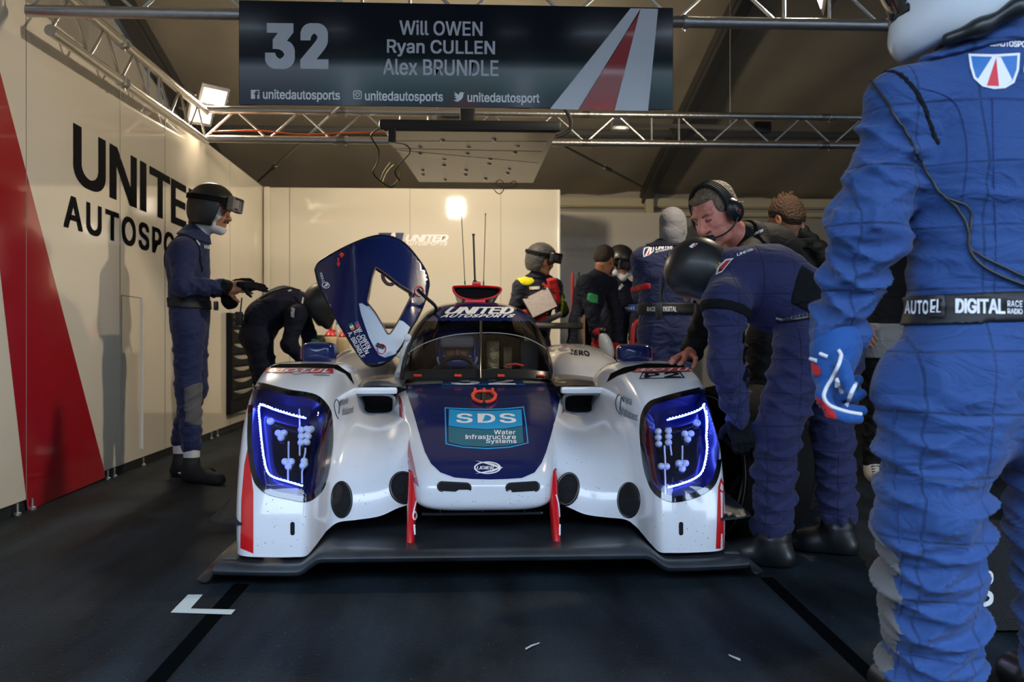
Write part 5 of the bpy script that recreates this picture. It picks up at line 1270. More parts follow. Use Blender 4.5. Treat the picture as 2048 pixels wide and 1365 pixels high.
def build_suit(J, w=1., fold=.007, fr=38, arms='AB', legs='AB', front=None, k=.05, rr=None, inf=0.):
    """J: joints. keys pel wai che nec shA shB elA elB wrA wrB hipA hipB knA knB anA anB"""
    r_ = dict(pel=.150, wai=.145, che=.160, sh=.078, ua=.068, el=.057, wr=.046, hip=.098, kn=.076, an=.062, flat=.72); r_.update(rr or {})
    for q in r_:
        if q != 'flat': r_[q] = r_[q]*w+inf
    S = Sdf(); side = nrm(J['shA']-J['shB']); up = nrm(J['nec']-J['pel']); f = np.cross(side, up) if front is None else nrm(front)
    fl = (f, r_['flat']); fo = lambda a, ph: (a, fr, ph) if a else None
    S.cone(J['pel'], J['wai'], r_['pel'], r_['wai'], k, fo(fold*.6, .3), fl); S.cone(J['wai'], J['che'], r_['wai'], r_['che'], k, fo(fold*.6, 1.3), fl)
    S.cone(J['che'], J['che']*.25+J['nec']*.75, r_['che'], r_['sh']*1.05, k*1.3, None, fl)
    for q in 'AB':
        S.cone(J['che']*.3+J['nec']*.7, J['sh'+q], r_['sh']*.95, r_['sh'], k)
        if q in arms:
            S.cone(J['sh'+q], J['el'+q], r_['ua'], r_['el'], .035, fo(fold*.8, 2.1)); S.cone(J['el'+q], J['wr'+q], r_['el'], r_['wr'], .025, fo(fold*1.1, .7))
        S.cone(J['pel'], J['hip'+q], r_['pel']*.85, r_['hip'], k, None, fl)
        if q in legs:
            S.cone(J['hip'+q], J['kn'+q], r_['hip'], r_['kn'], .04, fo(fold, 1.0 if q == 'A' else 2.7)); S.cone(J['kn'+q], J['an'+q], r_['kn'], r_['an'], .03, fo(fold*1.25, 3.3 if q == 'A' else .4))
    S.cone(J['che']*.2+J['nec']*.8, J['nec']+up*.03, r_['sh']*.85, .062+inf, .03)
    return S
def shoe(an, toe, r=.046):
    S = Sdf(); an, toe = np.array(an, float), np.array(toe, float); d = toe-an; d[2] = 0; d = nrm(d)
    h = V3(an[0], an[1], .035)-d*.03; t = V3(toe[0], toe[1], .03)
    S.cone(an+V3(0, 0, .05), V3(an[0], an[1], .06), r*1.05, r*1.05, .02); S.cone(h, (h+t)/2, r, r*1.02, .02); S.cone((h+t)/2, t, r*1.02, r*.85, .02); S.cone(V3(an[0], an[1], .08), (h+t)/2+V3(0, 0, .015), r, r*.8, .03)
    return S
FLOOR_CUT = lambda X, Y, Z: .004-Z+0*X+0*Y
def thin(J, **kw): return build_suit(J, 1, 0, inf=-.02, **kw)
def helmet_sdf(c, R, s=1., face=True, full=False):
    S = Sdf(); L = lambda x, y, z: np.array(c)+R @ (np.array([x, y, z])*s)
    S.ell(L(0, -.012, .040), R, np.array((.122, .146, .126))*s, .02)
    for x in (-1, 1): S.ell(L(x*.072, -.015, -.045), R, np.array((.048, .085, .085))*s, .05)
    S.ell(L(0, -.06, -.03), R, np.array((.095, .085, .09))*s, .05)
    if full: S.ell(L(0, .05, -.07), R, np.array((.098, .105, .07))*s, .05)
    if face: S.box(L(0, .14, -.045 if not full else -.005), R, np.array((.075, .08, .085 if not full else .035))*s, .012*s, .012, True)
    S.box(L(0, .0, -.17), R, np.array((.2, .2, .06))*s, .005, .01, True)
    if not full: S.ell(L(0, .005, -.02), R, np.array((.084, .110, .13))*s, .01, True)
    return S
def strap(parent, base, c, R, pts, r, m, name='strap', flat=1):
    P = [np.array(c)+R @ np.array(p)-base for p in pts]; bm = bmesh.new(); tube(bm, crv(P, 5), r, 8); return from_bm(name, bm, m, parent)
def goggles(pr, c, R, s=1., z=.055, up=.0, lens_m=None, frame_m=None):
    """ski-type goggles with a strap round the helmet shell"""
    L = lambda x, y, zz: np.array(c)+R @ (np.array([x, y, zz])*s)-pr.base
    bm = bmesh.new(); ring = [L(.126*math.sin(t), -.012+.150*math.cos(t), z+.012) for t in np.linspace(.6, 2*math.pi-.6, 30)]
    for dz in (-.010, 0, .010): tube(bm, [np.array(p)+R @ V3(0, 0, dz*s) for p in ring], .0065*s, 6)
    from_bm('goggle_strap', bm, C_BLK2, pr.root)
    S = Sdf(); S.box(np.array(c)+R @ (V3(0, .140, z)*s), R, V3(.068, .012, .034)*s, .012*s, .01); S.box(np.array(c)+R @ (V3(0, .165, z+.004)*s), R, V3(.058, .012, .024)*s, .010*s, .006, True); S.box(np.array(c)+R @ (V3(0, .15, z-.05)*s), R, V3(.014, .03, .012)*s, .01, .01, True)
    pr.add('goggle_frame', S, .004, frame_m or M_BLK)
    bm = bmesh.new(); G = [[L(.060*math.sin(a), .100+.058*math.cos(a), z+.004+.026*b) for b in (-1, -.5, 0, .5, 1)] for a in np.linspace(-1.1, 1.1, 12)]
    grid_bm(np.array([[tuple(q) for q in r] for r in G]), bm); from_bm('goggle_lens', bm, lens_m or mat('goggle_lens', (.10, .10, .12), .08, coat=1., metal=.5), pr.root)
# ================================================================== the crew
M_REDG = mat('suit_letter_red', (.55, .02, .03), .6); M_WLET2 = mat('suit_letter_white', (.75, .76, .80), .6); M_YLET = mat('suit_letter_yellow', (.75, .45, .02), .6)
# ---- man at the left wall, pulling on his gloves -------------------------------------------------
def man_left():
    Y = 6.15; p = Person('person in navy overalls and open helmet by the left wall pulling on gloves', at_z(385, 945, 0))
    J = dict(pel=A(380, 632, Y), wai=A(378, 588, Y), che=A(376, 522, Y), nec=A(392, 478, Y), shA=A(366, 502, Y-.14), shB=A(388, 502, Y+.17), elA=A(362, 572, Y-.20), wrA=A(452, 575, Y-.10),
             elB=A(396, 575, Y+.22), wrB=A(445, 582, Y+.12), hipA=A(377, 655, Y-.08), hipB=A(384, 655, Y+.09), knA=A(376, 775, Y-.09), knB=A(390, 775, Y+.08), anA=A(383, 890, Y-.10), anB=A(362, 878, Y+.12))
    F = nrm((1, -.12, 0)); hc = A(424, 424, Y); R = head_frame((.97, -.16, -.16))
    B = thin(J, front=F); hd = head_sdf(hc, R, .98, A(396, 470, Y)); H = Sdf()
    wr = J['wrA']; hand_sdf(H, wr+V3(.0, 0, 0), (1, -.05, .05), (.1, -.95, .35), 1, (.55, .6, .7, .35), .98, tcurl=.2); H.cone(J['elA'], wr, .045, .030)
    p.finish_body(B, .012, M_SKINT, [(hd, .004), (H, .0035)])
    up = V3(0, 0, 1)
    p.suit(build_suit(J, 1, front=F), .008, C_NAVY, patches=[
        ('belt', M_BELT, slab_r(J['pel']*.45+J['wai']*.55, (.05, 0, 1), .030, .30), .009), ('cuff', C_BLK2, both(ball_r(J['wrA'], .058), ball_r(J['wrA'], .1)), .004),
        ('knee_patch', C_GREYC, both(ball_r(J['knA']+V3(.06, -.02, -.10), .13), half_r(J['knA']+V3(.02, 0, 0), (-1, .3, 0))), .003),
        ('shoulder_seam', C_BLK2, both(slab_r(J['shA']+V3(0, .03, 0), (0, 1, .25), .010, .16)), .004), ('collar', C_NAVY, slab_r(J['nec']+V3(.015, 0, .035), (.30, 0, 1), .045, .15), .012)])
    # belt buckle, helmet, goggles, balaclava
    bm = bmesh.new(); c = A(432, 612, Y-.10)-p.base; bx(bm, c, (.02, .05, .055), bevel=.006); from_bm('buckle', bm, M_BLK, p.root)
    p.add('helmet', helmet_sdf(hc+R @ V3(0, 0, .012), R, .98), .005, M_HELM)
    goggles(p, hc, R, 1.0, .062, lens_m=mat('goggle_clear', (.35, .33, .32), .1, coat=.6, metal=.3), frame_m=mat('goggle_grey', (.16, .15, .14), .4))
    S = head_sdf(hc, R, 1.0, A(396, 470, Y)); S.P = [(q[0], q[1], q[2], q[3], q[4], q[5]) for q in S.P]
    D, lo, h, ax = S.grid(.005, .02); X, Y_, Z = np.meshgrid(*ax, indexing='ij', sparse=True)
    lx = [(X-hc[0])*R[0, i]+(Y_-hc[1])*R[1, i]+(Z-hc[2])*R[2, i] for i in range(3)]
    face = np.maximum(np.maximum(np.abs(lx[0])-.056, .045-lx[1]), np.maximum(lx[2]-.06, -.080-lx[2]-.12*(lx[1]-.06)))
    P_, F_ = nets(np.maximum(D-.0035, -face), lo, h); link('balaclava', mesh_np('balaclava', P_-p.base, F_), C_WHITEC, p.root)
    for s_ in (-1, 1):
        bm = bmesh.new(); bmesh.ops.create_uvsphere(bm, u_segments=10, v_segments=8, radius=.006, matrix=Matrix.Translation(hc+R @ V3(.030*s_, .0885, .003)-p.base)); from_bm('eye', bm, M_EYE, p.root)
        strap(p.root, p.base, hc, R, [(.016*s_, .101, .024), (.032*s_, .097, .030), (.048*s_, .082, .026)], .004, M_HAIR, 'eyebrow')
    strap(p.root, p.base, hc, R, [(-.026, .098, -.052), (-.01, .106, -.046), (.01, .106, -.046), (.026, .098, -.052)], .006, M_HAIR, 'moustache')
    # left hand already gloved, the other glove being drawn on
    G = Sdf(); hand_sdf(G, J['wrB']+V3(.02, 0, .02), (.9, -.1, .35), (-.25, .2, .9), -1, (.15, .15, .2, .2), 1.0, .003); p.add('glove', G, .004, C_BLK2)
    G = Sdf(); hand_sdf(G, A(486, 570, Y-.11), (.95, 0, -.12), (.1, -.6, .8), 1, (.1, .12, .15, .1), .85, .001, .16); p.add('glove', G, .004, C_BLK2)
    G = Sdf(); G.cone(A(452, 585, Y-.02), A(458, 603, Y-.02), .035, .045, .02, (.006, 60, 1)); G.cone(A(458, 600, Y-.02), A(466, 606, Y-.02), .035, .03); p.add('glove_cuff', G, .005, C_BLK2)
    for q, s_ in (('A', 0), ('B', 1)):
        an = J['an'+q]; t = an+V3(.20, -.16, 0) if q == 'A' else an+V3(.20, -.10, 0)
        p.add('shoe', shoe(V3(an[0], an[1], .09), t), .006, M_BLKM, cut=FLOOR_CUT)
        S = Sdf(); S.cone(V3(an[0], an[1], .10), V3(an[0], an[1], .24), .047, .050); p.add('sock', S, .008, C_SOCK)
        bm = bmesh.new(); tube(bm, crv([(an[0]+.0-p.base[0], an[1]-.050-p.base[1], .03), (an[0]+.05-p.base[0], an[1]-.085-p.base[1], .022), (an[0]+.10-p.base[0], an[1]-.12-p.base[1], .022)], 4), .006, 6); from_bm('shoe_stripe', bm, M_WHITE, p.root)
    wtext('HRX', [(408, 497), (425, 500), (425, 493), (408, 490)], p.T, M_WLET2, p.root, 'chest_lettering', .03, 0, off=.004)
    stroke2(p, [(381, 468), (390, 478), (399, 490)], .006, M_WLET2, 'piping')
def stroke2(p, pts, r, m, name, off=.0, dense=5, T=None):
    P = []
    for u, v in [tuple(q) for q in crv(pts, dense)]:
        d = ray(u, v).normalized(); h, n, _, _ = (T or p.T).ray_cast(CAM, d)
        if h is None: continue
        if n.dot(d) > 0: n = -n
        P.append(h+n*off-Vector(p.base))
    if len(P) < 2: print('STROKE2 MISSED', name, pts[0]); return
    bm = bmesh.new(); tube(bm, P, r, 7); return from_bm(name, bm, m, p.root)
man_left()
# ---- mechanic bending behind the left fender ------------------------------------------------------
def man_bent_left():
    Y = 7.3; p = Person('person in dark overalls and black helmet bending forward beside the tool cabinet', at_z(520, 905, 0))
    J = dict(pel=A(515, 668, Y), wai=A(530, 630, Y), che=A(565, 612, Y), nec=A(612, 612, Y), shA=A(592, 632, Y-.17), shB=A(600, 620, Y+.17), elA=A(578, 690, Y-.20), wrA=A(622, 735, Y-.15),
             elB=A(625, 690, Y+.15), wrB=A(660, 735, Y+.05), hipA=A(518, 685, Y-.09), hipB=A(516, 685, Y+.09), knA=A(538, 780, Y-.10), knB=A(530, 780, Y+.10), anA=A(527, 880, Y-.10), anB=A(512, 880, Y+.10))
    hc = A(645, 612, Y); R = head_frame((.70, .1, -.7), (.7, 0, .7))
    B = thin(J, front=(.45, -.1, -.9)); hd = head_sdf(hc, R, .98, J['nec'])
    p.finish_body(B, .012, M_SKINT, [(hd, .006)])
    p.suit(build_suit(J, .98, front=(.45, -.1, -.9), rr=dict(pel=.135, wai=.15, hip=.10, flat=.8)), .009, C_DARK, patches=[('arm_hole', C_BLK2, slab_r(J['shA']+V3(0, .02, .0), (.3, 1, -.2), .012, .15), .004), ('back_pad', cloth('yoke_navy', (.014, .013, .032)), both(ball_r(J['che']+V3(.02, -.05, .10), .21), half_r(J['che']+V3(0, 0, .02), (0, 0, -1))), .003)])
    p.add('helmet', helmet_sdf(hc, R, 1.0, face=False, full=True), .006, M_HELM)
    wtext('HRX', [(582, 634), (588, 636), (590, 618), (583, 616)], p.T, M_WLET2, p.root, 'arm_lettering', .03, 0, off=.004)
    stroke2(p, [(606, 596), (604, 608)], .007, M_WLET2, 'collar_mark'); stroke2(p, [(576, 583), (582, 581)], .008, M_WLET2, 'collar_mark')
    stroke2(p, [(522, 598), (545, 585), (575, 577), (600, 582)], .004, M_CB, 'radio_wire', .006)
    c = A(478, 638, Y-.1)-p.base; bm = bmesh.new(); bx(bm, c, (.05, .05, .10), bevel=.008); tube(bm, [c+V3(.01, 0, .04), c+V3(.02, 0, .15)], .006, 6); from_bm('radio', bm, M_BLK, p.root)
    G = Sdf(); hand_sdf(G, J['wrA'], (.7, -.1, -.7), (.5, -.5, .6), 1, (.6,)*4, 1, .002); hand_sdf(G, J['wrB'], (.7, -.1, -.7), (.5, .5, .6), -1, (.6,)*4, 1, .002); p.add('gloves', G, .006, C_BLK2)
    for q in 'AB': an = J['an'+q]; p.add('shoe', shoe(V3(an[0], an[1], .09), an+V3(.24, -.05, 0)), .008, M_BOOT, cut=FLOOR_CUT)
    bm = bmesh.new(); a_ = A(604, 672, Y-.25)-p.base
    lathe(bm, [(.040, -.028), (.046, -.02), (.046, .02), (.040, .028)], frame(J['elB']*.55+J['wrB']*.45-p.base+V3(-.03, -.10, .07), (1, 0, -.3)), 20); from_bm('arm_band', bm, mat('band_teal', (.01, .14, .10), .5), p.root)
man_bent_left()
# ---- tyre engineer with the clipboard --------------------------------------------------------------
def man_clip():
    Y = 8.85; p = Person('person in navy and yellow jacket with red gloves studying a clipboard behind the car', at_z(1075, 880, 0))
    J = dict(pel=A(1068, 690, Y), wai=A(1070, 645, Y), che=A(1073, 592, Y), nec=A(1078, 555, Y), shA=A(1042, 575, Y-.06), shB=A(1108, 574, Y+.08), elA=A(1024, 630, Y-.12), wrA=A(1058, 632, Y-.28),
             elB=A(1124, 622, Y-.06), wrB=A(1111, 585, Y-.2), hipA=A(1055, 710, Y), hipB=A(1085, 710, Y), knA=A(1055, 795, Y), knB=A(1085, 795, Y), anA=A(1055, 865, Y), anB=A(1085, 865, Y))
    hc = A(1083, 522, Y-.02); R = head_frame((.80, -.55, -.22)); B = thin(J); hd = head_sdf(hc, R, .95, J['nec']); p.finish_body(B, .012, M_SKINT, [(hd, .0045)])
    p.suit(build_suit(J, .98), .008, cloth('jacket_navy', (.008, .010, .024)), patches=[('shoulder_patch', C_YEL, both(ball_r(A(1048, 554, Y-.06), .11), slab_r(A(1047, 556, Y-.06), (.75, 0, .65), .055)), .005),
        ('sleeve', C_YELG, both(ball_r(J['elB']*.6+J['wrB']*.4, .105), half_r(J['elB']+V3(-.02, 0, 0), (-1, 0, 0))), .004), ('collar', C_DARK, slab_r(J['nec']+V3(0, -.02, .04), (.1, -.2, 1), .04, .14), .012)])
    p.add('helmet', helmet_sdf(hc, R, .98), .005, cloth('helmet_grey', (.045, .045, .045), rough=.5)); goggles(p, hc, R, 1, .05)
    hr = R @ V3(-.115, -.02, 0); S = Sdf(); S.ell(hc+R @ V3(-.118, -.02, .0), R, (.022, .045, .055)); S.ell(hc+R @ V3(-.08, -.11, .10), R, (.05, .03, .025)); p.add('ear_defender', S, .005, M_BLK)
    wtext('ET', [(1074, 529), (1084, 529), (1083, 523), (1075, 524)], bvh(p.root.children[-1]), M_WLET2, p.root, 'helmet_lettering', .04, off=.003)
    wrap('name_patch', poly2d([(1058, 574), (1079, 573), (1079, 579), (1059, 580)]), p.T, M_WLET2, p.root, .004, 3)
    wrap('name_patch', poly2d([(1059, 575), (1063, 575), (1063, 579.5), (1059, 579.5)]), p.T, M_YLET, p.root, .0055, 3)
    G = Sdf(); hand_sdf(G, J['wrB']+V3(-.01, -.02, .02), (-.25, -.1, 1), (.2, -.95, .1), -1, (1.7, 1.7, 1.6, 1.4), .95, .004); G.cone(J['wrB']+V3(0, 0, -.07), J['wrB'], .045, .036); p.add('glove', G, .005, C_REDG)
    G = Sdf(); hand_sdf(G, J['wrA']+V3(.02, 0, -.01), (.93, -.1, -.12), (.1, -.8, -.6), 1, (.7, .6, .6, .6), 1.0, .004); G.cone(J['wrA']+V3(-.03, 0, .01), J['wrA']+V3(.03, 0, 0), .045, .036); p.add('glove', G, .005, C_REDG)
    G = Sdf(); G.cone(A(1074, 628, Y-.34), A(1092, 620, Y-.36), .020, .014); p.add('glove_thumb', G, .005, cloth('glove_tan', (.45, .30, .08)))
    for q in 'AB': an = J['an'+q]; p.add('shoe', shoe(V3(an[0], an[1], .09), an+V3(.1, -.22, 0)), .01, M_BOOT, cut=FLOOR_CUT)
    # clipboard
    yb = Y-.36; cb = thing('clipboard', 'clipboard with a paper tyre sheet held in red gloves', 'clipboard', tuple(A(1078, 615, yb)))
    q = [A(1045, 599, yb+.05), A(1096, 574, yb+.05), A(1115, 613, yb-.03), A(1066, 636, yb-.03)]; c0 = A(1078, 615, yb); n = nrm(np.cross(q[1]-q[0], q[3]-q[0]))
    def sheet(nm, s_, off, th, m):
        bm = bmesh.new(); ctr = sum(q)/4
        for k in (0, 1): pass
        a = [bm.verts.new(ctr+(x-ctr)*s_-c0+n*off) for x in q]; b = [bm.verts.new(ctr+(x-ctr)*s_-c0+n*(off+th)) for x in q]
        bm.faces.new(a); bm.faces.new(b[::-1])
        for i in range(4): bm.faces.new((a[i], b[i], b[(i+1) % 4], a[(i+1) % 4]))
        bmesh.ops.recalc_face_normals(bm, faces=bm.faces[:]); return from_bm(nm, bm, m, cb, False)
    k = -1 if n[1] > 0 else 1   # towards the camera
    sheet('backing_board', 1.06, -k*.004, -k*.012, M_BLK); sheet('paper', .98, 0, k*.002, mat('paper', (.55, .48, .47), .7, noise=(60, .7)))
    for t in (.15, .85):
        bm = bmesh.new(); bx(bm, q[0]*(1-t)+q[1]*t-c0+n*k*.004, (.03, .012, .02), bevel=.003); from_bm('clip', bm, M_BLK, cb)
    bm = bmesh.new(); bx(bm, A(1098, 640, yb-.03)-c0, (.24, .03, .05), rot=Matrix.Rotation(.42, 3, 'Y').inverted() if False else Matrix.Rotation(-.45, 3, 'Y'), bevel=.008); from_bm('storage_box', bm, M_BLK, cb)
man_clip()
# ---- two mechanics by the rear wheel --------------------------------------------------------------
def man_dark_hair():
    Y = 8.55; p = Person('dark-haired person in navy overalls with a green armband seen from behind', at_z(1185, 890, 0))
    J = dict(pel=A(1163, 690, Y), wai=A(1166, 645, Y), che=A(1180, 590, Y), nec=A(1202, 550, Y), shA=A(1172, 568, Y-.15), shB=A(1218, 570, Y+.16), elA=A(1184, 628, Y-.22), wrA=A(1194, 676, Y-.25), elB=A(1232, 630, Y+.1), wrB=A(1236, 680, Y-.05),
             hipA=A(1152, 705, Y), hipB=A(1180, 705, Y+.1), knA=A(1158, 800, Y), knB=A(1186, 800, Y+.1), anA=A(1150, 875, Y), anB=A(1180, 872, Y+.1))
    hc = A(1209, 522, Y); R = head_frame((.55, .7, -.45)); B = thin(J); hd = head_sdf(hc, R, .95, J['nec']); p.finish_body(B, .012, M_SKINT, [(hd, .006)])
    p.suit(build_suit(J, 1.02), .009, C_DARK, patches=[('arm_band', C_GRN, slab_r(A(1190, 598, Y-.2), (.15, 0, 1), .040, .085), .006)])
    S = Sdf(); S.ell(hc+R @ V3(0, -.025, .055), R, (.084, .095, .078)); S.ell(hc+R @ V3(0, -.06, .0), R, (.074, .055, .06), .03); p.add('hair', S, .006, mat('hair_dark', (.02, .012, .008), .6, bump=(90, 1.)))
    G = Sdf(); hand_sdf(G, J['wrA'], (.05, -.1, -1), (-.7, -.7, 0), 1, (.5,)*4, 1, .004); G.cone(J['wrA']+V3(0, 0, .05), J['wrA'], .05, .04); p.add('glove', G, .005, C_REDG)
    G = Sdf(); hand_sdf(G, J['wrB'], (.05, -.1, -1), (.7, -.7, 0), -1, (.5,)*4, 1, .004); p.add('glove', G, .006, C_REDG)
    wtext('24', [(1184, 600), (1194, 600), (1194, 596), (1184, 595)], p.T, M_WLET2, p.root, 'band_lettering', .02, off=.008) if False else None
    for q in 'AB': an = J['an'+q]; p.add('shoe', shoe(V3(an[0], an[1], .09), an+V3(.15, .15, 0)), .01, M_BOOT, cut=FLOOR_CUT)
man_dark_hair()
def man_goggles():
    Y = 9.4; p = Person('person in helmet and goggles leaning towards the rear wheel, blue armband', at_z(1235, 880, 0))
    J = dict(pel=A(1222, 690, Y+.1), wai=A(1226, 650, Y+.08), che=A(1236, 600, Y), nec=A(1240, 562, Y-.05), shA=A(1212, 580, Y), shB=A(1266, 582, Y), elA=A(1208, 635, Y-.1), wrA=A(1222, 680, Y-.2), elB=A(1272, 636, Y-.05), wrB=A(1266, 678, Y-.2),
             hipA=A(1208, 708, Y+.1), hipB=A(1236, 708, Y+.1), knA=A(1210, 795, Y), knB=A(1240, 795, Y), anA=A(1210, 870, Y), anB=A(1240, 870, Y))
    hc = A(1241, 527, Y-.08); R = head_frame((.25, -.93, -.22)); B = thin(J); hd = head_sdf(hc, R, .95, J['nec']); p.finish_body(B, .012, M_SKINT, [(hd, .0045)])
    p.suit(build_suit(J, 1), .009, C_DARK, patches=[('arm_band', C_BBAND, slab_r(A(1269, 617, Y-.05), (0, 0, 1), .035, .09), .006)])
    p.add('helmet', helmet_sdf(hc, R, 1.06), .005, M_HELM); goggles(p, hc, R, 1.02, .008)
    S = Sdf(); S.chain([hc+R @ V3(-.085, .03, -.02), hc+R @ V3(-.07, .06, -.08), hc+R @ V3(0, .085, -.125), hc+R @ V3(.07, .06, -.08), hc+R @ V3(.085, .03, -.02)], [.022, .024, .026, .024, .022]); p.add('balaclava', S, .005, C_WHITEC)
    wtext('HRX', [(1237, 583), (1247, 572), (1244, 567), (1234, 578)], p.T, M_WLET2, p.root, 'chest_lettering', .03, off=.005)
    stroke2(p, [(1224, 597), (1228, 590)], .008, M_WLET2, 'chest_mark'); stroke2(p, [(1231, 584), (1232, 576)], .008, M_WLET2, 'chest_mark')
    wtext('TYRE & 3', [(1249, 619), (1268, 619), (1268, 614), (1249, 614)], p.T, M_WLET2, p.root, 'band_lettering', .03, off=.010)
    G = Sdf(); hand_sdf(G, J['wrB'], (0, -.2, -1), (.3, -.9, 0), -1, (.5,)*4, 1, .004); p.add('glove', G, .006, C_REDG); G = Sdf(); hand_sdf(G, J['wrA'], (0, -.2, -1), (-.3, -.9, 0), 1, (.5,)*4, 1, .004); p.add('glove', G, .006, C_REDG)
    for q in 'AB': an = J['an'+q]; p.add('shoe', shoe(V3(an[0], an[1], .09), an+V3(.03, -.22, 0)), .01, M_BOOT, cut=FLOOR_CUT)
man_goggles()
def spare_helmet():
    c = A(1211, 692, 8.28); r = thing('spare_helmet', 'white helmet hanging from the red glove behind the car', 'helmet', tuple(c)); R = head_frame((.15, -.95, .1), (-.30, 0, .95))
    S = Sdf(); S.ell(c, R, (.058, .08, .125)); S.ell(c+R @ V3(.012, 0, -.06), R, (.04, .06, .075), .04); sdf_obj('shell', S, .006, M_HELMW, r, c)
    S = Sdf(); S.ell(c+R @ V3(-.02, 0, .125), R, (.05, .06, .04)); S.cone(c+R @ V3(.05, -.04, .09), c+R @ V3(.062, -.05, -.03), .016, .014); sdf_obj('visor', S, .006, M_BLK, r, c)
    bm = bmesh.new(); tube(bm, [A(1195, 684, 8.27)-c, A(1201, 676, 8.27)-c, A(1208, 672, 8.28)-c], .012, 8); from_bm('chin_strap', bm, M_BLKM, r)
spare_helmet()
# ---- man in the grey balaclava ---------------------------------------------------------------------
def man_grey():
    Y = 6.05; p = Person('person in navy overalls and grey balaclava standing with his back turned', at_z(1333, 950, 0))
    J = dict(pel=A(1331, 650, Y), wai=A(1331, 612, Y), che=A(1335, 550, Y), nec=A(1337, 498, Y), shA=A(1288, 520, Y), shB=A(1384, 520, Y), elA=A(1284, 585, Y+.08), wrA=A(1303, 596, Y+.30), elB=A(1390, 585, Y+.1), wrB=A(1372, 598, Y+.3),
             hipA=A(1311, 672, Y), hipB=A(1354, 672, Y), knA=A(1312, 790, Y), knB=A(1358, 790, Y), anA=A(1310, 905, Y), anB=A(1360, 905, Y))
    hc = A(1346, 455, Y); R = head_frame((.55, .8, -.15)); B = thin(J, front=(0, 1, 0)); hd = head_sdf(hc, R, .90, J['nec'])
    H = Sdf(); hand_sdf(H, J['wrA'], (.2, 1, 0), (-1, 0, .2), 1); hand_sdf(H, J['wrB'], (-.2, 1, 0), (1, 0, .2), -1)
    p.finish_body(B, .012, M_SKIN, [(hd, .006), (H, .006)])
    p.suit(build_suit(J, 1.04, front=(0, 1, 0)), .008, C_NAVY, patches=[('belt', M_BELT, slab_r(A(1331, 618, Y), (0, 0, 1), .034, .30), .009), ('arm_band', C_REDG, slab_r(A(1284, 577, Y), (0, .1, 1), .018, .10), .006), ('collar', C_DARK, slab_r(J['nec']+V3(0, .0, .03), (0, .1, 1), .03, .14), .010)])
    S = head_sdf(hc, R, .95, J['nec']+V3(.02, 0, .02)); S.ell(hc+R @ V3(0, -.005, .03), R, (.078, .098, .090), .02); S.ell(hc+R @ V3(0, .01, -.03), R, (.070, .085, .085), .03); S.cone(hc+R @ V3(0, -.03, -.05), J['nec']+V3(.015, 0, .01), .062, .068); p.add('balaclava', S, .006, C_GREY)
    T = p.T
    wtext('UNITED', [(1311, 502), (1347, 494), (1346, 487), (1311, 494)], T, M_WLET2, p.root, 'back_lettering', .05, .25, off=.003, step=5); wtext('AUTOSPORTS', [(1310, 507), (1344, 499), (1345, 495), (1311, 503)], T, M_WLET2, p.root, 'back_lettering', .04, .25, off=.003, step=5)
    wrap('shield', ring2d([(1288, 497), (1299, 494), (1309, 492), (1307, 504), (1298, 511), (1287, 515), (1286, 506)], [(1290, 498.5), (1299, 495.5), (1307, 494), (1305, 503.5), (1297.5, 509.5), (1288.5, 512.5), (1288, 506)]), T, M_WLET2, p.root, .003, 4)
    wrap('shield', poly2d([(1289, 513), (1298, 496), (1304, 495), (1302, 506), (1297, 510)]), T, M_WLET2, p.root, .003, 4); wrap('shield', poly2d([(1293, 511.5), (1301, 496), (1298, 510)]), T, M_REDG, p.root, .005, 4)
    wtext('ELMS', rectq(1318, 466, 1336, 472), T, M_YLET, p.root, 'collar_lettering', .04, off=.012) if False else None
    wtext('RACE', rectq(1296, 614, 1312, 623), T, M_WLET2, p.root, 'belt_lettering', .03, off=.012); wtext('DIGITAL', rectq(1326, 614, 1352, 623), T, M_WLET2, p.root, 'belt_lettering', .03, off=.012)
    c = A(1317, 622, Y-.16)-p.base; bm = bmesh.new(); bx(bm, c, (.036, .035, .10), bevel=.006); tube(bm, [c+V3(.01, 0, .05), c+V3(.014, .01, .22)], .005, 6); from_bm('radio', bm, M_BLK, p.root)
    stroke2(p, [(1322, 600), (1330, 560), (1338, 500)], .004, M_CB, 'radio_wire', .004)
    for q in 'AB': an = J['an'+q]; p.add('shoe', shoe(V3(an[0], an[1], .09), an+V3(.03, .22, 0)), .01, M_BOOT, cut=FLOOR_CUT)
man_grey()
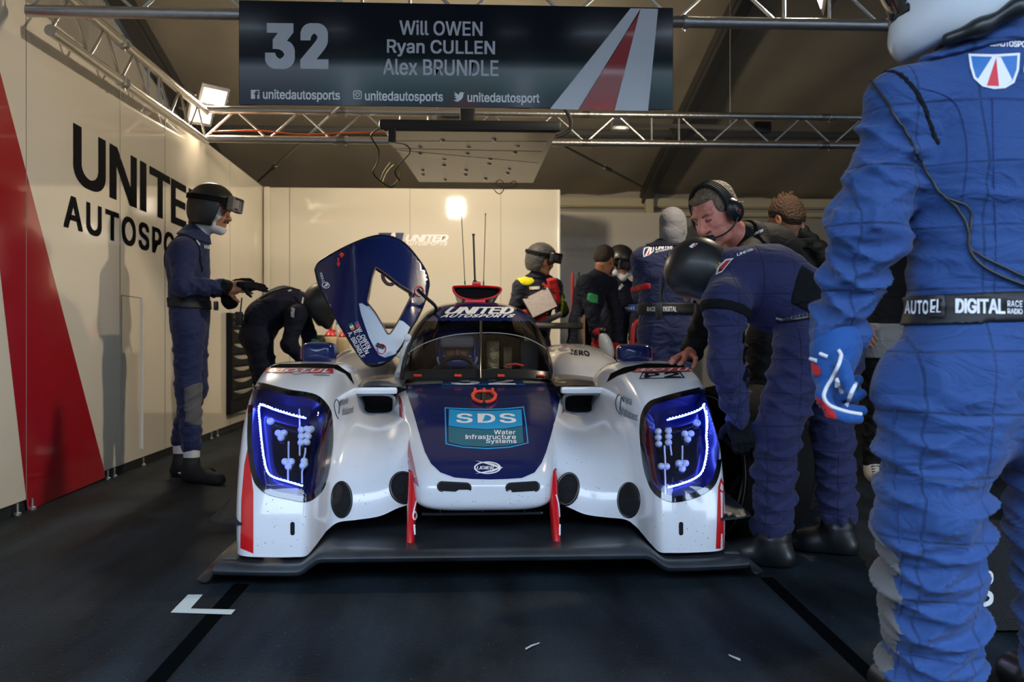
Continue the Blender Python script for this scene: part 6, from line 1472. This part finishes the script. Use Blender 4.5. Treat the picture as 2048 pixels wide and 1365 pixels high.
# ---- engineer with the headset, leaning over with one hand on the fender -------------------------
def man_headset():
    Y = 4.45; p = Person('ruddy-faced person in dark jacket and headset leaning with one hand on the fender', at_z(1580, 1085, 0))
    J = dict(pel=A(1572, 645, Y+.35), wai=A(1578, 590, Y+.32), che=A(1548, 520, Y+.2), nec=A(1492, 480, Y+.08), shA=A(1500, 528, Y-.10), shB=A(1540, 480, Y+.36), elA=A(1422, 612, Y-.12), wrA=A(1384, 703, Y-.10), elB=A(1600, 600, Y+.5), wrB=A(1580, 690, Y+.45),
             hipA=A(1535, 680, Y+.28), hipB=A(1592, 675, Y+.45), knA=A(1520, 860, Y+.28), knB=A(1600, 850, Y+.42), anA=A(1535, 1035, Y+.3), anB=A(1612, 1020, Y+.45))
    hc = A(1431, 430, Y); R = head_frame((-.66, -.52, -.40), (-.42, -.12, .90)); B = thin(J, rr=dict(wai=.16, pel=.16)); hd = head_sdf(hc, R, 1.06, J['nec']+V3(-.02, 0, .0), True, 1.6)
    # jowl and chin folds of an older face
    for x in (-1, 1): hd.ell(hc+R @ (V3(x*.04, .052, -.088)*1.06), R, (.024, .026, .022), .02)
    hd.cone(hc+R @ V3(-.04, .09, .036), hc+R @ V3(.04, .09, .036), .010, .010, .02); hd.cone(hc+R @ V3(-.03, .088, .058), hc+R @ V3(.03, .088, .058), .004, .004, .02)
    # hand resting on its fingertips on the fender
    H = Sdf(); w = J['wrA']; tip = lambda u, v: A(u, v, Y-.22)
    kn = [A(1352, 717, Y-.16), A(1360, 713, Y-.20), A(1371, 712, Y-.22), A(1386, 713, Y-.20)]
    H.cone(J['elA']*.4+w*.6, w, .036, .031, .02); H.cone(w, A(1376, 710, Y-.17), .031, .024, .02)
    for k_, (m1, m2, t) in zip(kn, ((A(1346, 718, Y-.19), A(1342, 724, Y-.21), A(1340, 731, Y-.22)), (A(1354, 716, Y-.26), A(1347, 722, Y-.29), A(1343, 731, Y-.30)), (A(1368, 720, Y-.27), A(1362, 727, Y-.30), A(1357, 733, Y-.31)), (A(1391, 717, Y-.24), A(1390, 727, Y-.26), A(1386, 735, Y-.27)))):
        H.cone(w*.25+k_*.75, k_, .016, .0125, .012); H.chain([k_, m1, m2, t], [.0118, .0108, .0098, .0085], .005)
    p.finish_body(B, .012, M_SKINR, [(hd, .0032), (H, .0030)])
    p.suit(build_suit(J, 1.02, rr=dict(wai=.165, pel=.165, ua=.066)), .008, C_BLACK, 'jacket', patches=[('collar', C_BLACK, slab_r(J['nec']+V3(-.0, 0, .01), nrm(J['nec']-J['che']), .03, .16), .014), ('trousers', C_JEANS, half_r(J['pel']+V3(0, 0, -.06), (0, 0, 1)), .004)])
    p.T = bvh(p.root.children[0])
    S = Sdf(); s_ = 1.06   # greying hair: sides, back and thin top
    S.ell(hc+R @ (V3(0, -.030, .062)*s_), R, V3(.083, .098, .078)*s_, .02); S.ell(hc+R @ (V3(0, -.065, .0)*s_), R, V3(.079, .055, .07)*s_, .03)
    for x in (-1, 1): S.ell(hc+R @ (V3(x*.066, .022, .040)*s_), R, V3(.016, .034, .036)*s_, .02)
    S.ell(hc+R @ (V3(0, .062, .092)*s_), R, V3(.052, .028, .020)*s_, .02)
    p.add('hair', S, .0045, M_HAIRG)
    for x in (-1, 1):
        strap(p.root, p.base, hc, R*1.06, [(.014*x, .103, .022), (.032*x, .100, .029), (.048*x, .084, .026)], .0045, M_HAIRG, 'eyebrow')
        strap(p.root, p.base, hc, R*1.06, [(.019*x, .0965, .0015), (.030*x, .0975, -.001), (.043*x, .0875, .001)], .0022, mat('lash', (.05, .015, .012), .6), 'eyelid')
    # headset: band, ear cups, boom and microphone
    bm = bmesh.new()
    for y_ in (-.016, -.004, .008, .020):
        tube(bm, crv([hc+R @ (V3(.098*math.sin(t), y_, .030+.112*math.cos(t))*s_)-p.base for t in np.linspace(-1.65, 1.65, 14)], 2), .0085, 7)
    from_bm('headband', bm, M_BLKM, p.root)
    for x in (-1, 1):
        S = Sdf(); S.ell(hc+R @ (V3(x*.098, -.004, -.006)*s_), R, V3(.026, .044, .054)*s_); S.ell(hc+R @ (V3(x*.120, -.004, -.006)*s_), R, V3(.012, .030, .038)*s_, .01); p.add('ear_cup', S, .004, M_BLK)
        bm = bmesh.new(); c = hc+R @ (V3(x*.134, .010, -.012)*s_)-p.base; lathe(bm, [(0, .004), (.006, .003), (.007, 0)], frame(c, R[:, 0]*x), 10); from_bm('red_button', bm, M_PRED, p.root)
        for k_ in range(3):
            bm = bmesh.new(); c = hc+R @ (V3(x*.132, -.01-.012*k_, .02-.004*k_)*s_)-p.base; lathe(bm, [(0, .003), (.003, .002), (.004, 0)], frame(c, R[:, 0]*x), 8); from_bm('stud', bm, M_CHROME, p.root)
    strap(p.root, p.base, hc, R*1.06, [(-.118, .01, -.03), (-.105, .05, -.060), (-.075, .090, -.074), (-.03, .118, -.072)], .004, M_BLK, 'boom')
    S = Sdf(); S.cone(hc+R @ (V3(-.030, .118, -.072)*1.06), hc+R @ (V3(.012, .122, -.068)*1.06), .017, .019); p.add('microphone', S, .004, M_BLKM)
    # lanyard, shirt and chest emblem
    stroke2(p, [(1469, 486), (1465, 500), (1460, 514), (1457, 530)], .006, mat('lanyard_white', (.7, .68, .72), .5), 'lanyard', .006); stroke2(p, [(1437, 490), (1442, 500), (1447, 512)], .005, mat('lanyard_blue', (.25, .35, .6), .5), 'lanyard', .006)
    wrap('emblem', poly2d([(1500, 470), (1509, 468), (1508, 475), (1503, 479), (1499, 478)]), p.T, M_WLET2, p.root, .004, 3); wrap('emblem', poly2d([(1503, 478), (1506, 469), (1507, 476)]), p.T, M_REDG, p.root, .0055, 3)
    wtext('UNITED', [(1510, 472), (1526, 464), (1525, 459), (1510, 466)], p.T, M_WLET2, p.root, 'chest_lettering', .04, .2, off=.004, step=4)
    for q in 'AB': an = J['an'+q]; p.add('shoe', shoe(V3(an[0], an[1], .09), an+V3(-.22, -.06, 0)), .01, M_BOOT, cut=FLOOR_CUT)
man_headset()
# ---- man behind with his hands to his head --------------------------------------------------------
def man_hands_up():
    Y = 5.65; p = Person('ginger-haired person in dark jacket with a hand raised to the head behind', at_z(1590, 975, 0))
    J = dict(pel=A(1605, 655, Y), wai=A(1600, 615, Y), che=A(1592, 545, Y), nec=A(1580, 490, Y), shA=A(1545, 515, Y-.08), shB=A(1632, 508, Y+.08), elA=A(1520, 560, Y-.15), wrA=A(1540, 500, Y-.3), elB=A(1652, 520, Y-.1), wrB=A(1604, 466, Y-.04),
             hipA=A(1588, 675, Y), hipB=A(1626, 675, Y), knA=A(1588, 800, Y), knB=A(1626, 800, Y), anA=A(1588, 920, Y), anB=A(1626, 920, Y))
    hc = A(1571, 442, Y); R = head_frame((-.55, .75, -.35)); B = thin(J); hd = head_sdf(hc, R, 1.0, J['nec']); H = Sdf()
    hand_sdf(H, J['wrB'], (-.15, -.1, 1), (.95, -.3, .2), 1, (.5, .5, .5, .5), 1.)
    p.finish_body(B, .012, M_SKINT, [(hd, .005), (H, .004)])
    p.suit(build_suit(J, 1.05), .009, C_BLACK, 'jacket', patches=[('collar', C_BLACK, slab_r(J['nec'], (0, 0, 1), .03, .15), .010)])
    S = Sdf(); S.ell(hc+R @ V3(0, -.022, .058), R, (.090, .104, .084)); S.ell(hc+R @ V3(0, -.06, .0), R, (.08, .06, .07), .03)
    rg = random.Random(3)
    for k_ in range(26):
        t, f_ = rg.uniform(0, 6.28), rg.uniform(0, .9); d = R @ V3(math.sin(f_)*math.cos(t), math.sin(f_)*math.sin(t), math.cos(f_)); c = hc+R @ V3(0, -.022, .058); S.cone(c+d*.075, c+d*.105+R @ V3(.01, -.01, 0), .012, .004, .01)
    p.add('hair', S, .0045, mat('hair_ginger', (.065, .028, .011), .6, bump=(90, 1.)))
    for q in 'AB': an = J['an'+q]; p.add('shoe', shoe(V3(an[0], an[1], .09), an+V3(-.1, .2, 0)), .01, M_BOOT, cut=FLOOR_CUT)
man_hands_up()
# ---- mechanic bending at the front wheel ----------------------------------------------------------
def man_bent_right():
    Y = 3.80; p = Person('person in indigo quilted overalls and black helmet bent double beside the front wheel', at_z(1600, 1120, 0))
    J = dict(pel=A(1640, 672, Y), wai=A(1608, 612, Y), che=A(1532, 572, Y), nec=A(1442, 546, Y), shA=A(1452, 610, Y-.19), shB=A(1452, 565, Y+.22), elA=A(1450, 735, Y-.24), wrA=A(1478, 835, Y-.20), elB=A(1462, 690, Y+.25), wrB=A(1480, 800, Y+.15),
             hipA=A(1608, 705, Y-.14), hipB=A(1668, 705, Y+.10), knA=A(1552, 868, Y-.17), knB=A(1664, 872, Y+.06), anA=A(1547, 1048, Y-.14), anB=A(1676, 1028, Y+.06))
    F = nrm((-.45, -.05, -.9)); hc = A(1398, 551, Y+.03); R = head_frame((-.62, .25, -.75), (-.74, .0, .65))
    B = thin(J, front=F); hd = head_sdf(hc, R, .84, J['nec']); p.finish_body(B, .012, M_SKIN, [(hd, .006)])
    p.suit(build_suit(J, 1.02, fold=.012, front=F, rr=dict(che=.185, wai=.165, pel=.165, flat=.8, sh=.088, ua=.074, hip=.11, kn=.083, an=.074)), .0065, C_INDIGO, patches=[
        ('arm_hole', C_BLK2, slab_r(J['shA']+V3(.0, .02, -.035), (.25, .25, 1), .018, .14), .004),
        ('back_stretch_panel', C_BLK2, both(ball_r(A(1622, 590, Y-.12), .125), slab_r(A(1622, 590, Y-.12), (.45, 0, .9), .075)), .003),
        ('ankle_band', C_BLK2, both(lambda X, Y_, Z: np.minimum(ball_r(J['anA']+V3(0, 0, -.05), .075)(X, Y_, Z), ball_r(J['anB']+V3(0, 0, -.05), .075)(X, Y_, Z))), -.012)])
    ho = p.add('helmet', helmet_sdf(hc, R, .86, face=False), .005, M_HELM); bpy.context.view_layer.update(); TH = bvh(ho)
    wrap('helmet_emblem', poly2d([(1378, 494), (1386, 488), (1396, 487), (1390, 494), (1383, 497)]), TH, M_WLET2, p.root, .002, 4); wrap('helmet_emblem', poly2d([(1386, 495), (1391, 488), (1394, 488), (1389, 495)]), TH, M_REDG, p.root, .003, 4)
    T = p.T
    stroke2(p, [(1553, 636), (1575, 641), (1600, 640), (1625, 634), (1650, 628)], .010, M_BLK, 'coiled_lead', .006)
    for k_ in range(24):
        u = 1572+k_*3.2; stroke2(p, [(u, 645-(u-1572)*.12), (u+2, 634-(u-1572)*.12)], .0022, mat('coil_grey', (.10, .10, .11), .4), 'coil', .018, 2) if k_ % 2 == 0 else None
    wrap('shield', ring2d([(1432, 552), (1445, 546), (1462, 524), (1468, 518), (1452, 520), (1436, 536)], [(1436, 548), (1445, 543), (1459, 525), (1463, 521), (1453, 523), (1440, 537)]), T, M_WLET2, p.root, .004, 4)
    wrap('shield', poly2d([(1446, 541), (1462, 522), (1453, 524), (1440, 540)]), T, M_REDG, p.root, .005, 4)
    wtext('UNITED', [(1474, 515), (1508, 502), (1504, 499), (1474, 509)], T, M_WLET2, p.root, 'back_lettering', .05, 0, off=.004, step=4)
    wtext('FIA', [(1434, 540), (1446, 528), (1441, 524), (1430, 535)], T, M_YLET, p.root, 'collar_lettering', .04, 0, off=.004, step=4)
    G = Sdf(); hand_sdf(G, J['wrA'], (.2, .1, -1), (-.3, -.9, 0), 1, (.5,)*4, 1., .003); p.add('glove', G, .005, C_BLK2); G = Sdf(); hand_sdf(G, J['wrB'], (.0, .1, -1), (-.9, .3, 0), -1, (.5,)*4, 1., .003); p.add('glove', G, .006, C_BLK2)
    for q in 'AB':
        an = J['an'+q]; S = shoe(V3(an[0], an[1], .10), an+V3(-.20, .12, 0), .052); S.cone(V3(an[0], an[1], .08), V3(an[0]+.0, an[1], .20), .055, .058, .03, (.004, 50, 0)); p.add('boot', S, .005, M_BOOT, cut=FLOOR_CUT)
man_bent_right()
# ---- big mechanic close by on the right, back to the camera ----------------------------------------
def man_front():
    Y = 2.08; p = Person('person in bright blue quilted overalls and white helmet standing close by with his back turned', at_z(2000, 1480, 0))
    J = dict(pel=A(1990, 690, Y), wai=A(1990, 560, Y), che=A(1992, 330, Y), nec=A(1990, 95, Y-.02), shA=A(1812, 215, Y-.0), shB=A(2175, 215, Y+.02), elA=A(1737, 455, Y-.02), wrA=A(1676, 655, Y+.02), elB=A(2260, 455, Y+.1), wrB=A(2290, 640, Y+.2),
             hipA=A(1878, 800, Y-.01), hipB=A(2118, 800, Y+.02), knA=A(1862, 1030, Y-.02), knB=A(2128, 1040, Y+.04), anA=A(1868, 1370, Y+.02), anB=A(2150, 1370, Y+.06))
    F = V3(-.05, 1, 0); hc = A(1912, -40, Y+.02); R = head_frame((-.86, .30, -.36), (-.28, 0, .95))
    B = thin(J, front=F); hd = head_sdf(hc, R, 1., J['nec']); p.finish_body(B, .012, M_SKIN, [(hd, .006)])
    S = build_suit(J, 1.0, fold=.019, fr=40, front=F, rr=dict(pel=.178, wai=.172, che=.185, sh=.085, ua=.076, el=.080, wr=.057, hip=.127, kn=.112, an=.098, flat=.72))
    # seat of the overalls and the diagonal back folds
    S.cone(J['pel']+V3(-.09, -.045, -.07), J['pel']+V3(-.09, -.03, -.16), .11, .11, .06, (.008, 40, 0)); S.cone(J['pel']+V3(.10, -.045, -.07), J['pel']+V3(.10, -.03, -.16), .11, .11, .06, (.008, 40, 0))
    p.suit(S, .0062, C_ROYAL, patches=[
        ('belt', M_BELT, both(slab_r(A(1990, 617, Y), (-.03, 0, 1), .031, .42), half_r(A(1778, 617, Y), (-1, 0, .15))), .008),
        ('knee_pad', C_GREYC, both(ball_r(J['knA']+V3(-.12, .09, -.19), .17), half_r(J['knA']+V3(-.086, 0, 0), (1, -.1, .05))), .003),
        ('arm_hole', C_BLK2, slab_r(J['shA']+V3(-.012, 0, .0), (.90, 0, .44), .006, .135), .0025),
        ('collar', C_ROYAL, slab_r(J['nec']+V3(0, 0, .012), (-.12, .12, 1), .030, .16), .012)])
    T = p.T
    hs = helmet_sdf(hc, R, 1.14, face=False, full=True); p.add('helmet', hs, .006, M_HELMW)
    hv = helmet_sdf(hc, R, 1.165, face=False, full=True); rx, fx, ux = R[:, 0], R[:, 1], R[:, 2]
    p.add('visor', hv, .006, mat('visor_dark', (.01, .012, .016), .08, coat=.6), cut=lambda X, Y_, Z: np.maximum(.118-((X-hc[0])*fx[0]+(Y_-hc[1])*fx[1]+(Z-hc[2])*fx[2]), np.abs((X-hc[0])*ux[0]+(Y_-hc[1])*ux[1]+(Z-hc[2])*ux[2]-.025)-.058))
    Sx = Sdf(); Sx.chain([hc+R @ (q*1.10) for q in (V3(-.098, .075, -.112), V3(-.112, .02, -.118), V3(-.112, -.05, -.112), V3(-.08, -.11, -.102), V3(0, -.145, -.09), V3(.08, -.11, -.1))], [.014]*6); p.add('helmet_trim', Sx, .005, M_BLK)
    Sx = Sdf(); Sx.cone(hc+R @ V3(0, -.03, -.06), J['nec']+V3(-.01, .01, .02), .080, .078); p.add('balaclava', Sx, .007, C_GREY)
    bm = bmesh.new(); c = hc+R @ (V3(-.128, .03, -.03)*1.1)-p.base; lathe(bm, [(0, .008), (.012, .006), (.014, 0)], frame(c, -R[:, 0]), 14); from_bm('visor_screw', bm, M_BLK, p.root)
    # back lettering
    wrap('shield_border', ring2d([(1937, 109), (1988, 110), (2039, 107), (2037, 140), (2028, 166), (2010, 177), (1988, 179), (1965, 174), (1947, 158), (1940, 135)], [(1942, 114), (1988, 115), (2034, 112), (2032, 140), (2024, 162), (2008, 172), (1988, 174), (1968, 169), (1951, 155), (1945, 134)]), T, M_WLET2, p.root, .0022, 8)
    wrap('shield_field', poly2d([(1942, 114), (1988, 115), (2034, 112), (2032, 140), (2024, 162), (2008, 172), (1988, 174), (1968, 169), (1951, 155), (1945, 134)]), T, mat('shield_blue', (.02, .15, .45), .6), p.root, .0015, 8)
    wrap('shield_road', poly2d([(1955, 160), (1984, 115), (1990, 115), (2001, 115), (2024, 161), (2008, 172), (1988, 174), (1968, 169)]), T, M_WLET2, p.root, .0022, 8)
    wrap('shield_road', poly2d([(1973, 172), (1992, 117), (1997, 173)]), T, mat('shield_red', (.65, .02, .04), .6), p.root, .003, 8)
    wtext('UNITEDAUTOSPORTS', [(1955, 93), (2075, 97), (2075, 84), (1955, 81)], T, M_WLET2, p.root, 'back_lettering', .05, 0, off=.002, step=8)
    wtext('UNITED', [(2046, 150), (2140, 150), (2140, 120), (2046, 118)], T, M_WLET2, p.root, 'back_lettering', .05, .2, off=.002, step=9)
    wrap('collar_patch', ring2d([(1958, 20), (2070, 26), (2070, 64), (1961, 58)], [(1961, 23), (2067, 29), (2067, 61), (1964, 55)]), T, M_YLET, p.root, .003, 7)
    wrap('collar_badge', ring2d(ell(1985, 35, 17, 9), ell(1985, 35, 14.5, 7)), T, M_YLET, p.root, .003, 7); wtext('FIA', rectq(1975, 30, 1995, 40), T, M_YLET, p.root, 'collar_lettering', .05, 0, off=.003)
    wtext('R.S.S.', rectq(2010, 30, 2060, 42), T, M_YLET, p.root, 'collar_lettering', .05, 0, off=.003); wtext('Year of manufacture', rectq(1966, 47, 2060, 55), T, M_YLET, p.root, 'collar_lettering', .03, 0, off=.003)
    bel = [c_ for c_ in p.root.children if c_.name.startswith('belt')][0]; TB = bvh(bel)
    wtext('AUTO', [(1811, 629), (1858, 629), (1858, 601), (1812, 602)], TB, M_WLET2, p.root, 'belt_lettering', .05, 0, off=.002); wtext('EL', [(1866, 628), (1886, 628), (1886, 601), (1866, 601)], TB, M_WLET2, p.root, 'belt_lettering', .05, 0, off=.012)
    wtext('DIGITAL', [(1911, 627), (2010, 629), (2010, 598), (1911, 597)], TB, M_WLET2, p.root, 'belt_lettering', .06, 0, off=.002); wtext('RACE', [(2014, 613), (2044, 614), (2044, 602), (2014, 601)], TB, M_WLET2, p.root, 'belt_lettering', .04, 0, off=.002); wtext('RADIO', [(2014, 628), (2044, 629), (2044, 617), (2014, 616)], TB, M_WLET2, p.root, 'belt_lettering', .04, 0, off=.002)
    P_ = [A(*q) for q in ((1864, 594, Y-.185), (1890, 594, Y-.185), (1890, 638, Y-.185), (1864, 638, Y-.185))]
    wrap('belt_buckle', ring2d([(1861, 594), (1892, 594), (1892, 637), (1861, 637)], [(1866, 599), (1887, 599), (1887, 632), (1866, 632)]), TB, M_BLK, p.root, .010, 6)
    stroke2(p, [(1745, 165), (1775, 205), (1805, 255), (1835, 315), (1862, 362), (1893, 395), (1915, 415), (1935, 455), (1940, 500), (1960, 528), (2000, 552), (2060, 575)], .0032, M_CB, 'radio_wire', .006)
    stroke2(p, [(1893, 395), (1925, 405), (1942, 425), (1940, 470), (1942, 497), (1975, 520), (2060, 560)], .0028, M_CB, 'radio_wire', .006)
    for q in ([(1838, 175), (1905, 200), (1930, 260), (1935, 330), (1925, 400)], ): stroke2(p, q, .0022, cloth('seam_blue', (.012, .035, .15)), 'seam', 0)
    stroke2(p, [(1985, 200), (1988, 350), (1992, 480), (1990, 590)], .0020, cloth('seam_blue', (.012, .035, .15)), 'seam', 0)
    stroke2(p, [(1790, 800), (1790, 950), (1800, 1080), (1800, 1200), (1790, 1360)], .0022, cloth('seam_blue', (.012, .035, .15)), 'seam', 0)
    # glove: gauntlet, hand with unequal bent fingers
    G = Sdf(); w = A(1672, 700, Y+.0); G.cone(A(1676, 684, Y+.01), w, .050, .047, .02, (.004, 60, 1)); G.cone(w, A(1664, 745, Y-.01), .046, .043, .03, flat=((-.2, 1, 0), .8))
    G.box(A(1660, 770, Y-.0), head_frame((0, .25, -.97), (-.9, .3, 0)), V3(.030, .030, .006), .016, .015)
    kn = [A(1646, 792, Y-.048), A(1652, 800, Y-.014), A(1660, 800, Y+.02), A(1672, 794, Y+.052)]
    for k_ in kn: G.cone(A(1664, 742, Y-.0)*.35+k_*.65, k_, .019, .0165, .010)
    for k_, (m1, m2, t) in zip(kn, ((A(1664, 826, Y-.052), A(1692, 836, Y-.050), A(1716, 838, Y-.046)), (A(1676, 818, Y-.012), A(1700, 822, Y-.008), A(1724, 822, Y-.006)), (A(1684, 800, Y+.030), A(1704, 796, Y+.034), A(1722, 788, Y+.036)), (A(1690, 782, Y+.062), A(1706, 772, Y+.064), A(1716, 760, Y+.064)))):
        G.chain([k_, m1, m2, t], [.0150, .0138, .0130, .0115], .004)
    G.chain([A(1684, 735, Y-.055), A(1692, 758, Y-.075), A(1700, 784, Y-.082)], [.018, .0145, .012], .010)
    go = p.add('glove', G, .004, C_BLUG); bpy.context.view_layer.update(); TG = bvh(go)
    def gs(nm, pts, r, m): stroke2(p, pts, r, m, nm, .001, 5, TG)
    WH = cloth('glove_white', (.62, .63, .66), wr=.3); RD = C_REDG
    gs('white_seam', [(1676, 700), (1682, 712), (1676, 735), (1664, 757), (1652, 778), (1648, 795), (1660, 812), (1690, 824), (1722, 830)], .0042, WH); gs('white_seam', [(1598, 695), (1606, 710), (1622, 718), (1634, 722)], .004, WH)
    gs('white_seam', [(1640, 708), (1655, 714)], .004, WH); gs('white_seam', [(1692, 812), (1705, 780), (1712, 766)], .0045, WH); gs('white_seam', [(1616, 790), (1625, 808), (1640, 822)], .007, WH); gs('white_seam', [(1673, 775), (1676, 760), (1682, 785)], .005, WH)
    wrap('red_panel', poly2d([(1607, 748), (1614, 752), (1622, 780), (1636, 794), (1650, 805), (1668, 825), (1674, 836), (1655, 834), (1638, 818), (1620, 800), (1610, 780)]), TG, RD, p.root, .003, 6)
    wrap('red_panel', poly2d(loopn([(1625, 724), (1640, 735), (1643, 748), (1634, 752), (1626, 742)], 3)), TG, RD, p.root, .003, 6)
    for q in 'AB': an = J['an'+q]; p.add('shoe', shoe(V3(an[0], an[1], .09), an+V3(0, .24, 0), .052), .008, M_BOOT, cut=FLOOR_CUT)
man_front()
# ---- half-hidden onlooker, only a trouser leg, shirt hem and trainer show ---------------------------
def man_hidden():
    Y = 5.9; p = Person('onlooker in grey top, black trousers and white trainer half hidden behind the bright blue overalls', at_z(1765, 968, 0))
    J = dict(pel=A(1765, 680, Y), wai=A(1765, 630, Y), che=A(1768, 560, Y), nec=A(1770, 505, Y), shA=A(1722, 525, Y-.05), shB=A(1815, 525, Y+.05), elA=A(1722, 600, Y-.05), wrA=A(1740, 655, Y-.18), elB=A(1825, 600, Y), wrB=A(1820, 680, Y-.05), hipA=A(1750, 700, Y), hipB=A(1785, 700, Y), knA=A(1752, 820, Y), knB=A(1790, 820, Y), anA=A(1745, 925, Y), anB=A(1790, 925, Y))
    hc = A(1768, 465, Y); R = head_frame((-.6, -.7, -.2)); B = thin(J); hd = head_sdf(hc, R, 1, J['nec']); H = Sdf(); hand_sdf(H, J['wrA'], (-.3, -.6, -.4), (-.6, 0, .8), 1); hand_sdf(H, J['wrB'], (0, 0, -1), (1, 0, 0), -1)
    p.finish_body(B, .012, M_SKIN, [(hd, .008), (H, .006)])
    p.suit(build_suit(J, 1.), .01, C_JEANS, 'trousers', patches=[('shirt', cloth('shirt_grey', (.26, .25, .24)), both(half_r(A(1765, 716, Y), (0, 0, -1)), half_r(A(1765, 648, Y), (0, 0, 1))), .012)])
    S = Sdf(); S.ell(hc+R @ V3(0, -.03, .055), R, (.085, .1, .08)); p.add('hair', S, .008, M_HAIR)
    for q in 'AB':
        an = J['an'+q]; p.add('trainer', shoe(V3(an[0], an[1], .09), an+V3(-.05, -.22, 0), .045), .006, mat('trainer_white', (.62, .60, .56), .6), cut=FLOOR_CUT)
        bm = bmesh.new()
        for k_ in range(5): tube(bm, [(an[0]-.035-.01*k_-p.base[0], an[1]-.06-.03*k_-p.base[1], .105-.012*k_), (an[0]+.03-.01*k_-p.base[0], an[1]-.06-.03*k_-p.base[1], .105-.012*k_)], .004, 6)
        from_bm('laces', bm, M_BLKM, p.root)
man_hidden()
# ---- driver --------------------------------------------------------------------------------------
def driver():
    p = Person('driver in dark helmet seated behind the windscreen', (CX-.09, CY+2.05)); c = lambda x, y, z: V3(CX+x, CY+y, z)
    J = dict(pel=c(-.10, 2.25, .22), wai=c(-.10, 2.35, .38), che=c(-.10, 2.30, .50), nec=c(-.10, 2.22, .63), shA=c(-.27, 2.2, .58), shB=c(.07, 2.2, .58), elA=c(-.30, 1.98, .55), wrA=c(-.18, 1.80, .68), elB=c(.10, 1.98, .55), wrB=c(-.01, 1.80, .68), hipA=c(-.18, 2.1, .22), hipB=c(-.02, 2.1, .22), knA=c(-.18, 1.7, .40), knB=c(-.02, 1.7, .40), anA=c(-.18, 1.35, .26), anB=c(-.02, 1.35, .26))
    hc = c(-.10, 2.04, .80); R = head_frame((0, -1, .0)); B = thin(J, front=(0, -1, 0)); hd = head_sdf(hc, R, .95, J['nec']); p.finish_body(B, .014, M_SKIN, [(hd, .006)])
    p.suit(build_suit(J, .9, front=(0, -1, 0)), .01, C_NAVY); p.add('helmet', helmet_sdf(hc, R, 1.0, full=True), .005, mat('helmet_blue', (.06, .08, .26), .25, coat=.4))
    S = Sdf(); S.box(hc+R @ V3(0, .12, .035), R, V3(.07, .01, .012), .02); p.add('visor_strip', S, .005, mat('visor_silver', (.34, .34, .36), .3)); G = Sdf(); S = Sdf()
    bm = bmesh.new(); P_ = [hc+R @ V3(.105*math.cos(t), .11-.03*abs(math.cos(t)), -.045+.075*math.sin(t))-p.base for t in np.linspace(math.pi+.0, 2*math.pi, 14)]; tube(bm, P_, .008, 7); from_bm('helmet_edge', bm, mat('edge_silver', (.5, .5, .52), .3), p.root)
    for q, th in (('wrA', 1), ('wrB', -1)): hand_sdf(G, J[q], (.1*th, -1, .1), (-th*.6, 0, .8), th, (1.1,)*4, .95, .003)
    p.add('gloves', G, .006, C_BLK2)
driver()
